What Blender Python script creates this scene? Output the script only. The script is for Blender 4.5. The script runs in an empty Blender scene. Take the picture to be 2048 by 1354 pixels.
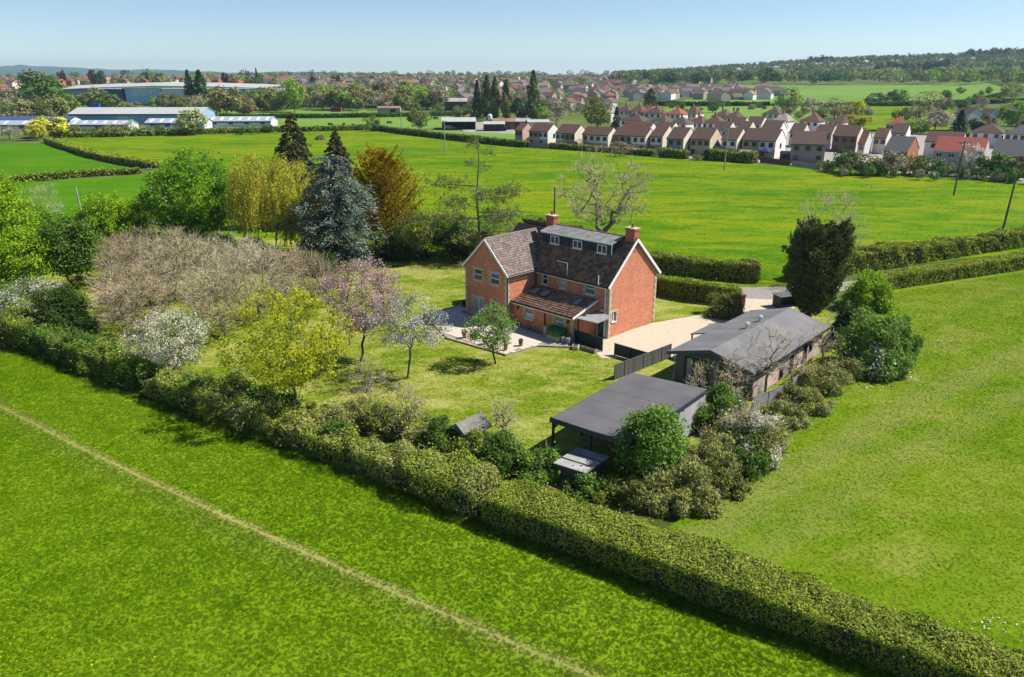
import bpy, math, random
import numpy as np
from mathutils import Vector, Matrix

# ---------------------------------------------------------------- camera, sky, sun, exposure
S = bpy.context.scene
COL = S.collection
F, HC, HY = 1520.0, 23.0, 147.0            # focal length in photo pixels, drone height, horizon row
PITCH = math.atan((677 - HY) / F)
cam_d = bpy.data.cameras.new("camera"); cam = bpy.data.objects.new("camera", cam_d); COL.objects.link(cam)
cam.location = (0, 0, HC); cam.rotation_euler = (math.pi / 2 - PITCH, 0, 0)
cam_d.sensor_width = 36; cam_d.lens = 36 * F / 2048; cam_d.clip_start = 0.5; cam_d.clip_end = 40000
S.camera = cam
SUN_EL = math.radians(49); SUN_DIR = Vector((1.0, 0.15, 0)).normalized()
SUN_AZ = math.atan2(SUN_DIR.x, SUN_DIR.y)   # clockwise from +Y
W = bpy.data.worlds.new("World"); S.world = W; W.use_nodes = True
wn = W.node_tree.nodes; wl = W.node_tree.links
bg = wn["Background"]; bg.inputs[1].default_value = 0.080
sky = wn.new("ShaderNodeTexSky"); sky.sky_type = 'NISHITA'; sky.sun_disc = False
sky.sun_elevation = SUN_EL; sky.sun_rotation = SUN_AZ; sky.altitude = 2300; sky.air_density = 1.0; sky.dust_density = 0.0; sky.ozone_density = 3.2
wl.new(sky.outputs[0], bg.inputs[0])
sun_d = bpy.data.lights.new("sun", 'SUN'); sun_d.energy = 5.0; sun_d.angle = math.radians(0.5); sun_d.color = (1, 0.95, 0.86)
sun = bpy.data.objects.new("sun", sun_d); COL.objects.link(sun)
sv = Vector((SUN_DIR.x * math.cos(SUN_EL), SUN_DIR.y * math.cos(SUN_EL), math.sin(SUN_EL)))
sun.rotation_euler = (-sv).to_track_quat('-Z', 'Y').to_euler(); sun.location = (0, 0, 60)
S.view_settings.view_transform = 'Standard'; S.view_settings.look = 'None'
S.view_settings.gamma = 1; S.view_settings.use_curve_mapping = False; S.view_settings.exposure = 0.66
S.render.engine = 'CYCLES'
cy = S.cycles
cy.max_bounces = 6; cy.diffuse_bounces = 1; cy.glossy_bounces = 2; cy.transmission_bounces = 3; cy.transparent_max_bounces = 6
cy.volume_bounces = 0; cy.use_denoising = True; cy.caustics_reflective = False; cy.caustics_refractive = False
cy.sample_clamp_indirect = 6

# ---------------------------------------------------------------- terrain and placing
def smooth(t):
    t = np.clip(t, 0, 1); return t * t * (3 - 2 * t)
def T(x, y):
    """height of the land in metres: level round the farm, rising to the town and the wooded hills"""
    x = np.asarray(x, float); y = np.asarray(y, float)
    r = np.hypot(x, y); a = x / np.maximum(y, 1.0)
    z = 12.0 * smooth((r - 430) / 750)
    z = z + 40.0 * smooth((r - 1150) / 1000) * smooth((a - 0.05) / 0.45)
    z = z + 7.0 * smooth((r - 380) / 420) * smooth((a - 0.45) / 0.25)
    return z
def ray(x, y):
    a = (x - 1024) / F; b = (677 - y) / F
    return (a, math.cos(PITCH) + b * math.sin(PITCH), -math.sin(PITCH) + b * math.cos(PITCH))
def G(x, y, z=0.0):
    """where the line of sight through a photo pixel meets level z"""
    r = ray(x, y); t = (z - HC) / r[2]
    return Vector((r[0] * t, r[1] * t, z))
def GT(x, y):
    """where it meets the land"""
    r = ray(x, y)
    if y > 215: return G(x, y)
    ts = np.geomspace(150, 9000, 900)
    d = HC + r[2] * ts - T(r[0] * ts, r[1] * ts)
    i = int(np.argmax(d < 0)) if (d < 0).any() else len(ts) - 1
    t0, t1 = ts[max(i - 1, 0)], ts[i]; d0, d1 = d[max(i - 1, 0)], d[i]
    t = t0 + (t1 - t0) * (d0 / (d0 - d1)) if d0 != d1 else t1
    return Vector((r[0] * t, r[1] * t, float(T(r[0] * t, r[1] * t))))
def depth(p):
    return p.y * math.cos(PITCH) + (HC - p.z) * math.sin(PITCH)
def mpp(p):                                   # metres per photo pixel at a point
    return depth(p) / F
def height_at(p, ytop):
    """height of something standing at p whose top shows at photo row ytop"""
    k = (677 - ytop) / F; c, s = math.cos(PITCH), math.sin(PITCH)
    # (Y s + dz c) = k (Y c - dz s)
    dz = p.y * (k * c - s) / (c + k * s)
    return HC + dz - p.z

# ---------------------------------------------------------------- objects
def link(name, data, parent=None, loc=None):
    o = bpy.data.objects.new(name, data); COL.objects.link(o)
    if parent is not None: o.parent = parent
    if loc is not None: o.location = loc
    return o
def tag(o, label=None, cat=None, group=None, kind=None):
    if label: o["label"] = label
    if cat: o["category"] = cat
    if group: o["group"] = group
    if kind: o["kind"] = kind
    return o
def thing(name, label, cat, loc=(0, 0, 0), rz=0.0, group=None):
    o = link(name, None, None, loc); o.rotation_euler = (0, 0, rz); o.empty_display_size = 0.3
    return tag(o, label, cat, group)
def copy_tree(o, parent=None):
    c = o.copy(); COL.objects.link(c)
    if parent is not None: c.parent = parent
    for ch in o.children: copy_tree(ch, c)
    return c
def np_mesh(name, V, faces, mats, midx=None, smooth_sh=False):
    """faces: list of int arrays (n,k) of equal-size polygons"""
    me = bpy.data.meshes.new(name)
    V = np.asarray(V, np.float32).reshape(-1, 3)
    me.vertices.add(len(V)); me.vertices.foreach_set("co", V.ravel())
    li = np.concatenate([np.asarray(f, np.int32).ravel() for f in faces if len(f)])
    ks = np.concatenate([np.full(len(f), f.shape[1], np.int32) for f in faces if len(f)])
    st = np.concatenate([[0], np.cumsum(ks)[:-1]]).astype(np.int32)
    me.loops.add(len(li)); me.loops.foreach_set("vertex_index", li)
    me.polygons.add(len(ks)); me.polygons.foreach_set("loop_start", st); me.polygons.foreach_set("loop_total", ks)
    if midx is not None: me.polygons.foreach_set("material_index", np.asarray(midx, np.int32))
    if smooth_sh: me.polygons.foreach_set("use_smooth", np.ones(len(ks), bool))
    for m in mats: me.materials.append(m)
    me.update(calc_edges=True); return me

class MB:
    """collects boxes, prisms and tubes into one mesh"""
    def __init__(s): s.v = []; s.f = []; s.m = []
    def add(s, vs, fs, m=0):
        b = len(s.v); s.v += [tuple(v) for v in vs]; s.f += [tuple(b + i for i in f) for f in fs]; s.m += [m] * len(fs); return s
    def box(s, c, d, m=0, rz=0.0, ry=0.0, rx=0.0):
        R = Matrix.Rotation(rz, 3, 'Z') @ Matrix.Rotation(ry, 3, 'Y') @ Matrix.Rotation(rx, 3, 'X') if (rz or ry or rx) else None
        vs = []
        for i in range(8):
            p = Vector(((i & 1) - .5, ((i >> 1) & 1) - .5, (i >> 2) - .5)); p = Vector((p.x * d[0], p.y * d[1], p.z * d[2]))
            if R: p = R @ p
            vs.append(p + Vector(c))
        return s.add(vs, [(0, 2, 3, 1), (4, 5, 7, 6), (0, 1, 5, 4), (2, 6, 7, 3), (0, 4, 6, 2), (1, 3, 7, 5)], m)
    def bb(s, x0, x1, y0, y1, z0, z1, m=0):
        return s.box(((x0 + x1) / 2, (y0 + y1) / 2, (z0 + z1) / 2), (abs(x1 - x0), abs(y1 - y0), abs(z1 - z0)), m)
    def prism(s, pts, ext, m=0, cap=True):
        """polygon pts extruded by vector ext"""
        n = len(pts); e = Vector(ext); a = [Vector(p) for p in pts]; b = [p + e for p in a]
        fs = [(i, (i + 1) % n, n + (i + 1) % n, n + i) for i in range(n)]
        if cap: fs += [tuple(range(n - 1, -1, -1)), tuple(range(n, 2 * n))]
        return s.add(a + b, fs, m)
    def tube(s, pts, rad, k=8, m=0, cap=True):
        pts = [Vector(p) for p in pts]; n = len(pts)
        if not hasattr(rad, '__len__'): rad = [rad] * n
        vs = []; fs = []
        for i, p in enumerate(pts):
            d = (pts[min(i + 1, n - 1)] - pts[max(i - 1, 0)]).normalized()
            u = d.orthogonal().normalized() if abs(d.z) < .999 else Vector((1, 0, 0)); w = d.cross(u)
            vs += [p + (u * math.cos(2 * math.pi * j / k) + w * math.sin(2 * math.pi * j / k)) * rad[i] for j in range(k)]
        for i in range(n - 1):
            fs += [(i * k + j, i * k + (j + 1) % k, (i + 1) * k + (j + 1) % k, (i + 1) * k + j) for j in range(k)]
        if cap: fs += [tuple(range(k - 1, -1, -1)), tuple((n - 1) * k + j for j in range(k))]
        return s.add(vs, fs, m)
    def mesh(s, name, mats):
        me = bpy.data.meshes.new(name); me.from_pydata([tuple(v) for v in s.v], [], s.f)
        for m in (mats if isinstance(mats, (list, tuple)) else [mats]): me.materials.append(m)
        me.polygons.foreach_set("material_index", s.m); me.update(); return me
    def build(s, name, mats, parent=None, loc=None):
        return link(name, s.mesh(name, mats), parent, loc)

# ---------------------------------------------------------------- materials
def newmat(name):
    m = bpy.data.materials.new(name); m.use_nodes = True; n = m.node_tree.nodes; n.clear()
    return m, n, m.node_tree.links
def nd(n, t, **kw):
    x = n.new(t)
    for k, v in kw.items():
        if k.startswith('i_'):
            key = k[2:]; key = int(key) if key.isdigit() else key
            x.inputs[key].default_value = v
        else: setattr(x, k, v)
    return x
def rgb(c): return (c[0], c[1], c[2], 1.0)
def ramp(n, stops):
    r = n.new("ShaderNodeValToRGB"); e = r.color_ramp.elements
    while len(e) < len(stops): e.new(0.5)
    for i, (p, c) in enumerate(stops): e[i].position = p; e[i].color = rgb(c)
    return r
def plain(name, c, rough=0.7, spec=0.3, var=0.12, scale=3.0, bump=0.0, metal=0.0, tint=False):
    """paint / plaster / metal with a little mottling"""
    m, n, l = newmat(name)
    out = nd(n, "ShaderNodeOutputMaterial"); b = nd(n, "ShaderNodeBsdfPrincipled")
    b.inputs["Roughness"].default_value = rough; b.inputs["Specular IOR Level"].default_value = spec; b.inputs["Metallic"].default_value = metal
    g = nd(n, "ShaderNodeTexCoord"); z = nd(n, "ShaderNodeTexNoise"); z.inputs["Scale"].default_value = scale; z.inputs["Detail"].default_value = 5
    l.new(g.outputs["Object"], z.inputs["Vector"])
    if tint:
        oi = nd(n, "ShaderNodeObjectInfo"); mp = nd(n, "ShaderNodeMapRange"); mp.inputs[3].default_value = 1 - var; mp.inputs[4].default_value = 1 + var
        l.new(z.outputs[0], mp.inputs[0]); mx = nd(n, "ShaderNodeVectorMath", operation='SCALE')
        l.new(oi.outputs["Color"], mx.inputs[0]); l.new(mp.outputs[0], mx.inputs["Scale"]); l.new(mx.outputs[0], b.inputs["Base Color"])
    else:
        r = ramp(n, [(0.25, [x * (1 - var) for x in c]), (0.75, [min(1, x * (1 + var)) for x in c])])
        l.new(z.outputs[0], r.inputs[0]); l.new(r.outputs[0], b.inputs["Base Color"])
    if bump:
        bp = nd(n, "ShaderNodeBump"); bp.inputs["Strength"].default_value = bump; bp.inputs["Distance"].default_value = 0.02
        l.new(z.outputs[0], bp.inputs["Height"]); l.new(bp.outputs[0], b.inputs["Normal"])
    l.new(b.outputs[0], out.inputs[0]); return m
def leafmat(name, stops, trans=0.3, nscale=0.8, tint=False, rough=0.55, tcol=None):
    """leaves: each leaf its own shade, sunlight glowing through"""
    m, n, l = newmat(name)
    out = nd(n, "ShaderNodeOutputMaterial"); geo = nd(n, "ShaderNodeNewGeometry")
    z = nd(n, "ShaderNodeTexNoise"); z.inputs["Scale"].default_value = nscale; z.inputs["Detail"].default_value = 2
    tc = nd(n, "ShaderNodeTexCoord"); l.new(tc.outputs["Object"], z.inputs["Vector"])
    a = nd(n, "ShaderNodeMath", operation='MULTIPLY'); a.inputs[1].default_value = 0.55; l.new(geo.outputs["Random Per Island"], a.inputs[0])
    b = nd(n, "ShaderNodeMath", operation='MULTIPLY_ADD'); b.inputs[1].default_value = 0.9; l.new(z.outputs[0], b.inputs[0]); l.new(a.outputs[0], b.inputs[2])
    c = nd(n, "ShaderNodeMath", operation='SUBTRACT'); c.inputs[1].default_value = 0.22; l.new(b.outputs[0], c.inputs[0])
    if tint:
        oi = nd(n, "ShaderNodeObjectInfo"); r = ramp(n, [(0.0, (.55, .55, .55)), (0.5, (1, 1, 1)), (1.0, (1.5, 1.45, 1.3))]); l.new(c.outputs[0], r.inputs[0])
        mx = nd(n, "ShaderNodeMix", data_type='RGBA', blend_type='MULTIPLY'); mx.inputs[0].default_value = 1
        l.new(oi.outputs["Color"], mx.inputs[6]); l.new(r.outputs[0], mx.inputs[7]); colo = mx.outputs[2]
    else:
        r = ramp(n, stops); l.new(c.outputs[0], r.inputs[0]); colo = r.outputs[0]
    p = nd(n, "ShaderNodeBsdfPrincipled"); p.inputs["Roughness"].default_value = rough; p.inputs["Specular IOR Level"].default_value = 0.06
    l.new(colo, p.inputs["Base Color"])
    t = nd(n, "ShaderNodeBsdfTranslucent"); l.new(colo, t.inputs["Color"])
    mix = nd(n, "ShaderNodeMixShader"); mix.inputs[0].default_value = trans
    l.new(p.outputs[0], mix.inputs[1]); l.new(t.outputs[0], mix.inputs[2]); l.new(mix.outputs[0], out.inputs[0]); return m
def fieldmat(name, dark, mid, light, big=0.02, med=0.25, fine=3.0, stretch=None, bump=0.5, dry=None, dryamt=0.45, track=None, trans=0.0, gain=1.0, bump_dist=0.06):
    """grass sward seen from above; colours mottled at three sizes, an optional dry tone and trodden track"""
    m, n, l = newmat(name)
    out = nd(n, "ShaderNodeOutputMaterial"); p = nd(n, "ShaderNodeBsdfPrincipled"); p.inputs["Roughness"].default_value = 0.9; p.inputs["Specular IOR Level"].default_value = 0.03
    geo = nd(n, "ShaderNodeNewGeometry"); vec = geo.outputs["Position"]
    if stretch:
        mp = nd(n, "ShaderNodeMapping"); mp.inputs["Rotation"].default_value = (0, 0, stretch[0]); mp.inputs["Scale"].default_value = (1, stretch[1], 1)
        l.new(vec, mp.inputs["Vector"]); svec = mp.outputs[0]
    else: svec = vec
    def noise(v, sc, det=4, rough=0.6):
        z = nd(n, "ShaderNodeTexNoise"); z.inputs["Scale"].default_value = sc; z.inputs["Detail"].default_value = det; z.inputs["Roughness"].default_value = rough
        l.new(v, z.inputs["Vector"]); return z.outputs[0]
    n1, n2, n3 = noise(svec, big, 3), noise(svec, med, 5, 0.65), noise(vec, fine, 4, 0.7)
    def mad(a, k, b):
        x = nd(n, "ShaderNodeMath", operation='MULTIPLY_ADD'); l.new(a, x.inputs[0]); x.inputs[1].default_value = k
        if isinstance(b, float): x.inputs[2].default_value = b
        else: l.new(b, x.inputs[2])
        return x.outputs[0]
    s = mad(n1, 0.75, mad(n2, 0.85, mad(n3, 0.9, -0.75)))
    r = ramp(n, [(0.2, dark), (0.5, mid), (0.8, light)]); l.new(s, r.inputs[0]); colo = r.outputs[0]
    if dry:
        n4 = noise(svec, med * 0.5, 5, 0.7); q = mad(n4, 1.2, mad(n3, 0.7, mad(n1, 0.6, -0.75)))
        rr = nd(n, "ShaderNodeMapRange"); rr.inputs[1].default_value = 1 - dryamt - 0.15; rr.inputs[2].default_value = 1 - dryamt + 0.2; l.new(q, rr.inputs[0])
        mx = nd(n, "ShaderNodeMix", data_type='RGBA'); l.new(rr.outputs[0], mx.inputs[0]); l.new(colo, mx.inputs[6]); mx.inputs[7].default_value = rgb(dry); colo = mx.outputs[2]
    if track:
        for (A, B, bow, wid, tcol, amt) in track:
            A = Vector(A); B = Vector(B); d = (B - A); ln = d.length; d.normalize(); nn = Vector((-d.y, d.x))
            def dot(vx, vy, off):
                v = nd(n, "ShaderNodeVectorMath", operation='DOT_PRODUCT'); l.new(geo.outputs["Position"], v.inputs[0]); v.inputs[1].default_value = (vx, vy, 0)
                x = nd(n, "ShaderNodeMath", operation='SUBTRACT'); l.new(v.outputs["Value"], x.inputs[0]); x.inputs[1].default_value = off; return x.outputs[0]
            u = dot(d.x / ln, d.y / ln, (A.x * d.x + A.y * d.y) / ln); w = dot(nn.x, nn.y, A.x * nn.x + A.y * nn.y)
            one = nd(n, "ShaderNodeMath", operation='SUBTRACT'); one.inputs[0].default_value = 1; l.new(u, one.inputs[1])
            pa = nd(n, "ShaderNodeMath", operation='MULTIPLY'); l.new(u, pa.inputs[0]); l.new(one.outputs[0], pa.inputs[1])
            w2 = mad(pa.outputs[0], -4 * bow, w); w3 = mad(noise(vec, 0.35, 3), wid * 1.6, mad(noise(vec, 3.0, 3), wid * 1.2, w2))
            w3 = mad(w3, 1.0, -wid * 1.4)
            ab = nd(n, "ShaderNodeMath", operation='ABSOLUTE'); l.new(w3, ab.inputs[0])
            rr = nd(n, "ShaderNodeMapRange"); rr.inputs[1].default_value = wid; rr.inputs[2].default_value = wid * 0.35; rr.inputs[3].default_value = 0; rr.inputs[4].default_value = amt; l.new(ab.outputs[0], rr.inputs[0])
            mx = nd(n, "ShaderNodeMix", data_type='RGBA'); l.new(rr.outputs[0], mx.inputs[0]); l.new(colo, mx.inputs[6]); mx.inputs[7].default_value = rgb(tcol); colo = mx.outputs[2]
    if gain != 1.0:
        gm = nd(n, "ShaderNodeVectorMath", operation='SCALE'); l.new(colo, gm.inputs[0]); gm.inputs["Scale"].default_value = gain; colo = gm.outputs[0]
    l.new(colo, p.inputs["Base Color"])
    if trans:
        tl = nd(n, "ShaderNodeBsdfTranslucent"); l.new(colo, tl.inputs["Color"]); ms = nd(n, "ShaderNodeMixShader"); ms.inputs[0].default_value = trans
        l.new(p.outputs[0], ms.inputs[1]); l.new(tl.outputs[0], ms.inputs[2]); l.new(ms.outputs[0], out.inputs[0]); return m
    bp = nd(n, "ShaderNodeBump"); bp.inputs["Strength"].default_value = bump; bp.inputs["Distance"].default_value = bump_dist
    hh = mad(n2, 1.5, mad(n3, 1.0, 0.0)); l.new(hh, bp.inputs["Height"]); l.new(bp.outputs[0], p.inputs["Normal"])
    l.new(p.outputs[0], out.inputs[0]); return m
def brickmat(name, c1, c2, mortar, scale=1.0, bw=0.225, bh=0.075, var=0.5, axis='xy'):
    """coursed brick, on walls along the object's own x or y"""
    m, n, l = newmat(name)
    out = nd(n, "ShaderNodeOutputMaterial"); p = nd(n, "ShaderNodeBsdfPrincipled"); p.inputs["Roughness"].default_value = 0.85; p.inputs["Specular IOR Level"].default_value = 0.15
    tc = nd(n, "ShaderNodeTexCoord"); sp = nd(n, "ShaderNodeSeparateXYZ"); l.new(tc.outputs["Object"], sp.inputs[0])
    ad = nd(n, "ShaderNodeMath", operation='ADD'); l.new(sp.outputs[0], ad.inputs[0]); l.new(sp.outputs[1], ad.inputs[1])
    cb = nd(n, "ShaderNodeCombineXYZ"); l.new(ad.outputs[0], cb.inputs[0]); l.new(sp.outputs[2], cb.inputs[1])
    br = nd(n, "ShaderNodeTexBrick"); br.inputs["Scale"].default_value = scale; br.inputs["Brick Width"].default_value = bw; br.inputs["Row Height"].default_value = bh
    br.inputs["Mortar Size"].default_value = 0.008; br.inputs["Color1"].default_value = rgb(c1); br.inputs["Color2"].default_value = rgb(c2); br.inputs["Mortar"].default_value = rgb(mortar)
    br.inputs["Bias"].default_value = 0.0; l.new(cb.outputs[0], br.inputs["Vector"])
    z = nd(n, "ShaderNodeTexNoise"); z.inputs["Scale"].default_value = 1.1; z.inputs["Detail"].default_value = 6; z.inputs["Roughness"].default_value = 0.7; l.new(tc.outputs["Object"], z.inputs["Vector"])
    r = ramp(n, [(0.3, (1 - var * .5,) * 3), (0.7, (1 + var * .5, 1 + var * .42, 1 + var * .36))]); l.new(z.outputs[0], r.inputs[0])
    z2 = nd(n, "ShaderNodeTexNoise"); z2.inputs["Scale"].default_value = 9; z2.inputs["Detail"].default_value = 3; l.new(cb.outputs[0], z2.inputs["Vector"])
    r2 = ramp(n, [(0.35, (.72, .72, .72)), (0.65, (1.2, 1.2, 1.2))]); l.new(z2.outputs[0], r2.inputs[0])
    mx = nd(n, "ShaderNodeMix", data_type='RGBA', blend_type='MULTIPLY'); mx.inputs[0].default_value = 1; l.new(br.outputs[0], mx.inputs[6]); l.new(r.outputs[0], mx.inputs[7])
    my = nd(n, "ShaderNodeMix", data_type='RGBA', blend_type='MULTIPLY'); my.inputs[0].default_value = 1; l.new(mx.outputs[2], my.inputs[6]); l.new(r2.outputs[0], my.inputs[7])
    l.new(my.outputs[2], p.inputs["Base Color"])
    bp = nd(n, "ShaderNodeBump"); bp.inputs["Strength"].default_value = 0.5; bp.inputs["Distance"].default_value = 0.01; bp.invert = True
    l.new(br.outputs["Fac"], bp.inputs["Height"]); l.new(bp.outputs[0], p.inputs["Normal"]); l.new(p.outputs[0], out.inputs[0]); return m
def glassmat(name, c=(0.02, 0.025, 0.03), rough=0.06):
    m, n, l = newmat(name); out = nd(n, "ShaderNodeOutputMaterial"); p = nd(n, "ShaderNodeBsdfPrincipled")
    p.inputs["Base Color"].default_value = rgb(c); p.inputs["Roughness"].default_value = rough; p.inputs["Specular IOR Level"].default_value = 0.7
    l.new(p.outputs[0], out.inputs[0]); return m
# ---------------------------------------------------------------- the land
def structure(name, me, loc=None): return tag(link(name, me, None, loc), kind="structure")
def sheet(name, pts, z, mat, base=0.0):
    """flat polygon with a little thickness below it"""
    n = len(pts); vs = [(p[0], p[1], z) for p in pts] + [(p[0], p[1], base - 0.05) for p in pts]
    fs = [tuple(range(n))] + [(i, n + i, n + (i + 1) % n, (i + 1) % n) for i in range(n)]
    area = sum(pts[i][0] * pts[(i + 1) % n][1] - pts[(i + 1) % n][0] * pts[i][1] for i in range(n))
    if area < 0: fs = [tuple(reversed(f)) for f in fs]
    me = bpy.data.meshes.new(name); me.from_pydata(vs, [], fs); me.materials.append(mat); me.update()
    return structure(name, me)
def patch(name, quad_px, mat, lift=0.25, nu=14, nv=8):
    """field on sloping land, corners given as seen: near-left, near-right, far-right, far-left"""
    q = [GT(*p) for p in quad_px]; V = []
    for j in range(nv + 1):
        for i in range(nu + 1):
            u, v = i / nu, j / nv
            a = q[0].lerp(q[1], u); b = q[3].lerp(q[2], u); p = a.lerp(b, v)
            V.append((p.x, p.y, float(T(p.x, p.y)) + lift))
    f = np.array([[j * (nu + 1) + i, j * (nu + 1) + i + 1, (j + 1) * (nu + 1) + i + 1, (j + 1) * (nu + 1) + i] for j in range(nv) for i in range(nu)])
    return structure(name, np_mesh(name, V, [f], [mat], smooth_sh=True))

m_ground = fieldmat("ground_far", (.050, .080, .018), (.09, .13, .03), (.15, .17, .06), big=0.004, med=0.02, fine=0.15, bump=0.2, dry=(.16, .13, .08), dryamt=0.35, bump_dist=0.3)
m_far = fieldmat("pasture_far", (.036, .105, .001), (.076, .175, .0015), (.125, .225, .003), big=0.018, med=0.16, fine=1.6, stretch=(0.35, 2.6), bump=0.5, dry=(.20, .22, .005), dryamt=0.44, bump_dist=0.2)
m_left = fieldmat("pasture_left", (.032, .11, .0015), (.060, .165, .002), (.095, .205, .004), big=0.012, med=0.09, fine=1.0, stretch=(0.2, 2.2), bump=0.5, bump_dist=0.2)
m_far_t = fieldmat("tussock_blades", (.03, .085, .002), (.06, .14, .003), (.10, .19, .006), big=0.02, med=0.2, fine=1.5, trans=.4, gain=1.2)
m_pale = fieldmat("pasture_pale", (.10, .19, .03), (.135, .235, .04), (.17, .27, .06), big=0.006, med=0.05, fine=0.5, stretch=(0.0, 2.0), bump=0.2)
HEDGE_T = Vector((0.8366, -0.5478)); HEDGE_N = Vector((0.5478, 0.8366)); HEDGE_C = 30.2
def hp(s, off=0.0):
    v = HEDGE_N * (HEDGE_C + off) + HEDGE_T * s; return (v.x, v.y)
trk = [tuple(G(*p)[:2]) for p in ((0, 812), (1185, 1352))]
def meadow_mat(nm, **kw): return fieldmat(nm, (.088, .172, .003), (.132, .222, .005), (.186, .262, .015), big=0.05, med=0.6, fine=6.0, bump=0.5,
                    track=[(trk[0], trk[1], -0.5, 0.44, (.30, .285, .09), 0.92), (trk[0], trk[1], -1.3, 1.2, (.135, .19, .02), 0.5)], **kw)
m_meadow = meadow_mat("meadow_grass"); m_meadow_t = meadow_mat("meadow_blades", trans=.5, gain=1.85)
tr2 = [tuple(G(*p)[:2]) for p in ((1500, 1010), (2060, 700))]
tr3 = [tuple(G(*p)[:2]) for p in ((1560, 1080), (2060, 790))]
tr4 = [tuple(G(*p)[:2]) for p in ((1440, 930), (1900, 640))]
def right_mat(nm, **kw): return fieldmat(nm, (.070, .145, .003), (.122, .195, .006), (.182, .232, .020), big=0.045, med=0.28, fine=5.0, stretch=(-0.9, 1.9), bump=0.5, dry=(.215, .225, .045), dryamt=0.33,
                   track=[(tr2[0], tr2[1], 0.8, 1.7, (.22, .22, .065), 0.42), (tr3[0], tr3[1], 0.8, 1.6, (.20, .215, .055), 0.32), (tr4[0], tr4[1], 0.8, 0.9, (.09, .17, .008), 0.5)], **kw)
m_right = right_mat("mown_field_grass"); m_right_t = right_mat("mown_blades", trans=.5, gain=1.7)
def lawn_mat(nm, **kw): return fieldmat(nm, (.072, .14, .004), (.160, .21, .014), (.25, .275, .04), big=0.09, med=0.5, fine=3.2, stretch=(-0.55, 1.7), bump=0.6, **kw, dry=(.33, .31, .10), dryamt=0.43)
m_lawn = lawn_mat("lawn_grass"); m_lawn_t = lawn_mat("lawn_blades", trans=.5, gain=1.7)
m_gravel = plain("gravel", (.50, .42, .325), 0.95, 0.05, 0.14, 2.5, 0.6)
m_asphalt = plain("lane_asphalt", (.26, .235, .21), 0.9, 0.15, 0.2, 3.0, 0.3)
m_yard = plain("yard_concrete", (.30, .28, .25), 0.9, 0.1, 0.25, 0.2)
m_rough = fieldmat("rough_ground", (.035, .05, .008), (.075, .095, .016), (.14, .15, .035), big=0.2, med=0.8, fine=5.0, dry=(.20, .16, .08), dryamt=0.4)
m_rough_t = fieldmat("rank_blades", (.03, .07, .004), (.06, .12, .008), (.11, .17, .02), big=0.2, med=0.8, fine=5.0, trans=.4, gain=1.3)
m_soil = plain("garden_soil", (.07, .065, .03), 0.95, 0.05, 0.5, 1.2, 0.6)

ys = np.concatenate([np.linspace(-90, 400, 30), np.geomspace(425, 10800, 64)])
u = np.linspace(-1, 1, 141); xs = np.sinh(u * 5.2) / math.sinh(5.2) * 9500
XX, YY = np.meshgrid(xs, ys); V = np.stack([XX, YY, T(XX, YY) - 0.08], -1).reshape(-1, 3)
nx = len(xs); ii = np.array([[j * nx + i, j * nx + i + 1, (j + 1) * nx + i + 1, (j + 1) * nx + i] for j in range(len(ys) - 1) for i in range(nx - 1)])
structure("ground", np_mesh("ground", V, [ii], [m_ground], smooth_sh=True))

FL = [G(*p)[:2] for p in ((310, 338), (200, 318), (95, 284), (140, 273), (560, 264), (730, 259), (900, 277), (1030, 292), (1150, 300), (1300, 312), (1500, 327), (1700, 338), (1900, 356), (2048, 366))]
FL = [tuple(p) for p in FL] + [(150, 160), (160, 128), (75, 104), (43, 91), (29, 84), (18, 84), (8, 84), (-20, 90), (-40, 95), (-75, 95), (-90, 150)]
sheet("pasture", FL, 0.0, m_far)
sheet("pasture_beyond_track_hedge", [tuple(G(*p)[:2]) for p in ((285, 342), (190, 321), (92, 287), (-260, 285), (-260, 372), (20, 362))], 0.004, m_left)
sheet("pasture_by_the_gate", [tuple(G(*p)[:2]) for p in ((300, 350), (20, 366), (-260, 380), (-100, 560), (100, 520), (330, 440))], 0.004, m_left)
sheet("meadow", [hp(-130, -0.2), hp(45, -0.2), (50, -40), (-140, -40), (-160, 100)], 0.0, m_meadow)
sheet("mown_field", [hp(-16, 0.2), hp(45, 0.2), (70, 20), (140, 90), (80, 101), (62.2, 91.2), (40.6, 81.6), (33.0, 72.0), (28.2, 57.5), (21, 49.0), (12.5, 38.0)], 0.004, m_right)
sheet("lawn", [hp(-80, 0.5), hp(-19, 0.5), (7.5, 38.6), (12.0, 39.0), (21, 49.0), (28.2, 57.5), (33, 72.0), (31, 80), (24.5, 76.4), (16.2, 80.5), (14, 88.5), (4, 91), (-18, 103), (-38, 112), (-70, 112), (-75, 96)], 0.006, m_lawn)
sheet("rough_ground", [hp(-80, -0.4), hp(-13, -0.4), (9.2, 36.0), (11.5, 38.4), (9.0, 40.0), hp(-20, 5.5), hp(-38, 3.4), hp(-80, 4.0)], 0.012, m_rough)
sheet("gravel_drive", [tuple(G(*p)[:2]) for p in ((1204, 716), (1345, 716))] + [(17, 60), (25.5, 70), (30.0, 76.5), (30.5, 83.0), (24.5, 79.3), (22.0, 74.6), (18.5, 73.0), (13.6, 70.5), (9.2, 66.6), (6.6, 64.6)], 0.010, m_gravel)
sheet("lane", [(8, 87.5), (18, 82.0), (25, 79.2), (29, 78.6), (34, 80.6), (41, 84.0), (64, 94.0), (120, 117.4), (119, 120.5), (69, 99.0), (42, 87.2), (32, 83.8), (24, 83.8), (14, 87.2), (9, 90)], 0.014, m_asphalt)
sheet("farm_yard", [tuple(G(*p)[:2]) for p in ((935, 268), (1040, 268), (1100, 246), (900, 243))], 0.0, m_yard)
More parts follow.
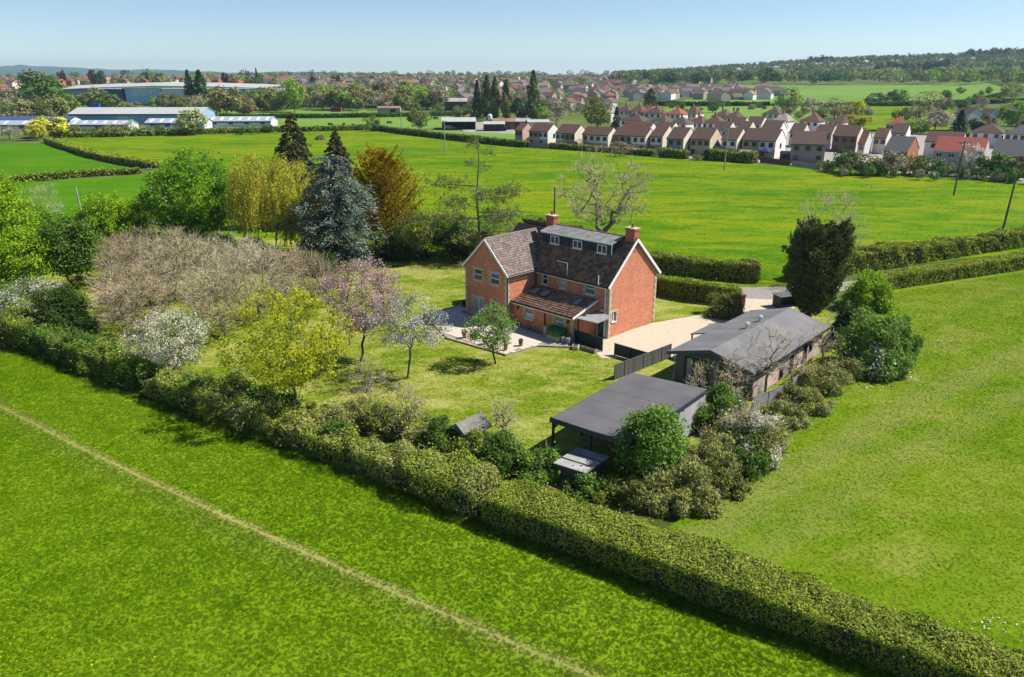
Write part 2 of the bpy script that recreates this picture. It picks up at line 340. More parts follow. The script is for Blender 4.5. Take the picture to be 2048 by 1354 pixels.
sheet("paddock_by_farm", [tuple(G(*p)[:2]) for p in ((840, 258), (935, 284), (1030, 285), (1040, 268), (900, 262))], 0.004, m_pale)
sheet("estate_ground", [tuple(G(*p)[:2]) for p in ((1030, 292), (1150, 299), (1300, 311), (1500, 326), (1700, 337), (1900, 355), (2048, 365))] + [(170, 185), (190, 300), (120, 330), (15, 330)], -0.02, m_yard)
patch("cattle_pasture", [(430, 262), (905, 258), (900, 229), (430, 232)], m_pale, 0.12)
patch("paddock_by_the_yards", [(430, 231), (880, 229), (880, 222), (430, 222)], m_pale, 0.15)
patch("field_below_wood", [(1340, 212), (2060, 196), (1960, 164), (1450, 171)], m_pale, 0.6)
patch("field_behind_estate", [(1290, 262), (1640, 262), (1640, 212), (1330, 215)], m_pale, 0.5)
patch("field_beyond_shrubs", [(1720, 262), (1900, 262), (1900, 213), (1700, 213)], m_far, 0.5)
patch("sloping_field", [(1930, 208), (2120, 205), (2120, 166), (1960, 186)], m_pale, 0.9)
patch("clearing", [(1140, 184), (1200, 184), (1200, 173), (1140, 173)], m_left, 0.6)

patch("hill_field", [(1925, 160), (2070, 157), (2070, 147), (1950, 149)], m_pale, 0.8)
patch("far_hill_field", [(1480, 159), (1600, 157), (1592, 149), (1500, 151)], m_pale, 0.8)
# far blue hills
m_hill = fieldmat("far_hills", (.03, .06, .03), (.05, .085, .04), (.09, .11, .06), big=0.0012, med=0.004, fine=0.02, bump=0.1)
def hill(name, prof, R, d0, d1):
    V = []; n = len(prof)
    for (x, yt) in prof:
        r = ray(x, yt); k = R / r[1]; c = Vector((r[0] * k, R, HC + r[2] * k))
        for dd, hh in ((-d0, 0.0), (-d0 * .55, .45), (-d0 * .2, .88), (0, 1), (d1 * .4, .8), (d1, 0)):
            s = 1 + dd / R; V.append((c.x * s, c.y * s, 5 + (c.z - 5) * hh))
    f = np.array([[i * 6 + j, (i + 1) * 6 + j, (i + 1) * 6 + j + 1, i * 6 + j + 1] for i in range(n - 1) for j in range(5)])
    return structure(name, np_mesh(name, V, [f], [m_hill], smooth_sh=True))
rr = random.Random(4)
def prof(pts, step=12, j=1.0):
    out = []
    for (x0, y0), (x1, y1) in zip(pts, pts[1:]):
        k = max(1, int((x1 - x0) / step))
        out += [(x0 + (x1 - x0) * i / k, y0 + (y1 - y0) * i / k + rr.uniform(-j, j)) for i in range(k)]
    return out + [pts[-1]]
hill("far_hills", prof([(-420, 138), (-150, 134), (0, 133), (40, 129), (75, 132), (110, 133), (180, 137), (240, 140), (330, 143), (420, 146), (520, 148)]), 8600, 1800, 1500)
hill("low_far_hills", prof([(150, 146), (260, 139), (300, 138), (360, 141), (480, 146), (560, 144), (640, 144), (740, 146), (850, 148), (980, 150), (1150, 152)]), 7200, 1300, 1200)

# ---------------------------------------------------------------- standing grass near the camera
def grass(name, label, polys, dens, mat, h, lean=0.35, nsc=0.6, seed=1):
    vs = []; fs = []
    for pl in polys:
        b = len(vs); vs += [(p[0], p[1], 0.0) for p in pl]; fs.append(tuple(range(b, b + len(pl))))
    me = bpy.data.meshes.new(name); me.from_pydata(vs, [], fs); me.materials.append(mat)
    o = tag(link(name, me), label, "grass", kind="stuff")
    ng = bpy.data.node_groups.new(name + "_nodes", 'GeometryNodeTree'); N = ng.nodes; L = ng.links
    ng.interface.new_socket("Geometry", in_out='INPUT', socket_type='NodeSocketGeometry'); ng.interface.new_socket("Geometry", in_out='OUTPUT', socket_type='NodeSocketGeometry')
    gi = N.new("NodeGroupInput"); go = N.new("NodeGroupOutput")
    j = N.new("GeometryNodeJoinGeometry"); rg = random.Random(seed)
    for i in range(7):
        c = N.new("GeometryNodeMeshCone"); c.fill_type = 'NONE'; c.inputs["Vertices"].default_value = 3; c.inputs["Radius Bottom"].default_value = 0.014; c.inputs["Radius Top"].default_value = 0.0
        c.inputs["Depth"].default_value = h * rg.uniform(.6, 1.15)
        t = N.new("GeometryNodeTransform"); a = rg.uniform(0, 6.28); q = rg.uniform(.2, 1) * lean
        t.inputs["Translation"].default_value = (math.cos(a) * .05, math.sin(a) * .05, 0); t.inputs["Rotation"].default_value = (-math.sin(a) * q * 1.6, math.cos(a) * q * 1.6, rg.uniform(0, 6))
        L.new(c.outputs["Mesh"], t.inputs["Geometry"]); L.new(t.outputs[0], j.inputs[0])
    sm = N.new("GeometryNodeSetMaterial"); sm.inputs["Material"].default_value = mat; L.new(j.outputs[0], sm.inputs[0])
    d = N.new("GeometryNodeDistributePointsOnFaces"); d.inputs["Density"].default_value = dens; d.inputs["Seed"].default_value = seed
    L.new(gi.outputs[0], d.inputs["Mesh"])
    ins = N.new("GeometryNodeInstanceOnPoints"); L.new(d.outputs["Points"], ins.inputs["Points"]); L.new(sm.outputs[0], ins.inputs["Instance"])
    rv = N.new("FunctionNodeRandomValue"); rv.data_type = 'FLOAT_VECTOR'; rv.inputs[0].default_value = (-.25, -.25, 0); rv.inputs[1].default_value = (.25, .25, 6.28); L.new(rv.outputs[0], ins.inputs["Rotation"])
    nz = N.new("ShaderNodeTexNoise"); nz.inputs["Scale"].default_value = nsc; nz.inputs["Detail"].default_value = 4; nz.inputs["Roughness"].default_value = 0.7
    po = N.new("GeometryNodeInputPosition"); L.new(po.outputs[0], nz.inputs["Vector"])
    mr = N.new("ShaderNodeMapRange"); mr.inputs[1].default_value = .3; mr.inputs[2].default_value = .7; mr.inputs[3].default_value = .85; mr.inputs[4].default_value = 1.2; L.new(nz.outputs[0], mr.inputs[0])
    L.new(mr.outputs[0], ins.inputs["Scale"]); L.new(ins.outputs[0], go.inputs[0])
    md = o.modifiers.new("grass", 'NODES'); md.node_group = ng
    return o
def trkpt(u, off):
    A = Vector(trk[0]); B = Vector(trk[1]); d = B - A; nn = Vector((-d.y, d.x)).normalized(); p = A + d * u + nn * (-0.5 * 4 * u * (1 - u) + off); return (p.x, p.y)
us = [-0.25, 0, .2, .4, .6, .8, 1.0, 1.2]
# ---------------------------------------------------------------- materials of the farmhouse
m_brick = brickmat("house_brick", (.66, .235, .125), (.55, .175, .09), (.56, .36, .26), var=0.4)
m_stone = plain("buff_stone", (.50, .44, .33), 0.9, 0.1, 0.2, 4.0, 0.3)
m_white = plain("white_paint", (.80, .80, .78), 0.45, 0.4, 0.05, 3.0)
m_glass = glassmat("window_glass")
m_curt = plain("curtain_green", (.12, .22, .16), 0.8, 0.2, 0.2, 5.0)
m_blue = glassmat("blue_blind", (.02, .10, .45), 0.3)
m_pane2 = glassmat("pale_pane", (.30, .32, .33), 0.12)
m_tile_brown = None
def tilemat(name, c1, c2, c3, ns=2.5):
    m, n, l = newmat(name); out = nd(n, "ShaderNodeOutputMaterial"); p = nd(n, "ShaderNodeBsdfPrincipled"); p.inputs["Roughness"].default_value = 0.85; p.inputs["Specular IOR Level"].default_value = 0.2
    geo = nd(n, "ShaderNodeNewGeometry"); tc = nd(n, "ShaderNodeTexCoord"); z = nd(n, "ShaderNodeTexNoise"); z.inputs["Scale"].default_value = ns; z.inputs["Detail"].default_value = 6; z.inputs["Roughness"].default_value = .75
    l.new(tc.outputs["Object"], z.inputs["Vector"])
    a = nd(n, "ShaderNodeMath", operation='MULTIPLY'); a.inputs[1].default_value = .55; l.new(geo.outputs["Random Per Island"], a.inputs[0])
    b = nd(n, "ShaderNodeMath", operation='MULTIPLY_ADD'); b.inputs[1].default_value = .8; l.new(z.outputs[0], b.inputs[0]); l.new(a.outputs[0], b.inputs[2])
    r = ramp(n, [(.3, c1), (.62, c2), (.95, c3)]); l.new(b.outputs[0], r.inputs[0]); l.new(r.outputs[0], p.inputs["Base Color"])
    l.new(p.outputs[0], out.inputs[0]); return m
m_pantile = tilemat("brown_pantiles", (.085, .05, .038), (.15, .092, .068), (.25, .165, .11))
m_plaintile = tilemat("grey_brown_tiles", (.14, .105, .095), (.20, .155, .14), (.29, .235, .21), 1.6)
m_leantile = tilemat("lean_to_tiles", (.14, .07, .05), (.22, .12, .085), (.33, .2, .13))
m_lead = plain("roofing_felt_grey", (.19, .19, .188), 0.85, 0.1, 0.35, 1.5, 0.2)
m_slate = tilemat("dormer_slate", (.028, .03, .036), (.045, .048, .056), (.075, .08, .09))
m_black = plain("black_paint", (.015, .015, .016), 0.45, 0.4, 0.1)
m_anth = plain("anthracite_paint", (.035, .040, .048), 0.6, 0.3, 0.15, 4.0)
m_terra = plain("terracotta", (.42, .12, .06), 0.8, 0.2, 0.2, 6.0)
m_redbrick = brickmat("chimney_brick", (.46, .12, .075), (.40, .10, .065), (.45, .28, .2), var=0.4)
m_door = plain("slate_blue_door", (.10, .13, .17), 0.5, 0.4, 0.1)

OX, OY, HTH = 8.77, 65.9, math.radians(45.1)
HW, HE, HR, WA, WD, WW, WR = 7.31, 5.16, 8.65, 9.08, 3.99, 5.87, 8.02   # depth, eaves, ridge, wing side, wing projection, wing width, wing ridge
LD, L0, LZ, LT = 3.21, 1.43, 2.47, 3.36                               # lean-to depth, its right end, eaves, top
house = thing("farmhouse", "large orange red brick farmhouse with dark dormer roof and two chimneys", "house", (OX, OY, 0), HTH)
BA = WA + WW                                                          # far left end

def wall_panel(mb, o, u, nrm, L, z0, z1, holes, t=0.28, m=0):
    """wall of length L from o along u, outer face on nrm side, with rectangular openings (u0,u1,z0,z1)"""
    u = Vector(u); nrm = Vector(nrm); o = Vector(o)
    us_ = sorted({0.0, L, *[h[0] for h in holes], *[h[1] for h in holes]}); zs = sorted({z0, z1, *[h[2] for h in holes], *[h[3] for h in holes]})
    for a, b in zip(us_, us_[1:]):
        for c, d in zip(zs, zs[1:]):
            ca, cz = (a + b) / 2, (c + d) / 2
            if any(h[0] < ca < h[1] and h[2] < cz < h[3] for h in holes): continue
            P = [o + u * a, o + u * b]
            mb.add([P[0] + Vector((0, 0, c)), P[1] + Vector((0, 0, c)), P[1] + Vector((0, 0, d)), P[0] + Vector((0, 0, d)),
                    P[0] - nrm * t + Vector((0, 0, c)), P[1] - nrm * t + Vector((0, 0, c)), P[1] - nrm * t + Vector((0, 0, d)), P[0] - nrm * t + Vector((0, 0, d))],
                   [(0, 1, 2, 3), (5, 4, 7, 6), (4, 0, 3, 7), (1, 5, 6, 2), (3, 2, 6, 7), (4, 5, 1, 0)], m)
def fbox(mb, o, u, nrm, a0, a1, z0, z1, d0, d1, m=0):
    """box on a wall plane: along u from a0 to a1, heights z0..z1, from d0 to d1 out along nrm"""
    u = Vector(u); nrm = Vector(nrm); o = Vector(o); v = []
    for dd in (d0, d1):
        for a, z in ((a0, z0), (a1, z0), (a1, z1), (a0, z1)): v.append(o + u * a + nrm * dd + Vector((0, 0, z)))
    mb.add(v, [(0, 1, 2, 3), (7, 6, 5, 4), (0, 4, 5, 1), (1, 5, 6, 2), (2, 6, 7, 3), (3, 7, 4, 0)], m)
def window(parent, o, u, nrm, a0, a1, z0, z1, pane=None, pane2=None, style='sash', surround=True, sm=None, rec=0.09, label=None, sill=True):
    fr = MB(); w = 0.07
    for (x0, x1, y0, y1) in ((a0, a0 + w, z0, z1), (a1 - w, a1, z0, z1), (a0 + w, a1 - w, z1 - w, z1), (a0 + w, a1 - w, z0, z0 + w)): fbox(fr, o, u, nrm, x0, x1, y0, y1, -rec - .05, -rec + .02)
    if style == 'sash': fbox(fr, o, u, nrm, a0 + w, a1 - w, (z0 + z1) / 2 - .04, (z0 + z1) / 2 + .04, -rec - .045, -rec + .015)
    if style in ('case', 'french'): fbox(fr, o, u, nrm, (a0 + a1) / 2 - .04, (a0 + a1) / 2 + .04, z0 + w, z1 - w, -rec - .045, -rec + .015)
    if sill: fbox(fr, o, u, nrm, a0 - .04, a1 + .04, z0 - .07, z0 - .002, -rec, .09)
    f = fr.build("window", m_white, parent)
    if label: f["label"] = label
    p = MB(); zm = (z0 + z1) / 2; am = (a0 + a1) / 2
    if style == 'sash':
        fbox(p, o, u, nrm, a0 + w, a1 - w, zm, z1 - w, -rec - .06, -rec - .03, 0); p.build("pane", pane or m_glass, f)
        p = MB(); fbox(p, o, u, nrm, a0 + w, a1 - w, z0 + w, zm, -rec - .065, -rec - .035, 0); p.build("pane", pane2 or pane or m_glass, f)
    else:
        fbox(p, o, u, nrm, a0 + w, am, z0 + w, z1 - w, -rec - .06, -rec - .03, 0); p.build("pane", pane or m_glass, f)
        p = MB(); fbox(p, o, u, nrm, am, a1 - w, z0 + w, z1 - w, -rec - .065, -rec - .035, 0); p.build("pane", pane2 or pane or m_glass, f)
    if surround:
        s = MB(); k = 0; z = z0 - .07
        while z < z1 - .02:
            zz = min(z + .26, z1); e = .2 if k % 2 else .11
            fbox(s, o, u, nrm, a0 - e, a0, z, zz - .008, -.12, .022); fbox(s, o, u, nrm, a1, a1 + e, z, zz - .008, -.12, .022); z += .26; k += 1
        fbox(s, o, u, nrm, a0 - .18, a1 + .18, z1, z1 + .18, -.12, .026)
        s.build("surround", m_stone, f)
    return f
def quoins(o, u, nrm, z0, z1, flip=1):
    """alternating corner stones, each a stone of its own"""
    z = z0; k = 0
    me = [None, None]
    for e in (0, 1):
        q = MB(); L = .34 if e else .2
        fbox(q, (0, 0, 0), u, nrm, 0 if flip > 0 else -L, L if flip > 0 else 0, 0, .31, -.1, .02); me[e] = q.mesh("quoin_stone", m_stone)
    while z < z1 - .2:
        link("quoin_stone", me[k % 2], house, Vector(o) + Vector((0, 0, z))); z += .325; k += 1
X, Y_ = Vector((1, 0, 0)), Vector((0, 1, 0))
# front wall of the main block, seen between wing and gable: plane x = 0, running along +y
h_main = [(1.72, 2.86, 3.76, 4.86), (5.17, 5.94, 3.7, 4.86), (7.55, 8.25, 3.64, 4.8), (0.35, 1.2, 0.02, 2.1)]
w = MB()
wall_panel(w, (0, 0, 0), Y_, -X, BA - .3, 0, HE, h_main)
wall_panel(w, (HW, .3, 0), Y_, X, BA - .3, 0, HE, [])
hg = [(.51, 1.15, 1.47, 2.4)]
wall_panel(w, (.28, 0, 0), X, -Y_, HW - .28, 0, HE, [(h[0] - .28, h[1] - .28, h[2], h[3]) for h in hg])
w.prism([(0, 0, HE), (HW, 0, HE), (HW / 2, 0, HR)], (0, .28, 0))
w.build("wall", m_brick, house)
w = MB()
h_wing = [(10.13, 11.4, 3.85, 4.96), (12.5, 13.72, 3.85, 4.96), (10.2, 11.3, .9, 2.05), (12.35, 13.9, .06, 2.1)]
wall_panel(w, (-WD, WA, 0), Y_, -X, WW, 0, HE, [(h[0] - WA, h[1] - WA, h[2], h[3]) for h in h_wing])
wall_panel(w, (-WD + .28, WA, 0), X, -Y_, WD - .29, 0, HE, [])
wall_panel(w, (-WD + .28, BA, 0), X, Y_, HW + WD - .28, 0, HE, [])
w.prism([(-WD, WA, HE), (-WD, BA, HE), (-WD, (WA + BA) / 2, WR)], (.28, 0, 0))
w.prism([(0.5, BA - .28, HE), (HW, BA - .28, HE), (HW / 2, BA - .28, 8.1)], (0, .28, 0))
wg = w.build("wing_wall", m_brick, house)
w = MB()
h_lean = [(2.53, 3.67, 1.16, 2.12), (6.39, 7.5, 1.08, 2.05)]
wall_panel(w, (-LD, L0, 0), Y_, -X, WA - L0 - .01, 0, LZ, [(h[0] - L0, h[1] - L0, h[2], h[3]) for h in h_lean])
w.prism([(-LD + .28, L0, 0), (-.01, L0, 0), (-.01, L0, LT - .08), (-LD + .28, L0, LZ)], (0, .25, 0))
w.build("lean_to_wall", m_brick, house)
# windows
O0 = (0, 0, 0)
window(house, O0, Y_, -X, 1.72, 2.86, 3.76, 4.86, m_curt)
window(house, O0, Y_, -X, 5.17, 5.94, 3.7, 4.86, m_pane2)
window(house, O0, Y_, -X, 7.55, 8.25, 3.64, 4.8)
window(house, (-WD, 0, 0), Y_, -X, 10.13, 11.4, 3.85, 4.96, m_blue, m_glass, label="sash window with bright blue blind")
window(house, (-WD, 0, 0), Y_, -X, 12.5, 13.72, 3.85, 4.96)
window(house, (-WD, 0, 0), Y_, -X, 10.2, 11.3, .9, 2.05)
window(house, (-WD, 0, 0), Y_, -X, 12.35, 13.9, .06, 2.1, style='french', sill=False, pane=m_pane2)
window(house, (-LD, 0, 0), Y_, -X, 2.53, 3.67, 1.16, 2.12, m_glass, m_pane2)
window(house, (-LD, 0, 0), Y_, -X, 6.39, 7.5, 1.08, 2.05, m_glass, m_pane2)
window(house, O0, X, -Y_, .51, 1.15, 1.47, 2.4, style='case')
d = MB(); fbox(d, O0, Y_, -X, .35, 1.2, .02, 2.1, -.16, -.1); dd = d.build("door", m_door, house)
d = MB(); fbox(d, O0, Y_, -X, .28, .35, .02, 2.16, -.14, .03); fbox(d, O0, Y_, -X, 1.2, 1.27, .02, 2.16, -.14, .03); d.build("door_frame", m_white, dd)
d = MB(); fbox(d, O0, Y_, -X, 1.08, 1.13, 1.0, 1.15, -.1, -.04); d.build("handle", m_black, dd)
for (o, u_, n_, fl, z1) in (((-.02, .0, 0.05), Y_, -X, 1, HE - .1), ((0, -.02, .05), X, -Y_, 1, HE - .1), ((HW, -.02, .05), X, -Y_, -1, HE - .1),
                            ((-WD - .02, WA, .05), Y_, -X, 1, HE - .1), ((-WD, WA - .02, .05), X, -Y_, 1, HE - .1), ((-WD - .02, BA, .05), Y_, -X, -1, HE - .1), ((-LD - .02, L0, .05), Y_, -X, 1, LZ - .1)):
    quoins(o, u_, n_, 0, z1, fl)

# roofs ------------------------------------------------------------
def tiles(name, org, du, ds, L, S, mat, parent, tw=.30, th=.34, amp=.035, kind='pan', clip=None, gap=.0, lift=.0):
    """courses of tiles over a roof plane: org at the eaves corner, du along the eaves, ds up the slope"""
    org = Vector(org); du = Vector(du).normalized(); ds = Vector(ds).normalized(); nn = du.cross(ds).normalized()
    if nn.z < 0: nn = -nn
    rg = random.Random(hash(name) % 1000 + int(L * 100)); V = []; Fq = []
    nc = int(round(S / th)); nt = int(round(L / tw)); a = L / nt; b = S / nc
    for j in range(nc):
        for i in range(nt):
            c = org + du * (i + .5) * a + ds * (j + .5) * b
            if clip and not clip(c): continue
            jit = rg.uniform(-.006, .010); base = len(V)
            up0, up1 = lift + .045 + jit, lift + .012 + jit
            prof_ = ((-.5, .35), (-.25, 1.0), (.05, .35), (.3, 0.0), (.5, .35)) if kind == 'pan' else ((-.5, 0), (.49, 0))
            for (t, hgt) in prof_:
                for (s_, u_) in ((-.56, up0), (.5, up1)):
                    V.append(org + du * ((i + .5 + t) * a) + ds * ((j + .5 + s_) * b) + nn * (u_ + hgt * amp))
            m = len(prof_)
            for k in range(m - 1): Fq.append((base + 2 * k, base + 2 * k + 2, base + 2 * k + 3, base + 2 * k + 1))
            for (t, hgt) in prof_: V.append(org + du * ((i + .5 + t) * a) + ds * ((j + .5 - .56) * b) + nn * (lift - .02))
            for k in range(m - 1): Fq.append((base + 2 * k, base + 2 * m + k, base + 2 * m + k + 1, base + 2 * k + 2))
    if nn.z > 0: pass
    o = link(name, np_mesh(name, V, [np.array(Fq)], [mat]), parent); o["kind"] = "stuff"; return o
k_m = (HR - HE) / (HW / 2)              # slope of main roof
ov = .32
sl = Vector((1, 0, k_m)).normalized(); slen = (HW / 2 + ov) / sl.x
# structural slab under the tiles
r = MB()
ze = HE - ov * k_m
for (y0, y1, ra) in ((-.18, 10.6, HR),):
    r.prism([(-ov, y0, ze), (HW / 2, y0, ra), (HW + ov, y0, ze), (HW + ov, y0, ze + .1), (HW / 2, y0, ra + .12), (-ov, y0, ze + .1)], (0, y1 - y0, 0))
r.prism([(1.0, 10.6, HE + .6), (HW / 2, 10.6, 8.1), (HW + ov, 10.6, ze - .02), (HW + ov, 10.6, ze + .08), (HW / 2, 10.6, 8.22), (1.0, 10.6, HE + .75)], (0, BA - 10.6 + .15, 0))
roof = r.build("roof", m_pantile, house)
WYC = (WA + BA) / 2; k_w = (WR - HE) / (WW / 2); wze = HE - .25 * k_w
dz0 = 2.05; zd = HE + dz0 * k_m
def clip_main(c):       # leave out what the wing roof and the dormer cover
    hw = WR - abs(c.y - WYC) * k_w
    if c.z < hw - .02 and c.y > WA - .4: return False
    if 1.45 < c.y < 10.05 and c.x > dz0 + .1: return False
    return True
tiles("roof_tile", (-ov, -.16, ze + .11), (0, 1, 0), sl, 10.6, slen, m_pantile, roof, clip=clip_main)
tiles("roof_tile", (HW + ov, -.16, ze + .11), (0, 1, 0), (-sl.x, 0, sl.z), BA, slen, m_pantile, roof, tw=.4, th=.5)
def k_at(): pass
r = MB()   # wing roof: runs back into the main roof
xin = HW / 2 - .4
r.prism([(-WD - .15, WA - .25, wze), (-WD - .15, WYC, WR), (-WD - .15, BA + .25, wze), (-WD - .15, BA + .25, wze + .1), (-WD - .15, WYC, WR + .12), (-WD - .15, WA - .25, wze + .1)], (xin + WD, 0, 0))
wroof = r.build("wing_roof", m_plaintile, house)
sw = Vector((0, 1, k_w)).normalized(); swl = (WW / 2 + .25) / sw.y
def clip_wing(c):
    zr = HE + min(c.x, HW / 2) * k_m
    return not (c.x > 0 and c.z < zr + .05)
tiles("roof_tile", (-WD - .13, WA - .25, wze + .11), (1, 0, 0), sw, xin + WD, swl, m_plaintile, wroof, tw=.22, th=.26, amp=.012, clip=clip_wing)
tiles("roof_tile", (-WD - .13, BA + .25, wze + .11), (1, 0, 0), (0, -sw.y, sw.z), xin + WD, swl, m_plaintile, wroof, tw=.3, th=.4, amp=.012, clip=clip_wing)
r = MB(); r.tube([(-WD - .13, WYC, WR + .12), (xin - .2, WYC, WR + .12)], .11, 8); r.build("ridge_tile", m_plaintile, wroof)
r = MB(); r.tube([(HW / 2, -.16, HR + .12), (HW / 2, 10.6, HR + .12)], .12, 8); r.tube([(HW / 2, 10.62, 8.22), (HW / 2, BA + .1, 8.22)], .11, 8); r.build("ridge_tile", m_pantile, roof)
# barge boards, fascias, gutters, pipes
def bar(mb, a, b, wd, hg, m=0, up=Vector((0, 0, 1))):
    a = Vector(a); b = Vector(b); d = (b - a); n_ = d.cross(up).normalized(); u2 = n_.cross(d).normalized()
    v = [a + n_ * sx * wd / 2 + u2 * sz * hg / 2 for sx, sz in ((-1, -1), (1, -1), (1, 1), (-1, 1))] + [b + n_ * sx * wd / 2 + u2 * sz * hg / 2 for sx, sz in ((-1, -1), (1, -1), (1, 1), (-1, 1))]
    mb.add(v, [(3, 2, 1, 0), (4, 5, 6, 7), (0, 1, 5, 4), (1, 2, 6, 5), (2, 3, 7, 6), (3, 0, 4, 7)], m)
b = MB()
bar(b, (-ov - .05, -.2, ze + .0), (HW / 2, -.2, HR + .05), .06, .24); bar(b, (HW / 2, -.203, HR + .05), (HW + ov + .05, -.203, ze + .0), .06, .24)
b.build("barge_board", m_white, roof)
b = MB(); bar(b, (-WD - .17, WA - .3, wze - .02), (-WD - .17, WYC, WR + .03), .05, .2); bar(b, (-WD - .173, WYC, WR + .03), (-WD - .173, BA + .3, wze - .02), .05, .2)
b.build("barge_board", m_white, wroof)
b = MB(); b.bb(-ov - .03, -ov + .01, .0, WA - .25, ze - .14, ze + .02); b.build("fascia", m_white, roof)
b = MB(); b.tube([(-ov - .09, -.1, ze + .02), (-ov - .09, WA - .3, ze + .02)], .06, 6); b.build("gutter", m_black, roof)
b = MB(); b.tube([(-WD - .1, WA - .33, wze + .02), (-.4, WA - .33, wze + .02)], .055, 6); b.build("gutter", m_black, wroof)
b = MB(); b.tube([(-.12, .35, ze), (-.12, .35, 4.6), (-.1, .35, .1)], .05, 6); b.tube([(-.09, .85, 2.3), (-.1, .4, 2.15)], .04, 6); b.build("downpipe", m_white, house)
b = MB(); b.tube([(-.1, WA - .1, ze), (-.1, WA - .1, 3.2)], .045, 6); b.build("downpipe", m_black, house); b = MB(); b.tube([(-WD + .02, WA - .08, wze), (-WD + .02, WA - .08, .1)], .045, 6); b.build("downpipe", m_black, house)
b = MB(); b.tube([(-LD - .08, 4.85, LZ), (-LD - .08, 4.85, .05)], .05, 6); b.build("downpipe", m_black, house)
b = MB(); b.tube([(-ov - .02, 1.05, ze - .1), (-ov - .02, 1.05, ze + 1.0)], .045, 6, 0); b.build("vent_pipe", m_white, roof)
b = MB(); b.tube([(-.2, 4.9, HE - .15), (-.2, 4.9, HE + 1.15), (-.2, 6.1, HE + 1.15)], .03, 6, 0); b.build("aerial_bracket", m_white, roof)
# dormer
dm = MB(); DY0, DY1, DT = 1.45, 10.05, 8.28
dm.prism([(dz0, DY0, zd - .1), (dz0, DY0, DT), (HW / 2 - .05, DY0, HR), (HW / 2 - .05, DY0, zd - .1)], (0, DY1 - DY0, 0))
dormer = dm.build("dormer", m_slate, house)
dt = MB()
nrow = 4
for j in range(nrow):
    z0 = zd - .08 + j * (DT - zd) / nrow
    y = DY0
    while y < DY1 - .1:
        y1 = min(y + .3, DY1); dt.box((dz0 - .012 - .004 * (j % 2), (y + y1) / 2, z0 + (DT - zd) / nrow / 2), (.03, y1 - y - .012, (DT - zd) / nrow + .02), 0, 0, .05); y = y1
o = dt.build("hung_slate", m_slate, dormer); o["kind"] = "stuff"
dm = MB(); dm.prism([(dz0 - .25, DY0 - .2, DT - .01), (HW / 2 - .1, DY0 - .2, HR + .04), (HW / 2 - .1, DY0 - .2, HR + .14), (dz0 - .25, DY0 - .2, DT + .1)], (0, DY1 - DY0 + .35, 0)); dm.build("dormer_roof", m_lead, dormer)
dm = MB(); dm.bb(dz0 - .3, dz0 - .255, DY0 - .2, DY1 + .1, DT - .06, DT + .09); dm.build("fascia", m_white, dormer)
dm = MB(); dm.bb(dz0 - .05, dz0 - .02, DY0 - .012, DY0 + .1, zd - .1, DT); dm.build("corner_board", m_white, dormer)
for a0 in (2.0, 4.95, 7.85):
    window(dormer, (dz0 - .16, 0, 0), Y_, -X, a0, a0 + 1.12, 7.27, 8.05, style='case', surround=False, rec=.03)
# chimneys
for (yc, zb, zt, w_, nm) in ((.48, 8.0, 9.72, .62, 0), (10.35, 8.0, 9.66, .62, 1)):
    c = MB(); c.bb(HW / 2 - .34, HW / 2 + .34, yc - .5, yc + .5, zb - .5, zt - .22); c.bb(HW / 2 - .40, HW / 2 + .40, yc - .56, yc + .56, zt - .217, zt - .06)
    ch = c.build("chimney", m_redbrick, roof)
    c = MB(); c.bb(HW / 2 - .42, HW / 2 + .42, yc - .58, yc + .58, zt - .057, zt); c.build("cap", m_stone, ch)
    c = MB(); c.tube([(HW / 2, yc, zt), (HW / 2, yc, zt + .18), (HW / 2, yc, zt + .42)], [.15, .12, .13], 10); c.build("chimney_pot", m_terra if nm else m_redbrick, ch)
# lean-to roof, roof lights, canopy
k_l = (LT - LZ) / LD; l = MB(); lo = .3; lz = LZ - lo * k_l
l.prism([(-LD - lo, L0 - .15, lz), (-.01, L0 - .15, LT), (-.01, L0 - .15, LT + .08), (-LD - lo, L0 - .15, lz + .08)], (0, WA - L0 + .14, 0)); lroof = l.build("lean_to_roof", m_leantile, house)
s_l = Vector((1, 0, k_l)).normalized(); tiles("roof_tile", (-LD - lo, L0 - .13, lz + .09), (0, 1, 0), s_l, WA - L0 + .1, (LD + lo - .03) / s_l.x, m_leantile, lroof, tw=.30, th=.34)
for ya in (7.6, 6.3, 2.3):
    q = MB(); x0, x1 = -1.75, -.65
    zz = lambda x: LZ + (x + LD) * k_l
    q.prism([(x0, ya, zz(x0) + .1), (x1, ya, zz(x1) + .1), (x1, ya, zz(x1) + .2), (x0, ya, zz(x0) + .2)], (0, .8, 0)); ql = q.build("roof_light", m_anth, lroof)
    q = MB(); q.prism([(x0 + .08, ya + .08, zz(x0) + .211), (x1 - .08, ya + .08, zz(x1) + .201), (x1 - .08, ya + .08, zz(x1) + .211), (x0 + .08, ya + .08, zz(x0) + .221)], (0, .64, 0)); q.build("pane", m_pane2, ql)
b = MB(); b.bb(-LD - lo - .03, -LD - lo + .01, L0 - .12, WA - .02, lz - .1, lz + .05); bar(b, (-LD - lo, L0 - .19, lz + .03), (0, L0 - .19, LT + .05), .05, .2); b.build("barge_board", m_white, lroof)
b = MB(); b.tube([(-LD - lo - .08, L0 - .1, lz + .05), (-LD - lo - .08, WA - .05, lz + .05)], .05, 6); b.build("gutter", m_black, lroof)
for ya in (2.0, 8.3):
    q = MB(); q.tube([(-LD - .12, ya, 1.75), (-LD - .12, ya, 2.0), (-LD - .12, ya, 2.1)], [.07, .09, .02], 6); q.box((-LD - .05, ya, 2.05), (.1, .04, .04)); q.build("wall_lantern", m_black, house)
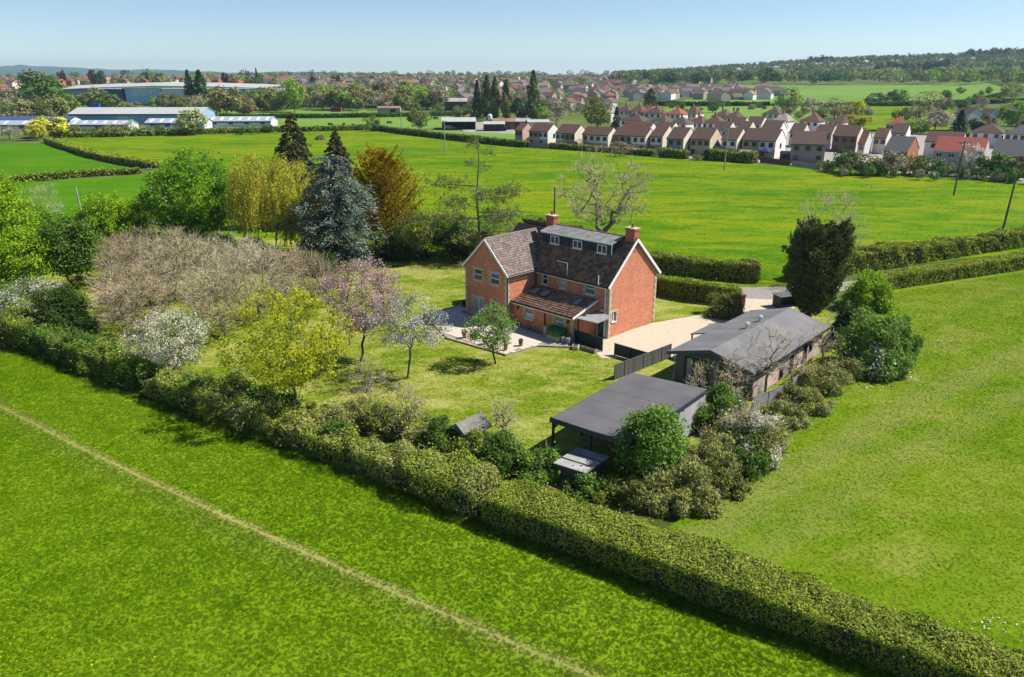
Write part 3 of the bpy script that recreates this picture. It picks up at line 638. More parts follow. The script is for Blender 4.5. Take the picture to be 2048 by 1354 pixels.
# porch canopy over the side door
q = MB(); q.prism([(-3.0, 1.3, 2.32), (-2.6, -.75, 2.22), (-.35, -.75, 2.3), (-.3, 1.3, 2.42)], (0, 0, .07)); cn = q.build("canopy", plain("canopy_sheet", (.26, .26, .26), .5, .4, .15, 2.0), house)
q = MB()
for (x, y) in ((-2.8, 1.2), (-2.5, -.65)): q = MB(); q.bb(x - .05, x + .05, y - .05, y + .05, 0, 2.28); q.build("canopy_post", m_anth, cn)
# outlet vents and extractor on the wall
q = MB(); q.box((-.06, .72, 2.55), (.12, .3, .16)); q.build("meter_box", m_white, house)

# patio of slabs ---------------------------------------------------
PZ = 0.16
pat_poly = [(-10.5, 10.4), (-9.8, 3.35), (-6.2, 3.05), (-4.3, .75), (-3.3, .9), (-3.3, 9.0), (-4.1, 9.1), (-4.1, 15.2), (-2.6, 15.2), (-2.6, 17.4), (-7.5, 17.2)]
def inside(p, poly):
    c = False; j = len(poly) - 1
    for i in range(len(poly)):
        (xi, yi), (xj, yj) = poly[i], poly[j]
        if (yi > p[1]) != (yj > p[1]) and p[0] < (xj - xi) * (p[1] - yi) / (yj - yi) + xi: c = not c
        j = i
    return c
m_slab = tilemat("patio_stone", (.40, .34, .27), (.50, .43, .35), (.60, .53, .45), 0.8)
m_patedge = plain("patio_mortar_and_edging", (.30, .25, .20), .9, .1, .3, 2.0, .4)
pb = MB(); pb.prism([(p[0], p[1], -.03) for p in pat_poly], (0, 0, PZ + .01)); patio = pb.build("patio", m_patedge, None, (OX, OY, 0)); patio.rotation_euler = (0, 0, HTH); tag(patio, kind="structure")
sm_ = []
for (a, b2) in ((.72, .72), (.72, .48), (.48, .72)):
    q = MB(); q.box((0, 0, 0), (a - .02, b2 - .02, .04)); sm_.append(q.mesh("paving_slab", m_slab))
rg = random.Random(5); x = -11.0
while x < -2.5:
    y = .4; wdt = rg.choice((.72, .72, .48))
    while y < 17.6:
        ln = .72 if wdt < .6 else rg.choice((.72, .72, .48))
        if all(inside((x + sx * wdt, y + sy * ln), pat_poly) for sx, sy in ((.1, .1), (.9, .1), (.1, .9), (.9, .9))) and not (x + wdt > -4.05 and 8.9 < y + ln / 2 < 15):
            mi = 2 if wdt < .6 else (0 if ln > .6 else 1)
            s = link("paving_slab", sm_[mi], patio, (x + wdt / 2, y + ln / 2, PZ + rg.uniform(-.004, .006)))
        y += ln
    x += wdt
def hl(b, a, z=0.0):
    v = Matrix.Rotation(HTH, 3, 'Z') @ Vector((b, a, z)); return Vector((OX + v.x, OY + v.y, z))
# ---------------------------------------------------------------- outbuildings
m_felt = plain("grey_roof_felt", (.12, .115, .121), 0.9, 0.1, 0.2, 0.45, 0.25)
m_felt2 = plain("mid_grey_roof_felt", (.165, .162, .166), 0.88, 0.12, 0.22, 0.4, 0.2)
m_log = plain("sunlit_log_board", (.42, .325, .275), 0.8, 0.2, 0.3, 2.5, 0.3)  # chalet's long side: sunlight put into the board colour
m_logd = plain("charcoal_board", (.10, .098, .10), 0.75, 0.25, 0.2, 3.0, 0.3)
m_slat = plain("pale_grey_slat", (.30, .30, .32), 0.7, 0.3, 0.2, 3.0)
m_green = plain("green_curtain_cloth", (.17, .26, .05), 0.8, 0.2, 0.3, 5.0)
m_wood = plain("weathered_timber", (.22, .20, .17), 0.85, 0.15, 0.3, 3.0, 0.4)
m_ply = plain("faded_shed_roof", (.33, .325, .31), 0.85, 0.15, 0.25, 2.0, 0.3)
def unit_board(h, t, mat, name="board"):
    b = MB(); b.prism([(0, 0, 0), (0, -t * .6, h * .12), (0, -t, h * .5), (0, -t * .6, h * .9), (0, 0, h * .99)], (1, 0, 0)); return b.mesh(name, mat)
def boards(parent, o, ang, L, z0, z1, h, t, mat, holes=(), name="board", me=None):
    """courses of boards on a wall starting at o, running along angle ang, split by openings"""
    me = me or unit_board(h, t, mat, name); z = z0; c, s = math.cos(ang), math.sin(ang)
    while z < z1 - h * .6:
        cuts = sorted({0.0, L, *[v for q in holes if q[2] < z + h / 2 < q[3] for v in q[:2]]})
        for a, b in zip(cuts, cuts[1:]):
            if any(q[0] <= a + .01 and b - .01 <= q[1] and q[2] < z + h / 2 < q[3] for q in holes): continue
            x = link(name, me, parent, (o[0] + c * a, o[1] + s * a, o[2] + z)); x.rotation_euler = (0, 0, ang); x.scale = (b - a - .004, 1, 1)
        z += h
    return me
# --- chalet
CA = math.radians(48.3); CL, CW, CE, CR = 13.6, 6.35, 2.45, 3.3
chalet = thing("chalet", "long single storey timber chalet with grey felt gable roof and two roof vents", "chalet", (17.71, 51.84, 0), CA)
c = MB(); hf = [(3.55, 5.6, .12, 2.2), (.95, 2.65, .85, 2.05)]; hs = [(4.9, 5.6, .2, 2.1), (6.8, 7.5, .2, 2.1), (9.5, 10.3, .2, 2.1), (10.7, 11.4, .9, 2.1)]
wall_panel(c, (0, 0, 0), Y_, -X, CW, 0, CE, hf, .15); wall_panel(c, (.15, 0, 0), X, -Y_, CL - .3, 0, CE, [(a - .15, b - .15, p, q) for a, b, p, q in hs], .15)
wall_panel(c, (CL, 0, 0), Y_, X, CW, 0, CE, [], .15); wall_panel(c, (.15, CW, 0), X, Y_, CL - .3, 0, CE, [], .15)
c.prism([(.0, .1, CE), (.0, CW - .1, CE), (.0, CW / 2, CR - .05)], (.15, 0, 0)); c.prism([(CL - .15, .1, CE), (CL - .15, CW - .1, CE), (CL - .15, CW / 2, CR - .05)], (.15, 0, 0))
c.build("wall", m_logd, chalet)
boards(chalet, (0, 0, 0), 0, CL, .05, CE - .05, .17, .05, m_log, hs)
m_logshade = plain("grey_brown_board", (.19, .165, .15), .75, .25, .25, 3.0, .3)  # same boards on the front, darkened in colour for the shade there
boards(chalet, (0, CW, 0), -math.pi / 2, CW, .05, CE - .05, .17, .05, m_logshade, [(CW - b, CW - a, p, q) for a, b, p, q in hf])
c = MB(); o5 = .45; kz = (CR - CE) / (CW / 2); e0 = CE - o5 * kz
c.prism([(-o5 - .25, -o5, e0), (-o5 - .25, CW / 2, CR), (-o5 - .25, CW + o5, e0), (-o5 - .25, CW + o5, e0 + .14), (-o5 - .25, CW / 2, CR + .14), (-o5 - .25, -o5, e0 + .14)], (CL + 2 * o5 + .2, 0, 0))
rf = c.build("roof", m_felt2, chalet)
c = MB(); bar(c, (-o5 - .28, -o5 - .03, e0 + .03), (-o5 - .28, CW / 2, CR + .03), .05, .26); bar(c, (-o5 - .283, CW / 2, CR + .03), (-o5 - .283, CW + o5 + .03, e0 + .03), .05, .26); c.build("barge_board", m_logd, rf)
c = MB(); c.bb(-o5 - .2, CL + o5, -o5 - .06, -o5 - .005, e0 - .06, e0 + .12); c.build("gutter", m_black, rf)
c = MB(); c.prism([(5.0, CW + o5 - .2, e0 + .16), (8.6, CW + o5 - .2, e0 + .16), (8.6, CW + 1.6, e0 - .22), (5.0, CW + 1.6, e0 - .22)], (0, 0, .1)); c.build("side_porch_roof", m_felt2, rf)
c = MB(); c.bb(5.1, 5.2, CW + 1.45, CW + 1.55, 0, e0 - .2); c.bb(8.4, 8.5, CW + 1.45, CW + 1.55, 0, e0 - .2); c.build("porch_post", m_logd, chalet)
m_galv = plain("galvanised_metal", (.62, .63, .64), 0.35, 0.5, 0.1, 4.0, 0, 0.6)
for xv in (6.5, 9.0):
    c = MB(); zz = CR - .55 * kz + .1
    c.tube([(xv, CW / 2 + .55, zz), (xv, CW / 2 + .55, zz + .28)], .15, 12); c.tube([(xv, CW / 2 + .55, zz + .28), (xv, CW / 2 + .55, zz + .33), (xv, CW / 2 + .55, zz + .5), (xv, CW / 2 + .55, zz + .56)], [.2, .24, .2, .06], 12); c.box((xv, CW / 2 + .57, zz), (.5, .5, .03), 0, 0, 0, -.26)
    c.build("roof_vent", m_galv, rf)
def simple_window(parent, o, u, nrm, a0, a1, z0, z1, frame, panes, n=2, rec=.06):
    f = MB(); w = .06
    for (x0, x1, y0, y1) in ((a0, a0 + w, z0, z1), (a1 - w, a1, z0, z1), (a0 + w, a1 - w, z1 - w, z1), (a0 + w, a1 - w, z0, z0 + w)): fbox(f, o, u, nrm, x0, x1, y0, y1, -rec - .04, .075)
    for k in range(1, n): xx = a0 + (a1 - a0) * k / n; fbox(f, o, u, nrm, xx - .03, xx + .03, z0 + w, z1 - w, -rec - .04, -rec + .03)
    fo = f.build("window", frame, parent)
    for k in range(n):
        p = MB(); fbox(p, o, u, nrm, a0 + (a1 - a0) * k / n + .005, a0 + (a1 - a0) * (k + 1) / n - .005, z0 + .02, z1 - .02, -rec - .06, -rec - .035); p.build("pane", panes[k % len(panes)], fo)
    return fo
simple_window(chalet, O0, Y_, -X, 3.55, 5.6, .12, 2.2, m_anth, [m_green, m_green, m_pane2], 3); simple_window(chalet, O0, Y_, -X, .95, 2.65, .85, 2.05, m_anth, [m_glass, m_green], 2)
for h in hs: simple_window(chalet, O0, X, -Y_, h[0], h[1], h[2], h[3], m_anth, [m_glass], 1)
c = MB(); c.tube([(-.3, CW + .2, e0), (-.1, CW + .08, 2.0), (-.1, CW + .08, .05)], .04, 6); c.build("downpipe", m_white, chalet)
# --- open shelter with flat roof
KA = math.radians(51.0); kd = Vector((math.cos(KA), math.sin(KA), 0)); kr = Vector((math.sin(KA), -math.cos(KA), 0))
shel = thing("open_shelter", "large open timber shelter with flat dark felt roof beside the lawn", "shelter", (2.55, 43.5, 0), KA)
SL, SWd = 10.0, 5.7          # local x back along the lawn, local -y across
c = MB(); c.prism([(-.1, .12, 2.36), (SL, .12, 2.36), (SL, -SWd, 2.62), (-.1, -SWd, 2.62)], (0, 0, .12)); c.build("roof", m_felt, shel)
c = MB(); c.bb(-.14, -.105, -SWd, .12, 2.28, 2.62); c.bb(-.1, SL, .125, .16, 2.2, 2.47); c.bb(-.1, SL, -SWd - .04, -SWd - .005, 2.42, 2.72); c.build("fascia", m_anth, shel)
for px, py in ((.1, 0), (3.4, 0), (6.7, 0), (9.8, 0), (.1, -SWd + .15), (9.8, -SWd + .15), (5.0, -SWd + .15), (.1, -2.8)):
    c = MB(); c.bb(px - .07, px + .07, py - .07, py + .07, 0, 2.38); p = c.build("post", m_anth, shel)
    c = MB(); bar(c, (px, py, 1.75), (px + .55 if px < 9 else px - .55, py, 2.33), .07, .09); bar(c, (px, py, 1.75), (px, py + (.5 if py < -1 else -.5), 2.33), .07, .09); c.build("brace", m_anth, p)
boards(shel, (2.0, -SWd + .02, 0), 0, 7.9, .1, 2.35, .15, .03, m_slat, [(3.6, 3.75, 0, 3)], "slat")
boards(shel, (SL - .1, -SWd + .1, 0), math.pi / 2, SWd - .2, .1, 2.3, .15, .03, m_logd, (), "slat")
c = MB(); c.bb(2.0, SL - .1, -SWd + .05, -SWd + .09, 0, 2.4); c.bb(SL - .09, SL - .05, -SWd + .1, -.1, 0, 2.35); c.build("back_lining", m_logd, shel)
for i in range(2, 10, 2): c = MB(); c.prism([(i - .02, .12, 2.482), (i + .03, .12, 2.482), (i + .03, -SWd, 2.742), (i - .02, -SWd, 2.742)], (0, 0, .006)); c.build("felt_lap", m_felt, shel)
for sgn, y0, y1 in ((1, CW / 2, CW + o5), (-1, CW / 2, -o5)):
    for i in range(1, 14, 2): c = MB(); x_ = i * 1.0 - .5; c.prism([(x_, y0, CR + .142), (x_ + .05, y0, CR + .142), (x_ + .05, y1, e0 + .142), (x_, y1, e0 + .142)], (0, 0, .006)); c.build("felt_lap", m_felt2, rf)
# --- store box in front of it
st = thing("garden_store", "low grey garden store with felt lid behind the hedge", "store", (G(1178, 912, 1.15).x - .5, G(1178, 912, 1.15).y - .5, 0), KA)
c = MB(); c.bb(-1.15, 1.15, -1.0, 1.0, 0, 1.05); c.build("body", m_logd, st)
c = MB(); c.prism([(-1.3, -1.15, 1.18), (1.3, -1.15, 1.18), (1.3, 1.15, 1.06), (-1.3, 1.15, 1.06)], (0, 0, .06)); c.build("lid", m_ply, st)
for xx in (-.45, .4):  # shadow stripes across the lid, made as dark raised strips
    c = MB(); c.prism([(xx - .03, -1.16, 1.245), (xx + .03, -1.16, 1.245), (xx + .03, 1.16, 1.125), (xx - .03, 1.16, 1.125)], (0, 0, .05)); c.build("shadow_stripe", m_logd, st)
m_phroof = plain("weathered_felt", (.17, .165, .155), .9, .1, .3, 2.0, .3)
# --- little playhouse
a, b_ = G(916, 846, 1.75), G(958, 826, 1.75); mid = (a + b_) / 2; ang = math.atan2(b_.y - a.y, b_.x - a.x)
ph = thing("playhouse", "small shed with weathered felt roof behind the hedge on the lawn", "shed", (mid.x, mid.y, 0), ang)
c = MB(); c.bb(-.95, .95, -.75, .75, 0, 1.1); c.prism([(-.95, -.75, 1.1), (-.95, .75, 1.1), (-.95, 0, 1.68)], (1.9, 0, 0)); c.build("wall", m_wood, ph)
for s in (-1, 1):
    c = MB(); c.prism([(-1.15, s * .004, 1.72), (1.15, s * .004, 1.72), (1.15, s * 1.0, 1.0), (-1.15, s * 1.0, 1.0)], (0, 0, .05)); c.build("roof_panel", m_phroof, ph)
c = MB(); bar(c, (-1.18, -1.0, 1.0), (-1.18, 0, 1.74), .04, .12); bar(c, (-1.18, 0, 1.74), (-1.18, 1.0, 1.0), .04, .12); bar(c, (1.18, -1.0, 1.0), (1.18, 0, 1.74), .04, .12); bar(c, (1.18, 0, 1.74), (1.18, 1.0, 1.0), .04, .12); c.build("barge_board", m_slat, ph)

# ---------------------------------------------------------------- fences and gates
def fence(name, label, pts, h, mat, bw=.19, post=1.83, pm=None, cap=True, cat="fence", th=.025):
    pts = [Vector((p[0], p[1], 0)) for p in pts]; root = thing(name, label, cat, pts[0])
    ub = MB(); ub.box((0, 0, h / 2), (bw * 1.1, th, h)); ub = ub.mesh("board", mat); up = MB(); up.box((0, 0, (h + .1) / 2), (.1, .1, h + .1)); up = up.mesh("post", pm or mat)
    for p, q in zip(pts, pts[1:]):
        d = q - p; L = d.length; ang = math.atan2(d.y, d.x); n_ = max(1, math.ceil(L / bw)); k = max(1, round(L / post))
        for i in range(n_):
            c = p + d * ((i + .5) / n_) - pts[0]; o = link("board", ub, root, c + Vector((math.sin(ang), -math.cos(ang), 0)) * (.012 if i % 2 else 0) + Vector((0, 0, .04))); o.rotation_euler = (0, 0, ang)
        for i in range(k + 1):
            c = p + d * (i / k) - pts[0]; o = link("post", up, root, c); o.rotation_euler = (0, 0, ang)
        if cap:
            r = MB(); r.box((0, 0, 0), (L, .07, .05)); o = r.build("rail", pm or mat, root, (p + q) / 2 - pts[0] + Vector((0, 0, h + .065))); o.rotation_euler = (0, 0, ang)
    return root
fa, fb = G(1224, 760), G(1340, 716)
fence("fence", "dark boarded fence with posts between lawn and chalet", [(fa.x + .2, fa.y, 0), (fb.x, fb.y, 0)], 1.2, m_logd, .25, 1.2)
g1, g2 = hl(-2.95, -3.1), hl(-2.9, -6.4)
fence("gate", "low dark grey boarded gate panels across the gravel drive", [g1, (g1 + g2) / 2, g2], 1.0, m_anth, .3, 1.75, cat="gate")
g1, g2 = hl(-2.95, 1.35), hl(-3.02, -1.75)
fence("porch_screen", "low dark grey screen beside the porch of the brick house", [g1, g2], 1.15, m_anth, .3, 1.6, cat="fence")
fa, fb, fc = G(1492, 806), G(1545, 790), G(1603, 772)
fence("fence", "pale weathered fence at the foot of the chalet's board wall", [(17.2, 49.8, 0), (20.2, 52.0, 0), (24.3, 56.8, 0)], 1.15, m_slat, .14, 1.7, m_wood)
m_shed0 = plain("dark_coping", (.14, .06, .045), .8, .2, .2)
# entrance pillars of brick, bins
gp = G(1481, 617); q = MB(); q.bb(-.28, .28, -.28, .28, 0, 1.35); q.bb(-.33, .33, -.33, .33, 1.35, 1.45); t_ = thing("gate_pillar", "dark red brick gate pillar at the end of the clipped hedge", "pillar", gp, .5)
q.build("shaft", brickmat("pillar_brick", (.16, .04, .03), (.12, .035, .028), (.16, .1, .08)), t_); q = MB(); q.prism([(-.3, -.3, 1.452), (.3, -.3, 1.452), (.3, .3, 1.452), (-.3, .3, 1.452)], (0, 0, .08)); q.build("cap", m_shed0, t_)
bs = G(1572, 612); t_ = thing("bin_store", "black open bin store under the dark yew tree", "bin store", bs, .35)
q = MB(); q.bb(-1.3, 1.3, .55, .6, 0, 1.2); q.bb(-1.3, -1.25, -.6, .55, 0, 1.2); q.bb(1.25, 1.3, -.6, .55, 0, 1.2); q.build("wall", m_black, t_)
q = MB(); q.prism([(-1.45, -.75, 1.22), (1.45, -.75, 1.22), (1.45, .7, 1.34), (-1.45, .7, 1.34)], (0, 0, .06)); q.build("roof", m_logd, t_)
# ---------------------------------------------------------------- things on the patio
m_tarp = plain("green_tarpaulin", (.035, .13, .025), 0.6, 0.3, 0.25, 5.0, 0.4); m_plant = leafmat("pot_plant_leaf", [(0, (.03, .08, .01)), (.6, (.08, .17, .02)), (1, (.16, .25, .05))])
lg = thing("log_store", "log store under a bright green cover against the house", "log store", hl(-3.85, 2.9, 0), HTH)
q = MB(); q.bb(-.42, .42, -.75, .75, PZ, 1.0)
q.build("crate", m_stone, lg)
q = MB(); q.prism([(-.5, -.8, .62), (-.5, -.8, 1.03), (-.3, -.8, 1.2), (.3, -.8, 1.32), (.5, -.8, 1.3), (.5, -.8, .5)], (0, 1.6, 0)); q.build("cover", m_tarp, lg)
def jerry(loc, label, rz):
    t = thing("water_container", label, "container", loc, rz); q = MB(); q.prism([(-.2, -.2, .0), (.2, -.2, 0), (.2, .2, 0), (-.2, .2, 0)], (0, 0, .5)); q.prism([(-.19, -.19, .5), (.19, -.19, .5), (.19, .19, .5), (-.19, .19, .5)], (0, 0, .06))
    q.tube([(0, -.1, .56), (0, -.1, .62), (0, .1, .62), (0, .1, .56)], .03, 6); q.build("body", m_slat, t); q = MB(); q.tube([(.12, 0, .56), (.12, 0, .63)], .05, 8); q.build("cap", m_white, t)
jerry(hl(-4.0, 1.85, PZ), "white plastic container next to the green log store", .3); jerry(hl(-3.95, 1.32, PZ), "white plastic container next to the porch screen", .9)
wb = thing("water_butt", "pale stone coloured water butt under the black drainpipe", "water butt", hl(-3.55, 4.35, PZ), 0)
q = MB(); q.tube([(0, 0, 0), (0, 0, .15), (0, 0, .5), (0, 0, .85)], [.25, .29, .31, .27], 14); q.build("barrel", m_stone, wb); q = MB(); q.tube([(0, 0, .852), (0, 0, .89)], [.29, .27], 14); q.build("lid", m_stone, wb)
sk = thing("planter_trough", "pale stone trough on the lawn edge by the porch screen", "trough", hl(-4.05, .35, 0), HTH + .5)
q = MB(); q.bb(-.5, .5, -.28, .28, 0, .36); q.build("body", m_stone, sk); q = MB(); q.bb(-.44, .44, -.22, .22, .362, .375); q.build("soil", m_soil, sk)
tr = thing("planter_trough", "low dark planter along the foot of the porch screen", "trough", hl(-3.75, -.9, 0), HTH + math.pi / 2)
q = MB(); q.bb(-.8, .8, -.22, .22, 0, .32); q.build("body", m_wood, tr); q = MB(); q.bb(-.74, .74, -.17, .17, .322, .33); q.build("soil", m_soil, tr)
ub = thing("bucket", "small turquoise bucket standing against the lean-to wall", "bucket", hl(-3.6, 6.7, PZ), 0)
q = MB(); q.tube([(0, 0, 0), (0, 0, .3)], [.12, .17], 12); q.build("pail", plain("turquoise_plastic", (.02, .30, .42), .4, .4, .05), ub)
q = MB(); q.tube([(-.17, 0, .3), (-.1, 0, .42), (.1, 0, .42), (.17, 0, .3)], .012, 5); q.build("handle", m_black, ub)
def leafball(rng, n, c, r, s, flat=1.0):
    d = rng.normal(size=(n, 3)); d /= np.linalg.norm(d, axis=1)[:, None]; rad = rng.uniform(.4, 1, n)[:, None] ** .6
    return np.asarray(c) + d * rad * np.asarray(r), d
def pot(loc, label, R, H, plant, seed, mat=None):
    t = thing("plant_pot", label, "plant pot", loc, 0); q = MB(); q.tube([(0, 0, 0), (0, 0, H * .85), (0, 0, H * .86), (0, 0, H)], [R * .7, R * .95, R * 1.08, R * 1.08], 14); q.build("pot", mat or m_terra, t)
    if plant:
        rng = np.random.default_rng(seed); C, D = leafball(rng, 160, (0, 0, H + plant * .5), (plant * .6, plant * .6, plant * .6), .08)
        link("plant", leaf_mesh("plant", C, D, rng.uniform(.04, .09, 160), rng, m_plant), t)
# ---------------------------------------------------------------- plants: how they are grown
def unit(v): return v / np.maximum(np.linalg.norm(v, axis=-1, keepdims=True), 1e-9)
def leaf_arrays(C, D, size, rng, tang=None, aspect=.62, spread=.9):
    """rhombic leaves: centres C, facing roughly D"""
    n = len(C); N = unit(D + rng.normal(size=(n, 3)) * spread)
    t = tang if tang is not None else rng.normal(size=(n, 3))
    t = unit(t - N * (t * N).sum(1, keepdims=True) * (0.0 if tang is not None else 1.0)); b = unit(np.cross(N, t))
    s = np.asarray(size)[:, None]
    k_ = s * rng.uniform(.85, 1.15, (n, 1))
    V = np.stack([C - t * k_ * .9, C + (t * .75 + b * aspect * 1.15) * k_, C + (t * .75 - b * aspect * 1.15) * k_], 1).reshape(-1, 3)
    return V, np.arange(3 * n).reshape(-1, 3)
def leaf_mesh(name, C, D, size, rng, mat, **kw):
    V, f = leaf_arrays(C, D, size, rng, **kw); return np_mesh(name, V, [f], [mat])
def tube_arrays(P0, P1, R0, R1, k=5):
    n = len(P0); d = unit(P1 - P0); a = np.where(np.abs(d[:, 2:3]) < .9, np.array([[0, 0, 1.]]), np.array([[1., 0, 0]])); u_ = unit(np.cross(d, a)); w_ = np.cross(d, u_)
    th = np.arange(k) * 2 * np.pi / k; ring = u_[:, None] * np.cos(th)[None, :, None] + w_[:, None] * np.sin(th)[None, :, None]
    V = np.concatenate([P0[:, None] + ring * R0[:, None, None], P1[:, None] + ring * R1[:, None, None]], 1).reshape(-1, 3)
    j = np.arange(k); q = np.stack([j, (j + 1) % k, k + (j + 1) % k, k + j], 1)
    return V, (np.arange(n)[:, None, None] * 2 * k + q[None]).reshape(-1, 4)
def join_arrays(parts):
    Vs = []; Fs = []; b = 0
    for V, f in parts:
        if len(V) == 0: continue
        Vs.append(V); Fs.append(f + b); b += len(V)
    return np.concatenate(Vs), Fs
def crown_pts(rng, n, rx, ry, rz, lumps=7, shell=.45, flat_bottom=.6):
    """points through an uneven crown centred on the origin"""
    d = unit(rng.normal(size=(n, 3))); ld = unit(rng.normal(size=(lumps, 3))); ld[:, 2] = np.abs(ld[:, 2]) * .8 + ld[:, 2] * .2
    f = .80 + .28 * np.max(np.exp(5.0 * (d @ ld.T - 1)), 1)
    r = rng.uniform(shell ** 3, 1, n) ** (1 / 3) * f
    p = d * r[:, None] * np.array([rx, ry, rz]); p[:, 2] = np.where(p[:, 2] < 0, p[:, 2] * flat_bottom, p[:, 2]); return p
def skeleton(rng, pts, trunk_h, bf=.35, wig=.12, lean=(0, 0), stems=1, up=.12):
    """grow limbs from a trunk out to the points, shortest way in"""
    nodes = []; par = []; pl = []
    for s in range(stems):
        a = rng.uniform(0, 6.28); sp = .0 if stems == 1 else .35
        for k in range(5):
            t = k / 4; nodes.append(np.array([lean[0] * t + math.cos(a) * sp * (t + .15) * trunk_h * .5 + rng.normal() * .02 * trunk_h * (k > 0), lean[1] * t + math.sin(a) * sp * (t + .15) * trunk_h * .5 + rng.normal() * .02 * trunk_h * (k > 0), trunk_h * t]))
            par.append(-1 if k == 0 else len(nodes) - 2); pl.append(0 if k == 0 else pl[-1] + trunk_h / 4 * .6)
    N = np.zeros((len(nodes) + 2 * len(pts), 3)); N[:len(nodes)] = nodes; L = np.zeros(len(N)); L[:len(nodes)] = pl; m = len(nodes)
    ok = np.zeros(len(N), bool); ok[[i for i in range(m) if i % 5 >= 2]] = True
    order = np.argsort(np.linalg.norm(pts - np.array([lean[0], lean[1], trunk_h]), axis=1))
    for i in order:
        p = pts[i]; c = np.nonzero(ok[:m])[0]; dv = p - N[c]; dist = np.linalg.norm(dv, axis=1)
        cost = dist + bf * L[c] + np.where(dv[:, 2] < -.3 * dist, dist * .5, 0); j = c[np.argmin(cost)]; dd = np.linalg.norm(p - N[j])
        mid = (p + N[j]) / 2 + rng.normal(size=3) * wig * dd + np.array([0, 0, up * dd]) * (1 if p[2] > N[j][2] - .2 else -1) * -1 * 0 + np.array([0, 0, -up * dd])
        N[m] = mid; par.append(j); L[m] = L[j] + dd / 2; N[m + 1] = p; par.append(m); L[m + 1] = L[j] + dd; ok[m] = ok[m + 1] = True; m += 2
    par = np.array(par); cnt = np.zeros(m); has = np.zeros(m, bool); has[par[par >= 0]] = True; cnt[~has] = 1
    for i in range(m - 1, -1, -1):
        if par[i] >= 0: cnt[par[i]] += cnt[i]
    return N[:m], par, cnt, ~has
def limb_arrays(N, par, cnt, r_tip, power=.45, kmax=7, rmax=None):
    R = r_tip * np.maximum(cnt, 1) ** power
    if rmax: R = np.minimum(R, rmax)
    e = np.nonzero(par >= 0)[0]; P0, P1 = N[par[e]], N[e]; R0, R1 = R[par[e]], R[e]; R0 = np.minimum(R0, R1 * 1.6 + .004)
    big = R1 > r_tip * 3; parts = []
    for sel, k in ((big, kmax), (~big, 4)):
        if sel.any(): parts.append(tube_arrays(P0[sel], P1[sel], R0[sel], R1[sel], k))
    return parts
def twig_arrays(rng, P, D, ln, wd, n):
    """fine twigs, thin three-sided shoots"""
    P = np.repeat(P, n, 0); D = np.repeat(D, n, 0); m = len(P); d = unit(D + rng.normal(size=(m, 3)) * .75); l_ = rng.uniform(.4, 1, m)[:, None] * ln
    Q = P + rng.normal(size=P.shape) * ln * .2; E = Q + unit(d + np.array([0, 0, .15])) * l_
    w = np.full(m, wd)
    return [tube_arrays(Q, E, w, w * .35, 3)], E

m_bark = plain("grey_bark", (.17, .145, .12), .9, .1, .35, 3.0, .5); m_barkd = plain("dark_bark", (.05, .04, .03), .9, .1, .35, 3.0, .5); m_barkl = plain("pale_lichened_bark", (.30, .27, .22), .9, .1, .35, 2.0, .5)
m_twig = plain("brown_twigs", (.56, .45, .31), .9, .1, .3, .6); m_twigp = plain("pale_twigs", (.52, .45, .33), .9, .1, .35, .5); m_twigr = plain("reddish_twigs", (.44, .35, .23), .9, .1, .3, .6)
LM = {}
def lm(name, a, b, c, trans=.3, ns=.8, k=1.5):
    if max(c) > .5 and k == 1.5: k = 1.0
    LM[name] = leafmat(name + "_leaf", [(0, [v * k for v in a]), (.5, [v * k for v in b]), (1, [v * k for v in c])], trans, ns)
lm("lime", (.11, .14, .004), (.27, .30, .008), (.42, .42, .03), .42)
lm("fresh", (.030, .085, .004), (.075, .165, .008), (.15, .25, .018), k=1.9)
lm("bright", (.055, .12, .004), (.125, .215, .008), (.22, .30, .02), .35, k=1.9)
lm("mid", (.022, .055, .008), (.055, .105, .015), (.11, .165, .03), k=1.9)
lm("deep", (.014, .036, .006), (.035, .075, .012), (.075, .125, .022))
lm("olive", (.045, .06, .012), (.10, .115, .025), (.18, .18, .05), k=1.9)
lm("elder", (.035, .075, .010), (.085, .155, .022), (.16, .235, .045), k=1.9)
lm("hedge", (.035, .06, .006), (.12, .155, .018), (.24, .255, .05), .25, 1.2, 1.9)
lm("hedgey", (.05, .08, .006), (.15, .18, .018), (.25, .26, .045), .25, .9, 1.9)
lm("bramble", (.06, .075, .016), (.145, .16, .042), (.27, .25, .10), .28, 1.0, 2.0)
lm("blossom", (.42, .40, .30), (.64, .62, .50), (.80, .79, .70), .3, 1.0)
lm("cream", (.40, .38, .24), (.62, .60, .44), (.80, .78, .64), .3, 1.0)
lm("pink", (.34, .17, .20), (.55, .35, .37), (.72, .56, .56), .3, 1.0)
lm("apple", (.36, .32, .31), (.58, .54, .52), (.75, .71, .68), .3, 1.0)
lm("willow", (.17, .17, .012), (.31, .295, .03), (.44, .41, .07), .4)
lm("gold", (.10, .075, .004), (.36, .25, .008), (.60, .42, .02), .25, 1.4, .99)
lm("cedar", (.058, .078, .058), (.13, .165, .128), (.23, .275, .215), .15, 1.0, 1.35)
lm("spruce", (.026, .026, .012), (.06, .055, .025), (.115, .10, .045), .1, 1.0)
lm("yew", (.018, .024, .008), (.048, .058, .018), (.10, .108, .036), .15, 1.5, 2.2)
lm("pine", (.05, .065, .02), (.115, .13, .045), (.20, .20, .08), .15)
lm("redleaf", (.08, .05, .03), (.16, .11, .06), (.22, .19, .08), .25)
lm("ash", (.12, .13, .03), (.22, .22, .06), (.32, .31, .10), .3)
lm("palm", (.03, .06, .01), (.08, .12, .02), (.16, .19, .05), .2)

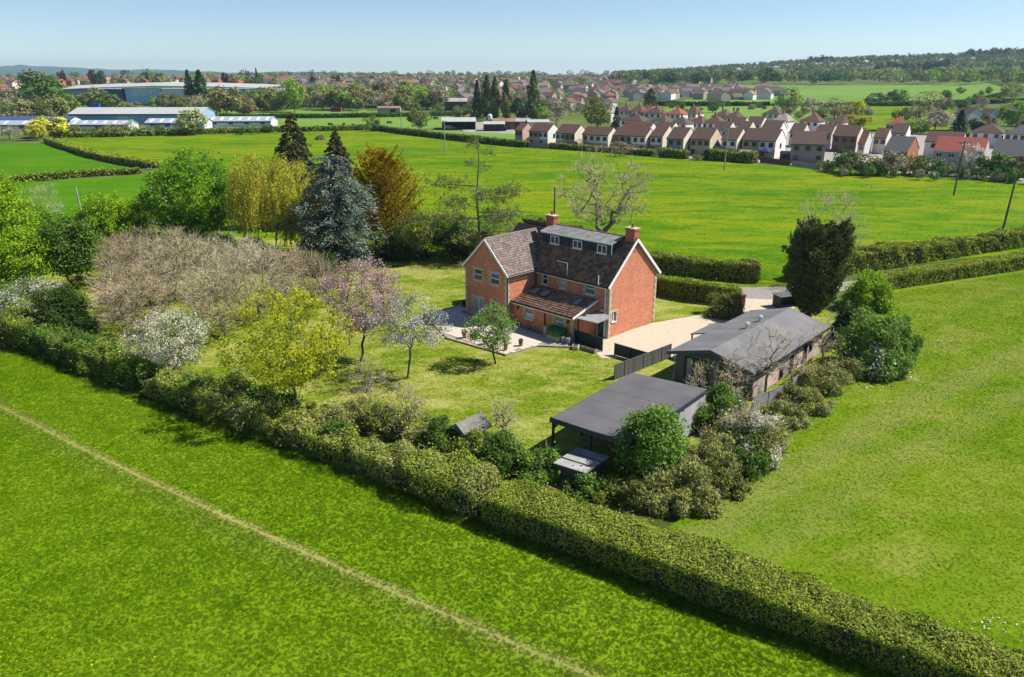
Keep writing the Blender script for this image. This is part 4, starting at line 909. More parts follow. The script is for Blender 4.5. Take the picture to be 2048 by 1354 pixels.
def tree(label, px, py, ytop, hw, leaf="fresh", n=170, per=80, lsize=.12, sig=.35, trunk=.3, cz=None, bark=None, name="tree", stems=1, cat="tree", group=None, twigs=0, twl=.7, twm=None, seed=1,
         leaf2=None, frac2=0.0, flat=.85, shell=.45, bf=.35, wig=.12, r_tip=.012, power=.45, ry=None, lumps=7, lean=(0, 0), aspect=.62, pos=None, height=None, up=.1, twd=.006, rzk=1.0):
    """broadleaved tree or shrub: seen base px,py; top row ytop; half width hw in photo pixels"""
    rng = np.random.default_rng(seed); p = pos if pos is not None else GT(px, py); h = height or height_at(p, ytop); R = hw * mpp(p)
    th = h * trunk; cc = (h + th * .45) / 2 if cz is None else h * cz; rz = (h - cc) / 1.04
    pts = crown_pts(rng, n, R, ry or R, rz, lumps, shell, flat) + np.array([lean[0], lean[1], cc]); pts[:, 2] = np.maximum(pts[:, 2], .35)
    N, par, cnt, tip = skeleton(rng, pts, th, bf, wig, lean, stems, up)
    root = thing(name, label, cat, p, 0, group)
    parts = limb_arrays(N, par, cnt, r_tip, power); 
    V, Fs = join_arrays(parts); link("trunk", np_mesh("trunk", V, Fs, [bark or m_bark]), root)
    C0 = np.array([lean[0], lean[1], cc * .8]); tips = N[tip]; mids = N[5 * stems:][::2]
    src = np.concatenate([tips, mids[rng.random(len(mids)) < .5]]); out = unit(src - C0)
    if twigs:
        tp, E = twig_arrays(rng, src, out, twl, twd, twigs); V, Fs = join_arrays(tp); link("twigs", np_mesh("twigs", V, Fs, [twm or m_twig]), root)["kind"] = "stuff"
    if per:
        k = rng.poisson(per * 1.5, len(src)); idx = np.repeat(np.arange(len(src)), k); m = len(idx)
        off = rng.normal(size=(m, 3)) * sig * np.array([1, 1, .75]); C = src[idx] + off; C[:, 2] = np.maximum(C[:, 2], .08)
        D = unit(out[idx] + np.array([0, 0, .7])); s = rng.uniform(.55, 1.2, m) * lsize * .9
        if leaf2:
            f2 = rng.random(len(src)) < frac2; sel = f2[idx] & (rng.random(m) < .85) | (rng.random(m) < frac2 * .3)
            link("crown", leaf_mesh("crown", C[~sel], D[~sel], s[~sel], rng, LM[leaf], aspect=aspect), root)
            if sel.any(): link("blossom", leaf_mesh("blossom", C[sel] + D[sel] * .06, D[sel], s[sel] * .8, rng, LM[leaf2], aspect=.9), root)["kind"] = "stuff"
        else: link("crown", leaf_mesh("crown", C, D, s, rng, LM[leaf], aspect=aspect), root)
    return root
def bush(label, px, py, ytop, hw, leaf="hedge", dens=1.0, lsize=.1, name="bush", cat="bush", seed=1, ry=None, pos=None, height=None, group=None, leaf2=None, frac2=0, lumps=9, stems=True, rot=0.0, R=None):
    """dense shrub: leaves on and inside an uneven dome, stems within"""
    rng = np.random.default_rng(seed); p = pos if pos is not None else GT(px, py); h = height or height_at(p, ytop); R = R or hw * mpp(p); Ry = ry or R
    area = 2 * math.pi * ((R * Ry + R * h + Ry * h) / 3); m = int(area * 480 * dens * (.1 / lsize) ** 1.6)
    nl = max(14, int(area * 1.1)); d = unit(rng.normal(size=(nl, 3))); d[:, 2] = np.abs(d[:, 2]) * 1.05 - .1
    f = rng.uniform(.45, 1.0, nl) ** .7; lc = d * f[:, None] * np.array([R * .95, Ry * .95, h * .80]) * rng.uniform(.8, 1.2, (nl, 1)); lc[:, 2] = np.clip(lc[:, 2], h * .1, h * .86); lr = rng.uniform(.2, .46, nl) * min(R, Ry, h * 1.2)
    idx = rng.integers(0, nl, m); dd = unit(rng.normal(size=(m, 3)) + d[idx] * .9 + np.array([0, 0, .25])); C = lc[idx] + dd * (lr[idx] * rng.uniform(.45, 1.08, m))[:, None]; C[:, 2] = np.clip(C[:, 2], .03, h * 1.02)
    root = thing(name, label, cat, p, rot, group)
    if stems:
        N, par, cnt, tip = skeleton(rng, lc, .15, .3, .1, (0, 0), 2); V, Fs = join_arrays(limb_arrays(N, par, cnt, .008, .4)); link("stems", np_mesh("stems", V, Fs, [m_barkd]), root)
    if stems:
        tp, E = twig_arrays(rng, lc, d, .6 * min(R, h), .010, 16 if leaf == 'bramble' else 6); V, Fs = join_arrays(tp); link('twigs', np_mesh('twigs', V, Fs, [m_twig]), root)['kind'] = 'stuff'
    stray = rng.random(m) < .12; C[stray] += dd[stray] * rng.exponential(.13 * min(R, h), (int(stray.sum()), 1)); C[:, 2] = np.maximum(C[:, 2], .03)
    s = rng.uniform(.6, 1.25, m) * lsize
    if leaf2:
        lb = rng.random(nl) < frac2; sel = lb[idx] & (rng.random(m) < .8)
        link("crown", leaf_mesh("crown", C[~sel], dd[~sel], s[~sel], rng, LM[leaf]), root)
        if sel.any(): link("blossom", leaf_mesh("blossom", C[sel] + dd[sel] * .05, dd[sel], s[sel] * .85, rng, LM[leaf2], aspect=.9), root)["kind"] = "stuff"
    else: link("crown", leaf_mesh("crown", C, dd, s, rng, LM[leaf]), root)
    return root
def hedge(label, path, wid, h, leaf="hedge", dens=230, lsize=.085, seed=1, name="hedge", rough=.16, group=None, leaf2=None, z0=0.0, wob=.25, leaf2_frac=.25):
    """clipped hedge along a path: twiggy core and leaves over top and sides"""
    rng = np.random.default_rng(seed); P = np.array([(p[0], p[1]) for p in path], float); o = P[0].copy()
    zb = float(path[0][2]) if len(path[0]) > 2 else 0.0
    Z = np.array([float(p[2]) if len(p) > 2 else 0.0 for p in path])
    seg = np.linalg.norm(np.diff(P, axis=0), axis=1); cum = np.concatenate([[0], np.cumsum(seg)]); L = cum[-1]
    def at(s):
        i = np.clip(np.searchsorted(cum, s, 'right') - 1, 0, len(seg) - 1); t = (s - cum[i]) / seg[i]; d = unit(P[i + 1] - P[i])
        return P[i] + (P[i + 1] - P[i]) * t[:, None], np.stack([-d[:, 1], d[:, 0]], 1), Z[i] + (Z[i + 1] - Z[i]) * t
    ph = rng.uniform(0, 6.28, 8)
    def bulge(s, a):   # slow swelling of the outline
        return 1 + wob * .35 * (np.sin(s * .55 + ph[0]) * .4 + np.sin(s * 1.3 + ph[1] + a * 2) * .35 + np.sin(s * 2.9 + ph[2] + a * 3) * .3 + np.sin(s * .17 + ph[3]) * .7)
    per = 2 * h + wid; n = int(L * per * dens * 1.45); s = rng.uniform(0, L, n); a = rng.uniform(0, per, n)
    keep = (np.abs(a - per / 2) < wid / 2 + .25) | (rng.random(n) < .5); s = s[keep]; a = a[keep]; n = len(s)
    c, nn, zz = at(s)
    side = np.where(a < h, -1, np.where(a > h + wid, 1, 0)); x = np.where(side == -1, -wid / 2, np.where(side == 1, wid / 2, a - h - wid / 2)); z = np.where(side == -1, a, np.where(side == 1, per - a, h))
    ex = np.abs(x) / (wid / 2); z = z - np.where(side == 0, .05 * h * ex ** 6, 0); x = x * (1 + (.06 * z / h - .06) * (side != 0))
    bu = bulge(s, a); dep = rng.exponential(rough, n) * .9 - rough * .5; x = x * bu - np.sign(x) * (side != 0) * dep; z = z * bu - (side == 0) * dep
    shoot = (np.sin(s * 7.3 + ph[6]) + np.sin(s * 17.1 + ph[7] + x * 5) > 1.35) & (side == 0) & (rng.random(n) < .35); z = z + shoot * rng.exponential(.12 * (1 + 2 * wob), n)
    end = np.minimum(s, L - s); z = z * np.where(end < .5, .75 + .5 * end, 1)
    C = np.concatenate([c + nn * x[:, None] - o, (zz + np.maximum(z, .03))[:, None]], 1)
    D = np.concatenate([nn * side[:, None], np.where(side == 0, 1.0, .1)[:, None]], 1)
    root = thing(name, label, "hedge", (o[0], o[1], 0), 0, group); sz = rng.uniform(.55, 1.3, n) * lsize
    if leaf2:
        k = (np.sin(s * .8 + ph[4]) + np.sin(s * 2.3 + ph[5]) + rng.normal(size=n) * .7) > (1.6 - 3 * leaf2_frac)
        link("foliage", leaf_mesh("foliage", C[~k], D[~k], sz[~k], rng, LM[leaf], spread=.55), root); link("foliage", leaf_mesh("foliage", C[k], D[k], sz[k], rng, LM[leaf2], spread=.55), root)
    else: link("foliage", leaf_mesh("foliage", C, D, sz, rng, LM[leaf]), root)
    k = max(2, int(L / .6)); ss = np.linspace(0.15, L - .15, k); c, nn, zz = at(ss); V = []; bu = bulge(ss, 0)
    for fx, fz in ((-.46, 0), (-.5, .5), (-.5, .98), (0, 1.0), (.5, .98), (.5, .5), (.46, 0)):
        jx = rng.normal(size=k) * .04; jz = rng.normal(size=k) * .03
        V.append(np.concatenate([c + nn * ((fx * (wid - 2.6 * rough) + jx) * bu)[:, None] - o, (zz + np.maximum(fz * (h - 1.6 * rough) * bu + jz * (fz > 0), 0.0))[:, None]], 1))
    V = np.stack(V, 1).reshape(-1, 3); j = np.arange(6); q = np.concatenate([np.stack([i * 7 + j, i * 7 + j + 1, (i + 1) * 7 + j + 1, (i + 1) * 7 + j], 1) for i in range(k - 1)])
    link("branches", np_mesh("branches", V, [q, np.array([[6, 5, 4, 3, 2, 1, 0], [(k - 1) * 7 + t for t in range(7)]])], [m_barkd]), root)
    return root
def conifer(label, px, py, ytop, hw, leaf, nb=90, pitch=-.1, droop=.25, prof_="cone", t0=.08, spray=26, ssize=.22, seed=1, hang=.3, flat=.5, name="conifer", upcurve=0.0, jit=.25, r0=None, pos=None, height=None, aspect=.3, bark=None, clump=0.0, group=None):
    rng = np.random.default_rng(seed); p = pos if pos is not None else GT(px, py); h = height or height_at(p, ytop); R = hw * mpp(p)
    root = thing(name, label, "tree", p, 0, group); k = 9; ht = h * (1 if prof_ != 'dome' else .82)
    trunk = np.array([[rng.normal() * .01 * h, rng.normal() * .01 * h, ht * i / (k - 1)] for i in range(k)]); trunk[0, :2] = 0; rt = (r0 or h * .022) * (1 - np.arange(k) / (k - .3))
    tp = [tube_arrays(trunk[:-1], trunk[1:], rt[:-1], rt[1:], 7)]; C = []; D = []; TG = []; S = []; B0 = []; B1 = []; BR = []
    for i in range(nb):
        t = t0 + (1 - t0) * ((i + rng.random()) / nb) ** (1.0 if prof_ != 'dome' else .9); az = i * 2.39996 + rng.normal() * .3
        if prof_ == 'cone': L = R * (1 - t) ** .75 * 1.12 + .15
        elif prof_ == 'cedar': L = R * min(1.0, (1.08 - t) * 2.4) ** .75 * rng.choice([.72, .88, 1.0, 1.08]) * (.92 + .12 * math.sin(az * 2 + 1))
        elif prof_ == 'dome': L = R * math.sqrt(max(0.03, 1 - ((t - .45) / .62) ** 2)) * (.9 + .13 * math.sin(az * 3 + seed) + .1 * math.sin(az * 7 + t * 4))
        elif prof_ == 'column': L = R * min(1, (1 - t) * 3 + .25) * min(1, .55 + t * 2)
        else: L = R * prof_(t)
        L *= 1 + rng.uniform(-jit, jit * .5); pt = pitch + (rng.normal() * .12)
        z = t * ht; m = 5; pr_ = [np.array([0, 0, z])]
        d = np.array([math.cos(az) * math.cos(pt), math.sin(az) * math.cos(pt), math.sin(pt)])
        for q in range(1, m):
            s = q / (m - 1); v = d * L * s + np.array([0, 0, -droop * L * s * s + upcurve * L * s ** 3]) + rng.normal(size=3) * .03 * L; pr_.append(pr_[0] + v)
        pr_ = np.array(pr_); B0.append(pr_[:-1]); B1.append(pr_[1:]); BR.append(np.linspace(.035, .008, m)[:-1] * (L / 2.5 + .4))
        ns = int(1.4 * spray * (.35 + .65 * L / R)); ss = np.sqrt(rng.uniform(.04, 1, ns)); ii = np.minimum((ss * (m - 1)).astype(int), m - 2); fr = ss * (m - 1) - ii
        base = pr_[ii] * (1 - fr)[:, None] + pr_[ii + 1] * fr[:, None]; side = np.cross(d, [0, 0, 1.0]); side = side / (np.linalg.norm(side) + 1e-9)
        w_ = rng.normal(size=ns) * .16 * L * (1.1 - ss * .6); c = base + side * w_[:, None] + np.array([0, 0, 1]) * (rng.normal(size=ns) * .05 * L - np.abs(w_) * hang)[:, None]
        tg = unit(d + side * np.sign(w_)[:, None] * .6 + np.array([0, 0, -hang]) + rng.normal(size=(ns, 3)) * .25 + np.array([0, 0, upcurve * 2]))
        C.append(c); TG.append(tg); D.append(np.tile([0, 0, 1.0], (ns, 1)) * flat + d * (1 - flat)); S.append(rng.uniform(.6, 1.2, ns) * ssize)
    B0, B1, BR = np.concatenate(B0), np.concatenate(B1), np.concatenate(BR); tp.append(tube_arrays(B0, B1, BR, BR * .8, 4))
    V, Fs = join_arrays(tp); link("trunk", np_mesh("trunk", V, Fs, [bark or m_barkd]), root)
    C, D, TG, S = np.concatenate(C), np.concatenate(D), np.concatenate(TG), np.concatenate(S)
    link("crown", leaf_mesh("crown", C, D, S, rng, LM[leaf], tang=TG, aspect=aspect, spread=.5), root); return root
# ---------------------------------------------------------------- grass tufts
mead = [[trkpt(a, 0.06), trkpt(b, 0.06), hp(s1, -1.5), hp(s0, -1.5)] for a, b, s0, s1 in zip(us, us[1:], [-72, -62, -50, -38, -26, -14, -2], [-62, -50, -38, -26, -14, -2, 14])]
mead += [[trkpt(a, -0.1), trkpt(b, -0.1), trkpt(b, -30), trkpt(a, -30)] for a, b in zip(us, us[1:])]
grass("grass", "long green grass of the meadow on both sides of the trodden path", mead, 85, m_meadow_t, .11, .8, .5, 3)
grass("mown_grass", "short yellowish grass of the mown field beyond the long hedge", [[hp(-13, 1.5), hp(30, 1.5), (45, 30), (95, 78), (80, 99.5), (62.2, 90.2), (41, 81), (33.5, 70), (27.8, 57.0), (20.8, 48.5), (12.4, 39.0), (10.5, 36.5)]], 60, m_right_t, .04, .9, .35, 4)
for (x, y, n_, lab) in ((-6.0, 31.0, 5, "dark tuft of rank grass near the trodden path"),):
    pass
grass("lawn_tufts", "short yellowish turf of the garden lawn", [[hp(-60, 3.0), hp(-28, 3.0), (7.0, 41.0), (2.4, 43.5), (9.0, 51.8), (13, 55.5), (8.0, 61.0), (4.5, 63.0), (3.0, 60.0), (-3.0, 61.5), (-9, 68.5), (-4, 79), (6, 84), (-2, 92), (-20, 100), (-30, 80)]], 34, m_lawn_t, .045, .9, .5, 7)
grass("rank_grass", "tall rank grass and nettles along the shaded foot of the long hedge", [[hp(a, -2.3), hp(a + 6, -2.2), hp(a + 6, -1.2), hp(a, -1.2)] for a in range(-90, 34, 6)], 34, m_rough_t, .3, .9, .8, 6)
grass("pasture_tussocks", "dark tussocks of coarse grass dotted over the big pasture", [[(-60, 140), (10, 96), (30, 90), (75, 108), (140, 150), (60, 205), (0, 255), (-60, 300), (-120, 300), (-85, 190)]], .09, m_far_t, .42, 1.1, .2, 9)
# yellow flowers in the near corner of the meadow
rng = np.random.default_rng(8); n = 170; fx = np.array([G(x_, y_)[:2] for x_, y_ in zip(rng.uniform(-40, 330, n), rng.uniform(1195, 1354, n))])
C = np.concatenate([fx, rng.uniform(.12, .2, n)[:, None]], 1); m_butter = plain("yellow_petals", (.75, .42, .02), .6, .2, .2)
tag(link("meadow_flowers", np_mesh("meadow_flowers", *(lambda V, f: (V, [f]))(*leaf_arrays(C, np.tile([0, 0, 1.], (n, 1)), rng.uniform(.02, .035, n), rng, aspect=.95, spread=.2)), [m_butter])), "small yellow flowers dotted through the near corner of the meadow", "flowers", kind="stuff")
for i, (x_, y_, w_) in enumerate(((1880, 690, 22), (1828, 716, 14), (1742, 772, 22), (1975, 1248, 44), (1830, 760, 10))):
    n = 22; fx = np.array([G(a, b)[:2] for a, b in zip(rng.normal(x_, w_ * .6, n), rng.normal(y_, w_ * .2, n))]); C = np.concatenate([fx, rng.uniform(.07, .13, n)[:, None]], 1)
    tag(link("daisies", np_mesh("daisies", *(lambda V, f: (V, [f]))(*leaf_arrays(C, np.tile([0, 0, 1.], (n, 1)), rng.uniform(.02, .05, n), rng, aspect=.95, spread=.2)), [m_white])),
        ("white flower patch in the mown field beside the round leafy shrubs", "white flower patch just off the tip of the round leafy shrubs", "white flower patch in the mown field beside the twiggy scrub", "white flower patch beside the long hedge at the picture's edge", "single white flower clump in the open mown field")[i], "flowers", kind="stuff")

# ---------------------------------------------------------------- hedges round the garden
hedge("long clipped hedge with pale green top crossing the whole foreground", [hp(s) for s in np.linspace(-21, 40, 50)], 2.6, 1.55, "hedge", 330, .062, 11, leaf2="hedgey", rough=.12, wob=.30, leaf2_frac=.3)
hedge("ragged low hedge running past the lime tree and playhouse", [hp(s, .1) for s in np.linspace(-52, -21.2, 30)], 2.5, 1.5, "hedge", 210, .08, 17, leaf2="bramble", rough=.26, wob=.8, leaf2_frac=.4)
hedge("overgrown bushy hedge beside the orchard, shading the meadow edge", [hp(s, .2) for s in np.linspace(-118, -52.5, 40)], 2.6, 1.9, "mid", 170, .105, 12, leaf2="hedge", rough=.3, wob=.7, leaf2_frac=.45)
hedge("tall field hedge along the far side of the lane behind the farmhouse", [(4, 94.5), (12, 93), (18, 90.8), (24, 88), (29, 86.2)], 2.0, 2.3, "hedge", 120, .12, 13, leaf2="bramble", wob=.4, rough=.2)
hedge("field hedge running beside the lane to the wooden pole", [(32.5, 86.6), (43, 91.8), (56, 98), (71, 105.5), (95, 116.5), (130, 132)], 2.2, 2.3, "hedgey", 100, .14, 14, leaf2="olive", wob=.5, rough=.22)
hedge("neatly clipped garden hedge beside the farmhouse gable", [(13.6, 83.5), (16.5, 81.0), (20, 78.4), (24.0, 76.6)], 1.5, 1.9, "hedge", 190, .09, 15, leaf2="bright", wob=.15, rough=.12)
hedge("clipped roadside hedge along the top of the mown field", [(39.0, 81.6), (46, 85), (55, 89), (66, 94.2), (85, 102.5), (120, 117)], 1.9, 1.7, "hedgey", 130, .11, 16, leaf2="hedge", wob=.2, rough=.14)
# ---------------------------------------------------------------- garden trees
tree("large dense bright green tree standing beside the yellow weeping willow", 402, 492, 302, 98, "fresh", 350, 70, .20, .5, .08, bark=m_barkd, seed=2, lumps=11, shell=.6, flat=1.0)
# weeping willow: drooping curtains
def willow(label, px, py, ytop, hw, seed, n=150):
    rng = np.random.default_rng(seed); p = GT(px, py); h = height_at(p, ytop); R = hw * mpp(p); root = thing("weeping_willow", label, "tree", p)
    pts = crown_pts(rng, n, R * 1.0, R * 1.0, h * .36, 9, .5, .75) + np.array([0, 0, h * .63]); N, par, cnt, tip = skeleton(rng, pts, h * .3, .35, .1)
    V, Fs = join_arrays(limb_arrays(N, par, cnt, .014)); link("trunk", np_mesh("trunk", V, Fs, [m_bark]), root)
    src = N[tip]; C = []; TG = []; D = []
    for q in src:
        out = unit(q - np.array([0, 0, h * .5]))
        for k in range(12):
            a = q + rng.normal(size=3) * .45; L = rng.uniform(.3, .9) * (a[2] - h * .04) * .8; m = max(6, int(L / .17)); t = np.linspace(0, 1, m)
            sw = out * np.array([1, 1, 0]) * .5 + rng.normal(size=3) * .15; st = a + np.outer(t - .4 * t * t, sw) + np.outer(-t, [0, 0, L]); C.append(st + rng.normal(size=st.shape) * .06); TG.append(np.tile([sw[0] * .3, sw[1] * .3, -1], (m, 1)) + rng.normal(size=st.shape) * .4); D.append(np.tile(out + [0, 0, .4], (m, 1)))
    for q in src:
        m = 60; C.append(q + rng.normal(size=(m, 3)) * .4); TG.append(rng.normal(size=(m, 3)) + [0, 0, -.8]); D.append(np.tile(unit(q - np.array([0, 0, h * .5])) + [0, 0, .6], (m, 1)))
    C, TG, D = np.concatenate(C), np.concatenate(TG), np.concatenate(D); C[:, 2] = np.maximum(C[:, 2], .3)
    link("crown", leaf_mesh("crown", C, D, rng.uniform(.1, .2, len(C)), rng, LM["willow"], tang=TG, aspect=.45, spread=.7), root)
willow("tall golden yellow weeping willow between the green tree and blue cedar", 556, 505, 303, 90, 5, 210)
willow("low yellow green weeping tree drooping in front of the blue cedar", 606, 520, 385, 40, 6, 60)
conifer("broad blue grey cedar with layered drooping branches", 676, 528, 310, 86, "cedar", 200, .02, .22, "cedar", .03, 105, .22, 7, .35, .6, aspect=.34)
conifer("tall dark ragged conifer rising behind the yellow willow", 601, 452, 226, 50, "spruce", 190, -.05, .2, lambda t: min(1, (1 - t) * 2.0) ** .8 + .04, .05, 80, .30, 8, .45, .4)
conifer("dark pointed conifer rising behind the blue cedar", 683, 452, 262, 54, "spruce", 190, -.1, .25, lambda t: min(1, (1 - t) * 1.7) ** .85 + .04, .05, 80, .30, 9, .5, .4)
conifer("golden orange cypress with upswept branch tips", 768, 500, 312, 102, "gold", 210, .55, -.05, lambda t: (1 - t) ** .6 * .95 + .12, .03, 95, .20, 10, .2, .4, upcurve=.18, jit=.45, aspect=.4)
# sparse pine: bare upper stem, flat shelves of needles
def sparse_pine(label, px, py, ytop, hw, seed):
    rng = np.random.default_rng(seed); p = GT(px, py); h = height_at(p, ytop); R = hw * mpp(p); root = thing("pine_tree", label, "tree", p)
    tk = np.array([[.15 * math.sin(i), .1 * math.cos(i * 1.3), h * i / 9] for i in range(10)]); tr_ = np.linspace(.2, .05, 10); parts = [tube_arrays(tk[:-1], tk[1:], tr_[:-1], tr_[1:], 7)]; C = []; D = []; S0 = []
    for (t, az, L, n) in ((.62, 3.3, .95, 9), (.57, -.2, .75, 8), (.50, .2, .9, 9), (.44, 2.7, .9, 10), (.40, -.8, .95, 9), (.34, 3.6, 1.0, 11), (.30, .6, .95, 10), (.26, 2.2, .9, 9), (.22, -.3, 1.0, 11), (.2, 4.3, .9, 10), (.15, 3.1, .95, 9), (.13, 1.3, .8, 8), (.72, 1.0, .35, 3), (.78, 3.4, .3, 3), (.88, .2, .28, 3), (.93, 2.8, .25, 3), (.97, 4.4, .2, 3), (.55, 4.9, .7, 7), (.36, 5.2, .9, 9)):
        b = np.array([0, 0, h * t]); d = np.array([math.cos(az), math.sin(az), .1]); pr_ = np.array([b + d * R * L * s + np.array([0, 0, .35 * s - .5 * s * s * L]) + rng.normal(size=3) * .12 * s for s in np.linspace(0, 1, 6)])
        rr_ = np.linspace(.07, .02, 6) * (L + .2); parts.append(tube_arrays(pr_[:-1], pr_[1:], rr_[:-1], rr_[1:], 5))
        for k in range(n * 9):
            s = rng.uniform(.35, 1.05); q = pr_[0] + (pr_[-1] - pr_[0]) * s + rng.normal(size=3) * np.array([.7, .7, .42]) * (L + .3) + np.array([0, 0, .25]); m = 14 if t < .7 else 7
            C.append(q + rng.normal(size=(m, 3)) * .2); D.append(np.tile([0, 0, 1.0], (m, 1)))
    V, Fs = join_arrays(parts); link("trunk", np_mesh("trunk", V, Fs, [m_bark]), root); C = np.concatenate(C); D = np.concatenate(D)
    link("crown", leaf_mesh("crown", C, D, rng.uniform(.1, .2, len(C)), rng, LM["pine"], aspect=.3), root)
sparse_pine("tall thin pine with bare top and flat sparse branches", 958, 515, 282, 92, 3)
conifer("dark green pine mass below the bare oak behind the farmhouse roof", 905, 520, 440, 62, "deep", 60, .1, .1, "dome", .05, 60, .2, 31, .2, .6)
bush("rounded olive bush behind the farmhouse ridge", 1065, 492, 428, 42, "olive", .8, .16, seed=33)
tree("great bare oak with twisted pale limbs behind the farmhouse chimney", 1205, 505, 298, 100, "olive", 280, 6, .10, .3, .2, bark=m_bark, twigs=11, twl=1.1, twm=m_twig, seed=21, wig=.30, r_tip=.024, power=.56, lumps=9, shell=.35, flat=.7, twd=.012, bf=.22, name="oak_tree")
tree("small olive leaved tree with bare trunk on the lawn behind the palm", 838, 526, 415, 42, "olive", 110, 40, .14, .35, .36, seed=22, bark=m_barkd)
tree("small dark leafy tree between the olive tree and farmhouse", 895, 512, 435, 40, "mid", 90, 38, .16, .35, .25, seed=23, bark=m_barkd)
# palm
pp = GT(757, 530); palm = thing("palm_tree", "shaggy fan palm in front of the blue cedar", "palm", pp); ph_ = height_at(pp, 462); rng = np.random.default_rng(2)
q = MB(); q.tube([(0, 0, 0), (.03, 0, ph_ * .35), (0, .02, ph_ * .75)], [.22, .2, .17], 9); q.build("trunk", m_barkd, palm)
C = []; TG = []; D = []
for i in range(46):
    az = i * 2.4; el = rng.uniform(-.9, 1.2); d = np.array([math.cos(az) * math.cos(el), math.sin(az) * math.cos(el), math.sin(el)]); c = np.array([0, 0, ph_ * .76]) + d * rng.uniform(.5, .85)
    for k in range(13):
        f = unit(d + np.cross(d, [0, 0, 1.0]) * (k - 6) * .13 + np.array([0, 0, -.2])); C.append(c + f * .3); TG.append(f); D.append([0, 0, 1.0] + rng.normal(size=3) * .3)
link("fronds", leaf_mesh("fronds", np.array(C), np.array(D), np.full(len(C), .36), rng, LM["palm"], tang=np.array(TG), aspect=.09, spread=.3), palm)
# bare brown orchard trees
bt = dict(per=9, lsize=.075, twigs=8, twl=1.0, twd=.015, r_tip=.018, stems=3, trunk=.12, wig=.2, flat=.95, shell=.4, bf=.3, power=.46)
tree("wide leafless brown tree with russet buds at the orchard's back", 300, 612, 448, 88, "redleaf", 230, seed=41, twm=m_twigr, **bt)
tree("big leafless tree with many pale twigs in the orchard centre", 408, 640, 458, 105, "ash", 270, seed=42, twm=m_twig, **bt)
tree("pale twiggy leafless tree behind the lime green tree", 520, 640, 476, 88, "ash", 240, seed=43, twm=m_twigp, **bt)
tree("low leafless tree with dark stems near the orchard edge", 245, 640, 520, 60, "redleaf", 140, seed=44, twm=m_twig, **bt)
tree("small leafless tree between the willow and pink blossom", 628, 612, 505, 58, "redleaf", 150, seed=45, twm=m_twigr, **bt)
tree("leafless brown tree between the two widest orchard trees", 352, 600, 452, 78, "ash", 200, seed=241, twm=m_twig, **bt)
tree("leafless pale tree in front of the willow's foot", 470, 585, 462, 80, "redleaf", 220, seed=242, twm=m_twigp, **bt)
tree("leafless reddish tree at the orchard's back left", 262, 570, 462, 60, "redleaf", 150, seed=243, twm=m_twigr, **bt)
tree("leafless tree in front of the blue cedar's foot", 572, 592, 492, 60, "redleaf", 170, seed=244, twm=m_twig, **bt)
tree("low spreading leafless tree at the orchard's near left", 280, 668, 545, 74, "redleaf", 170, seed=245, twm=m_twig, **bt)
tree("leafless tree behind the hawthorn's right side", 452, 672, 520, 72, "ash", 190, seed=246, twm=m_twig, **bt)
tree("yellowish budding tree at the left of the brown orchard trees", 215, 560, 470, 48, "olive", 120, 26, .1, .3, .2, seed=46, twigs=3, bark=m_barkd)
tree("big lime yellow leafed tree leaning over the long hedge", 588, 824, 572, 132, "lime", 300, 26, .125, .26, .16, bark=m_bark, seed=47, shell=.3, flat=.8, lumps=10, stems=2, twigs=2, twl=.5)
tree("spreading tree covered in pink blossom on the lawn", 722, 722, 496, 90, "pink", 230, 52, .085, .26, .3, leaf2="olive", frac2=.16, bark=m_barkd, seed=48, shell=.45, lean=(.5, 0), twigs=3, twl=.5, wig=.2)
tree("white blossoming apple tree with slanting trunk beside the patio", 815, 757, 584, 94, "apple", 190, 34, .075, .24, .36, leaf2="mid", frac2=.42, bark=m_bark, seed=49, shell=.4, flat=.5, wig=.22, lean=(.3, 0), twigs=3, twl=.45)
tree("grey stemmed apple tree in thin blossom under the pink tree", 700, 690, 600, 44, "apple", 80, 14, .07, .24, .3, seed=50, twigs=6, twl=.5, twm=m_twigp, leaf2="olive", frac2=.5)
tree("young green apple tree in front of the brick wing", 991, 728, 608, 54, "elder", 120, 26, .10, .24, .32, leaf2="apple", frac2=.12, bark=m_barkd, seed=51, shell=.35, wig=.2, lean=(-.3, 0), twigs=2, twl=.4)
tree("white flowering hawthorn bush standing in the overgrown hedge", 352, 752, 614, 86, "cream", 220, 56, .085, .26, .1, leaf2="mid", frac2=.2, seed=52, shell=.55, flat=.9)
tree("low white flowering hawthorn at the orchard's far left corner", 72, 655, 548, 72, "blossom", 170, 34, .09, .27, .12, leaf2="mid", frac2=.5, seed=53, shell=.6, flat=.9)
bush("dark evergreen bush next to the white hawthorn in the hedge", 140, 672, 560, 52, "deep", 1.1, .11, seed=54)
tree("little leafless shrub on the lawn beneath the apple tree", 742, 806, 708, 36, "apple", 60, 3, .06, .2, .1, seed=55, twigs=8, twl=.5, twm=m_twigp, stems=2, shell=.3)
tree("small twiggy bush on the lawn edge left of the playhouse", 812, 842, 762, 44, "bramble", 70, 5, .07, .2, .08, seed=56, twigs=9, twl=.5, twm=m_twig, stems=3, shell=.3)
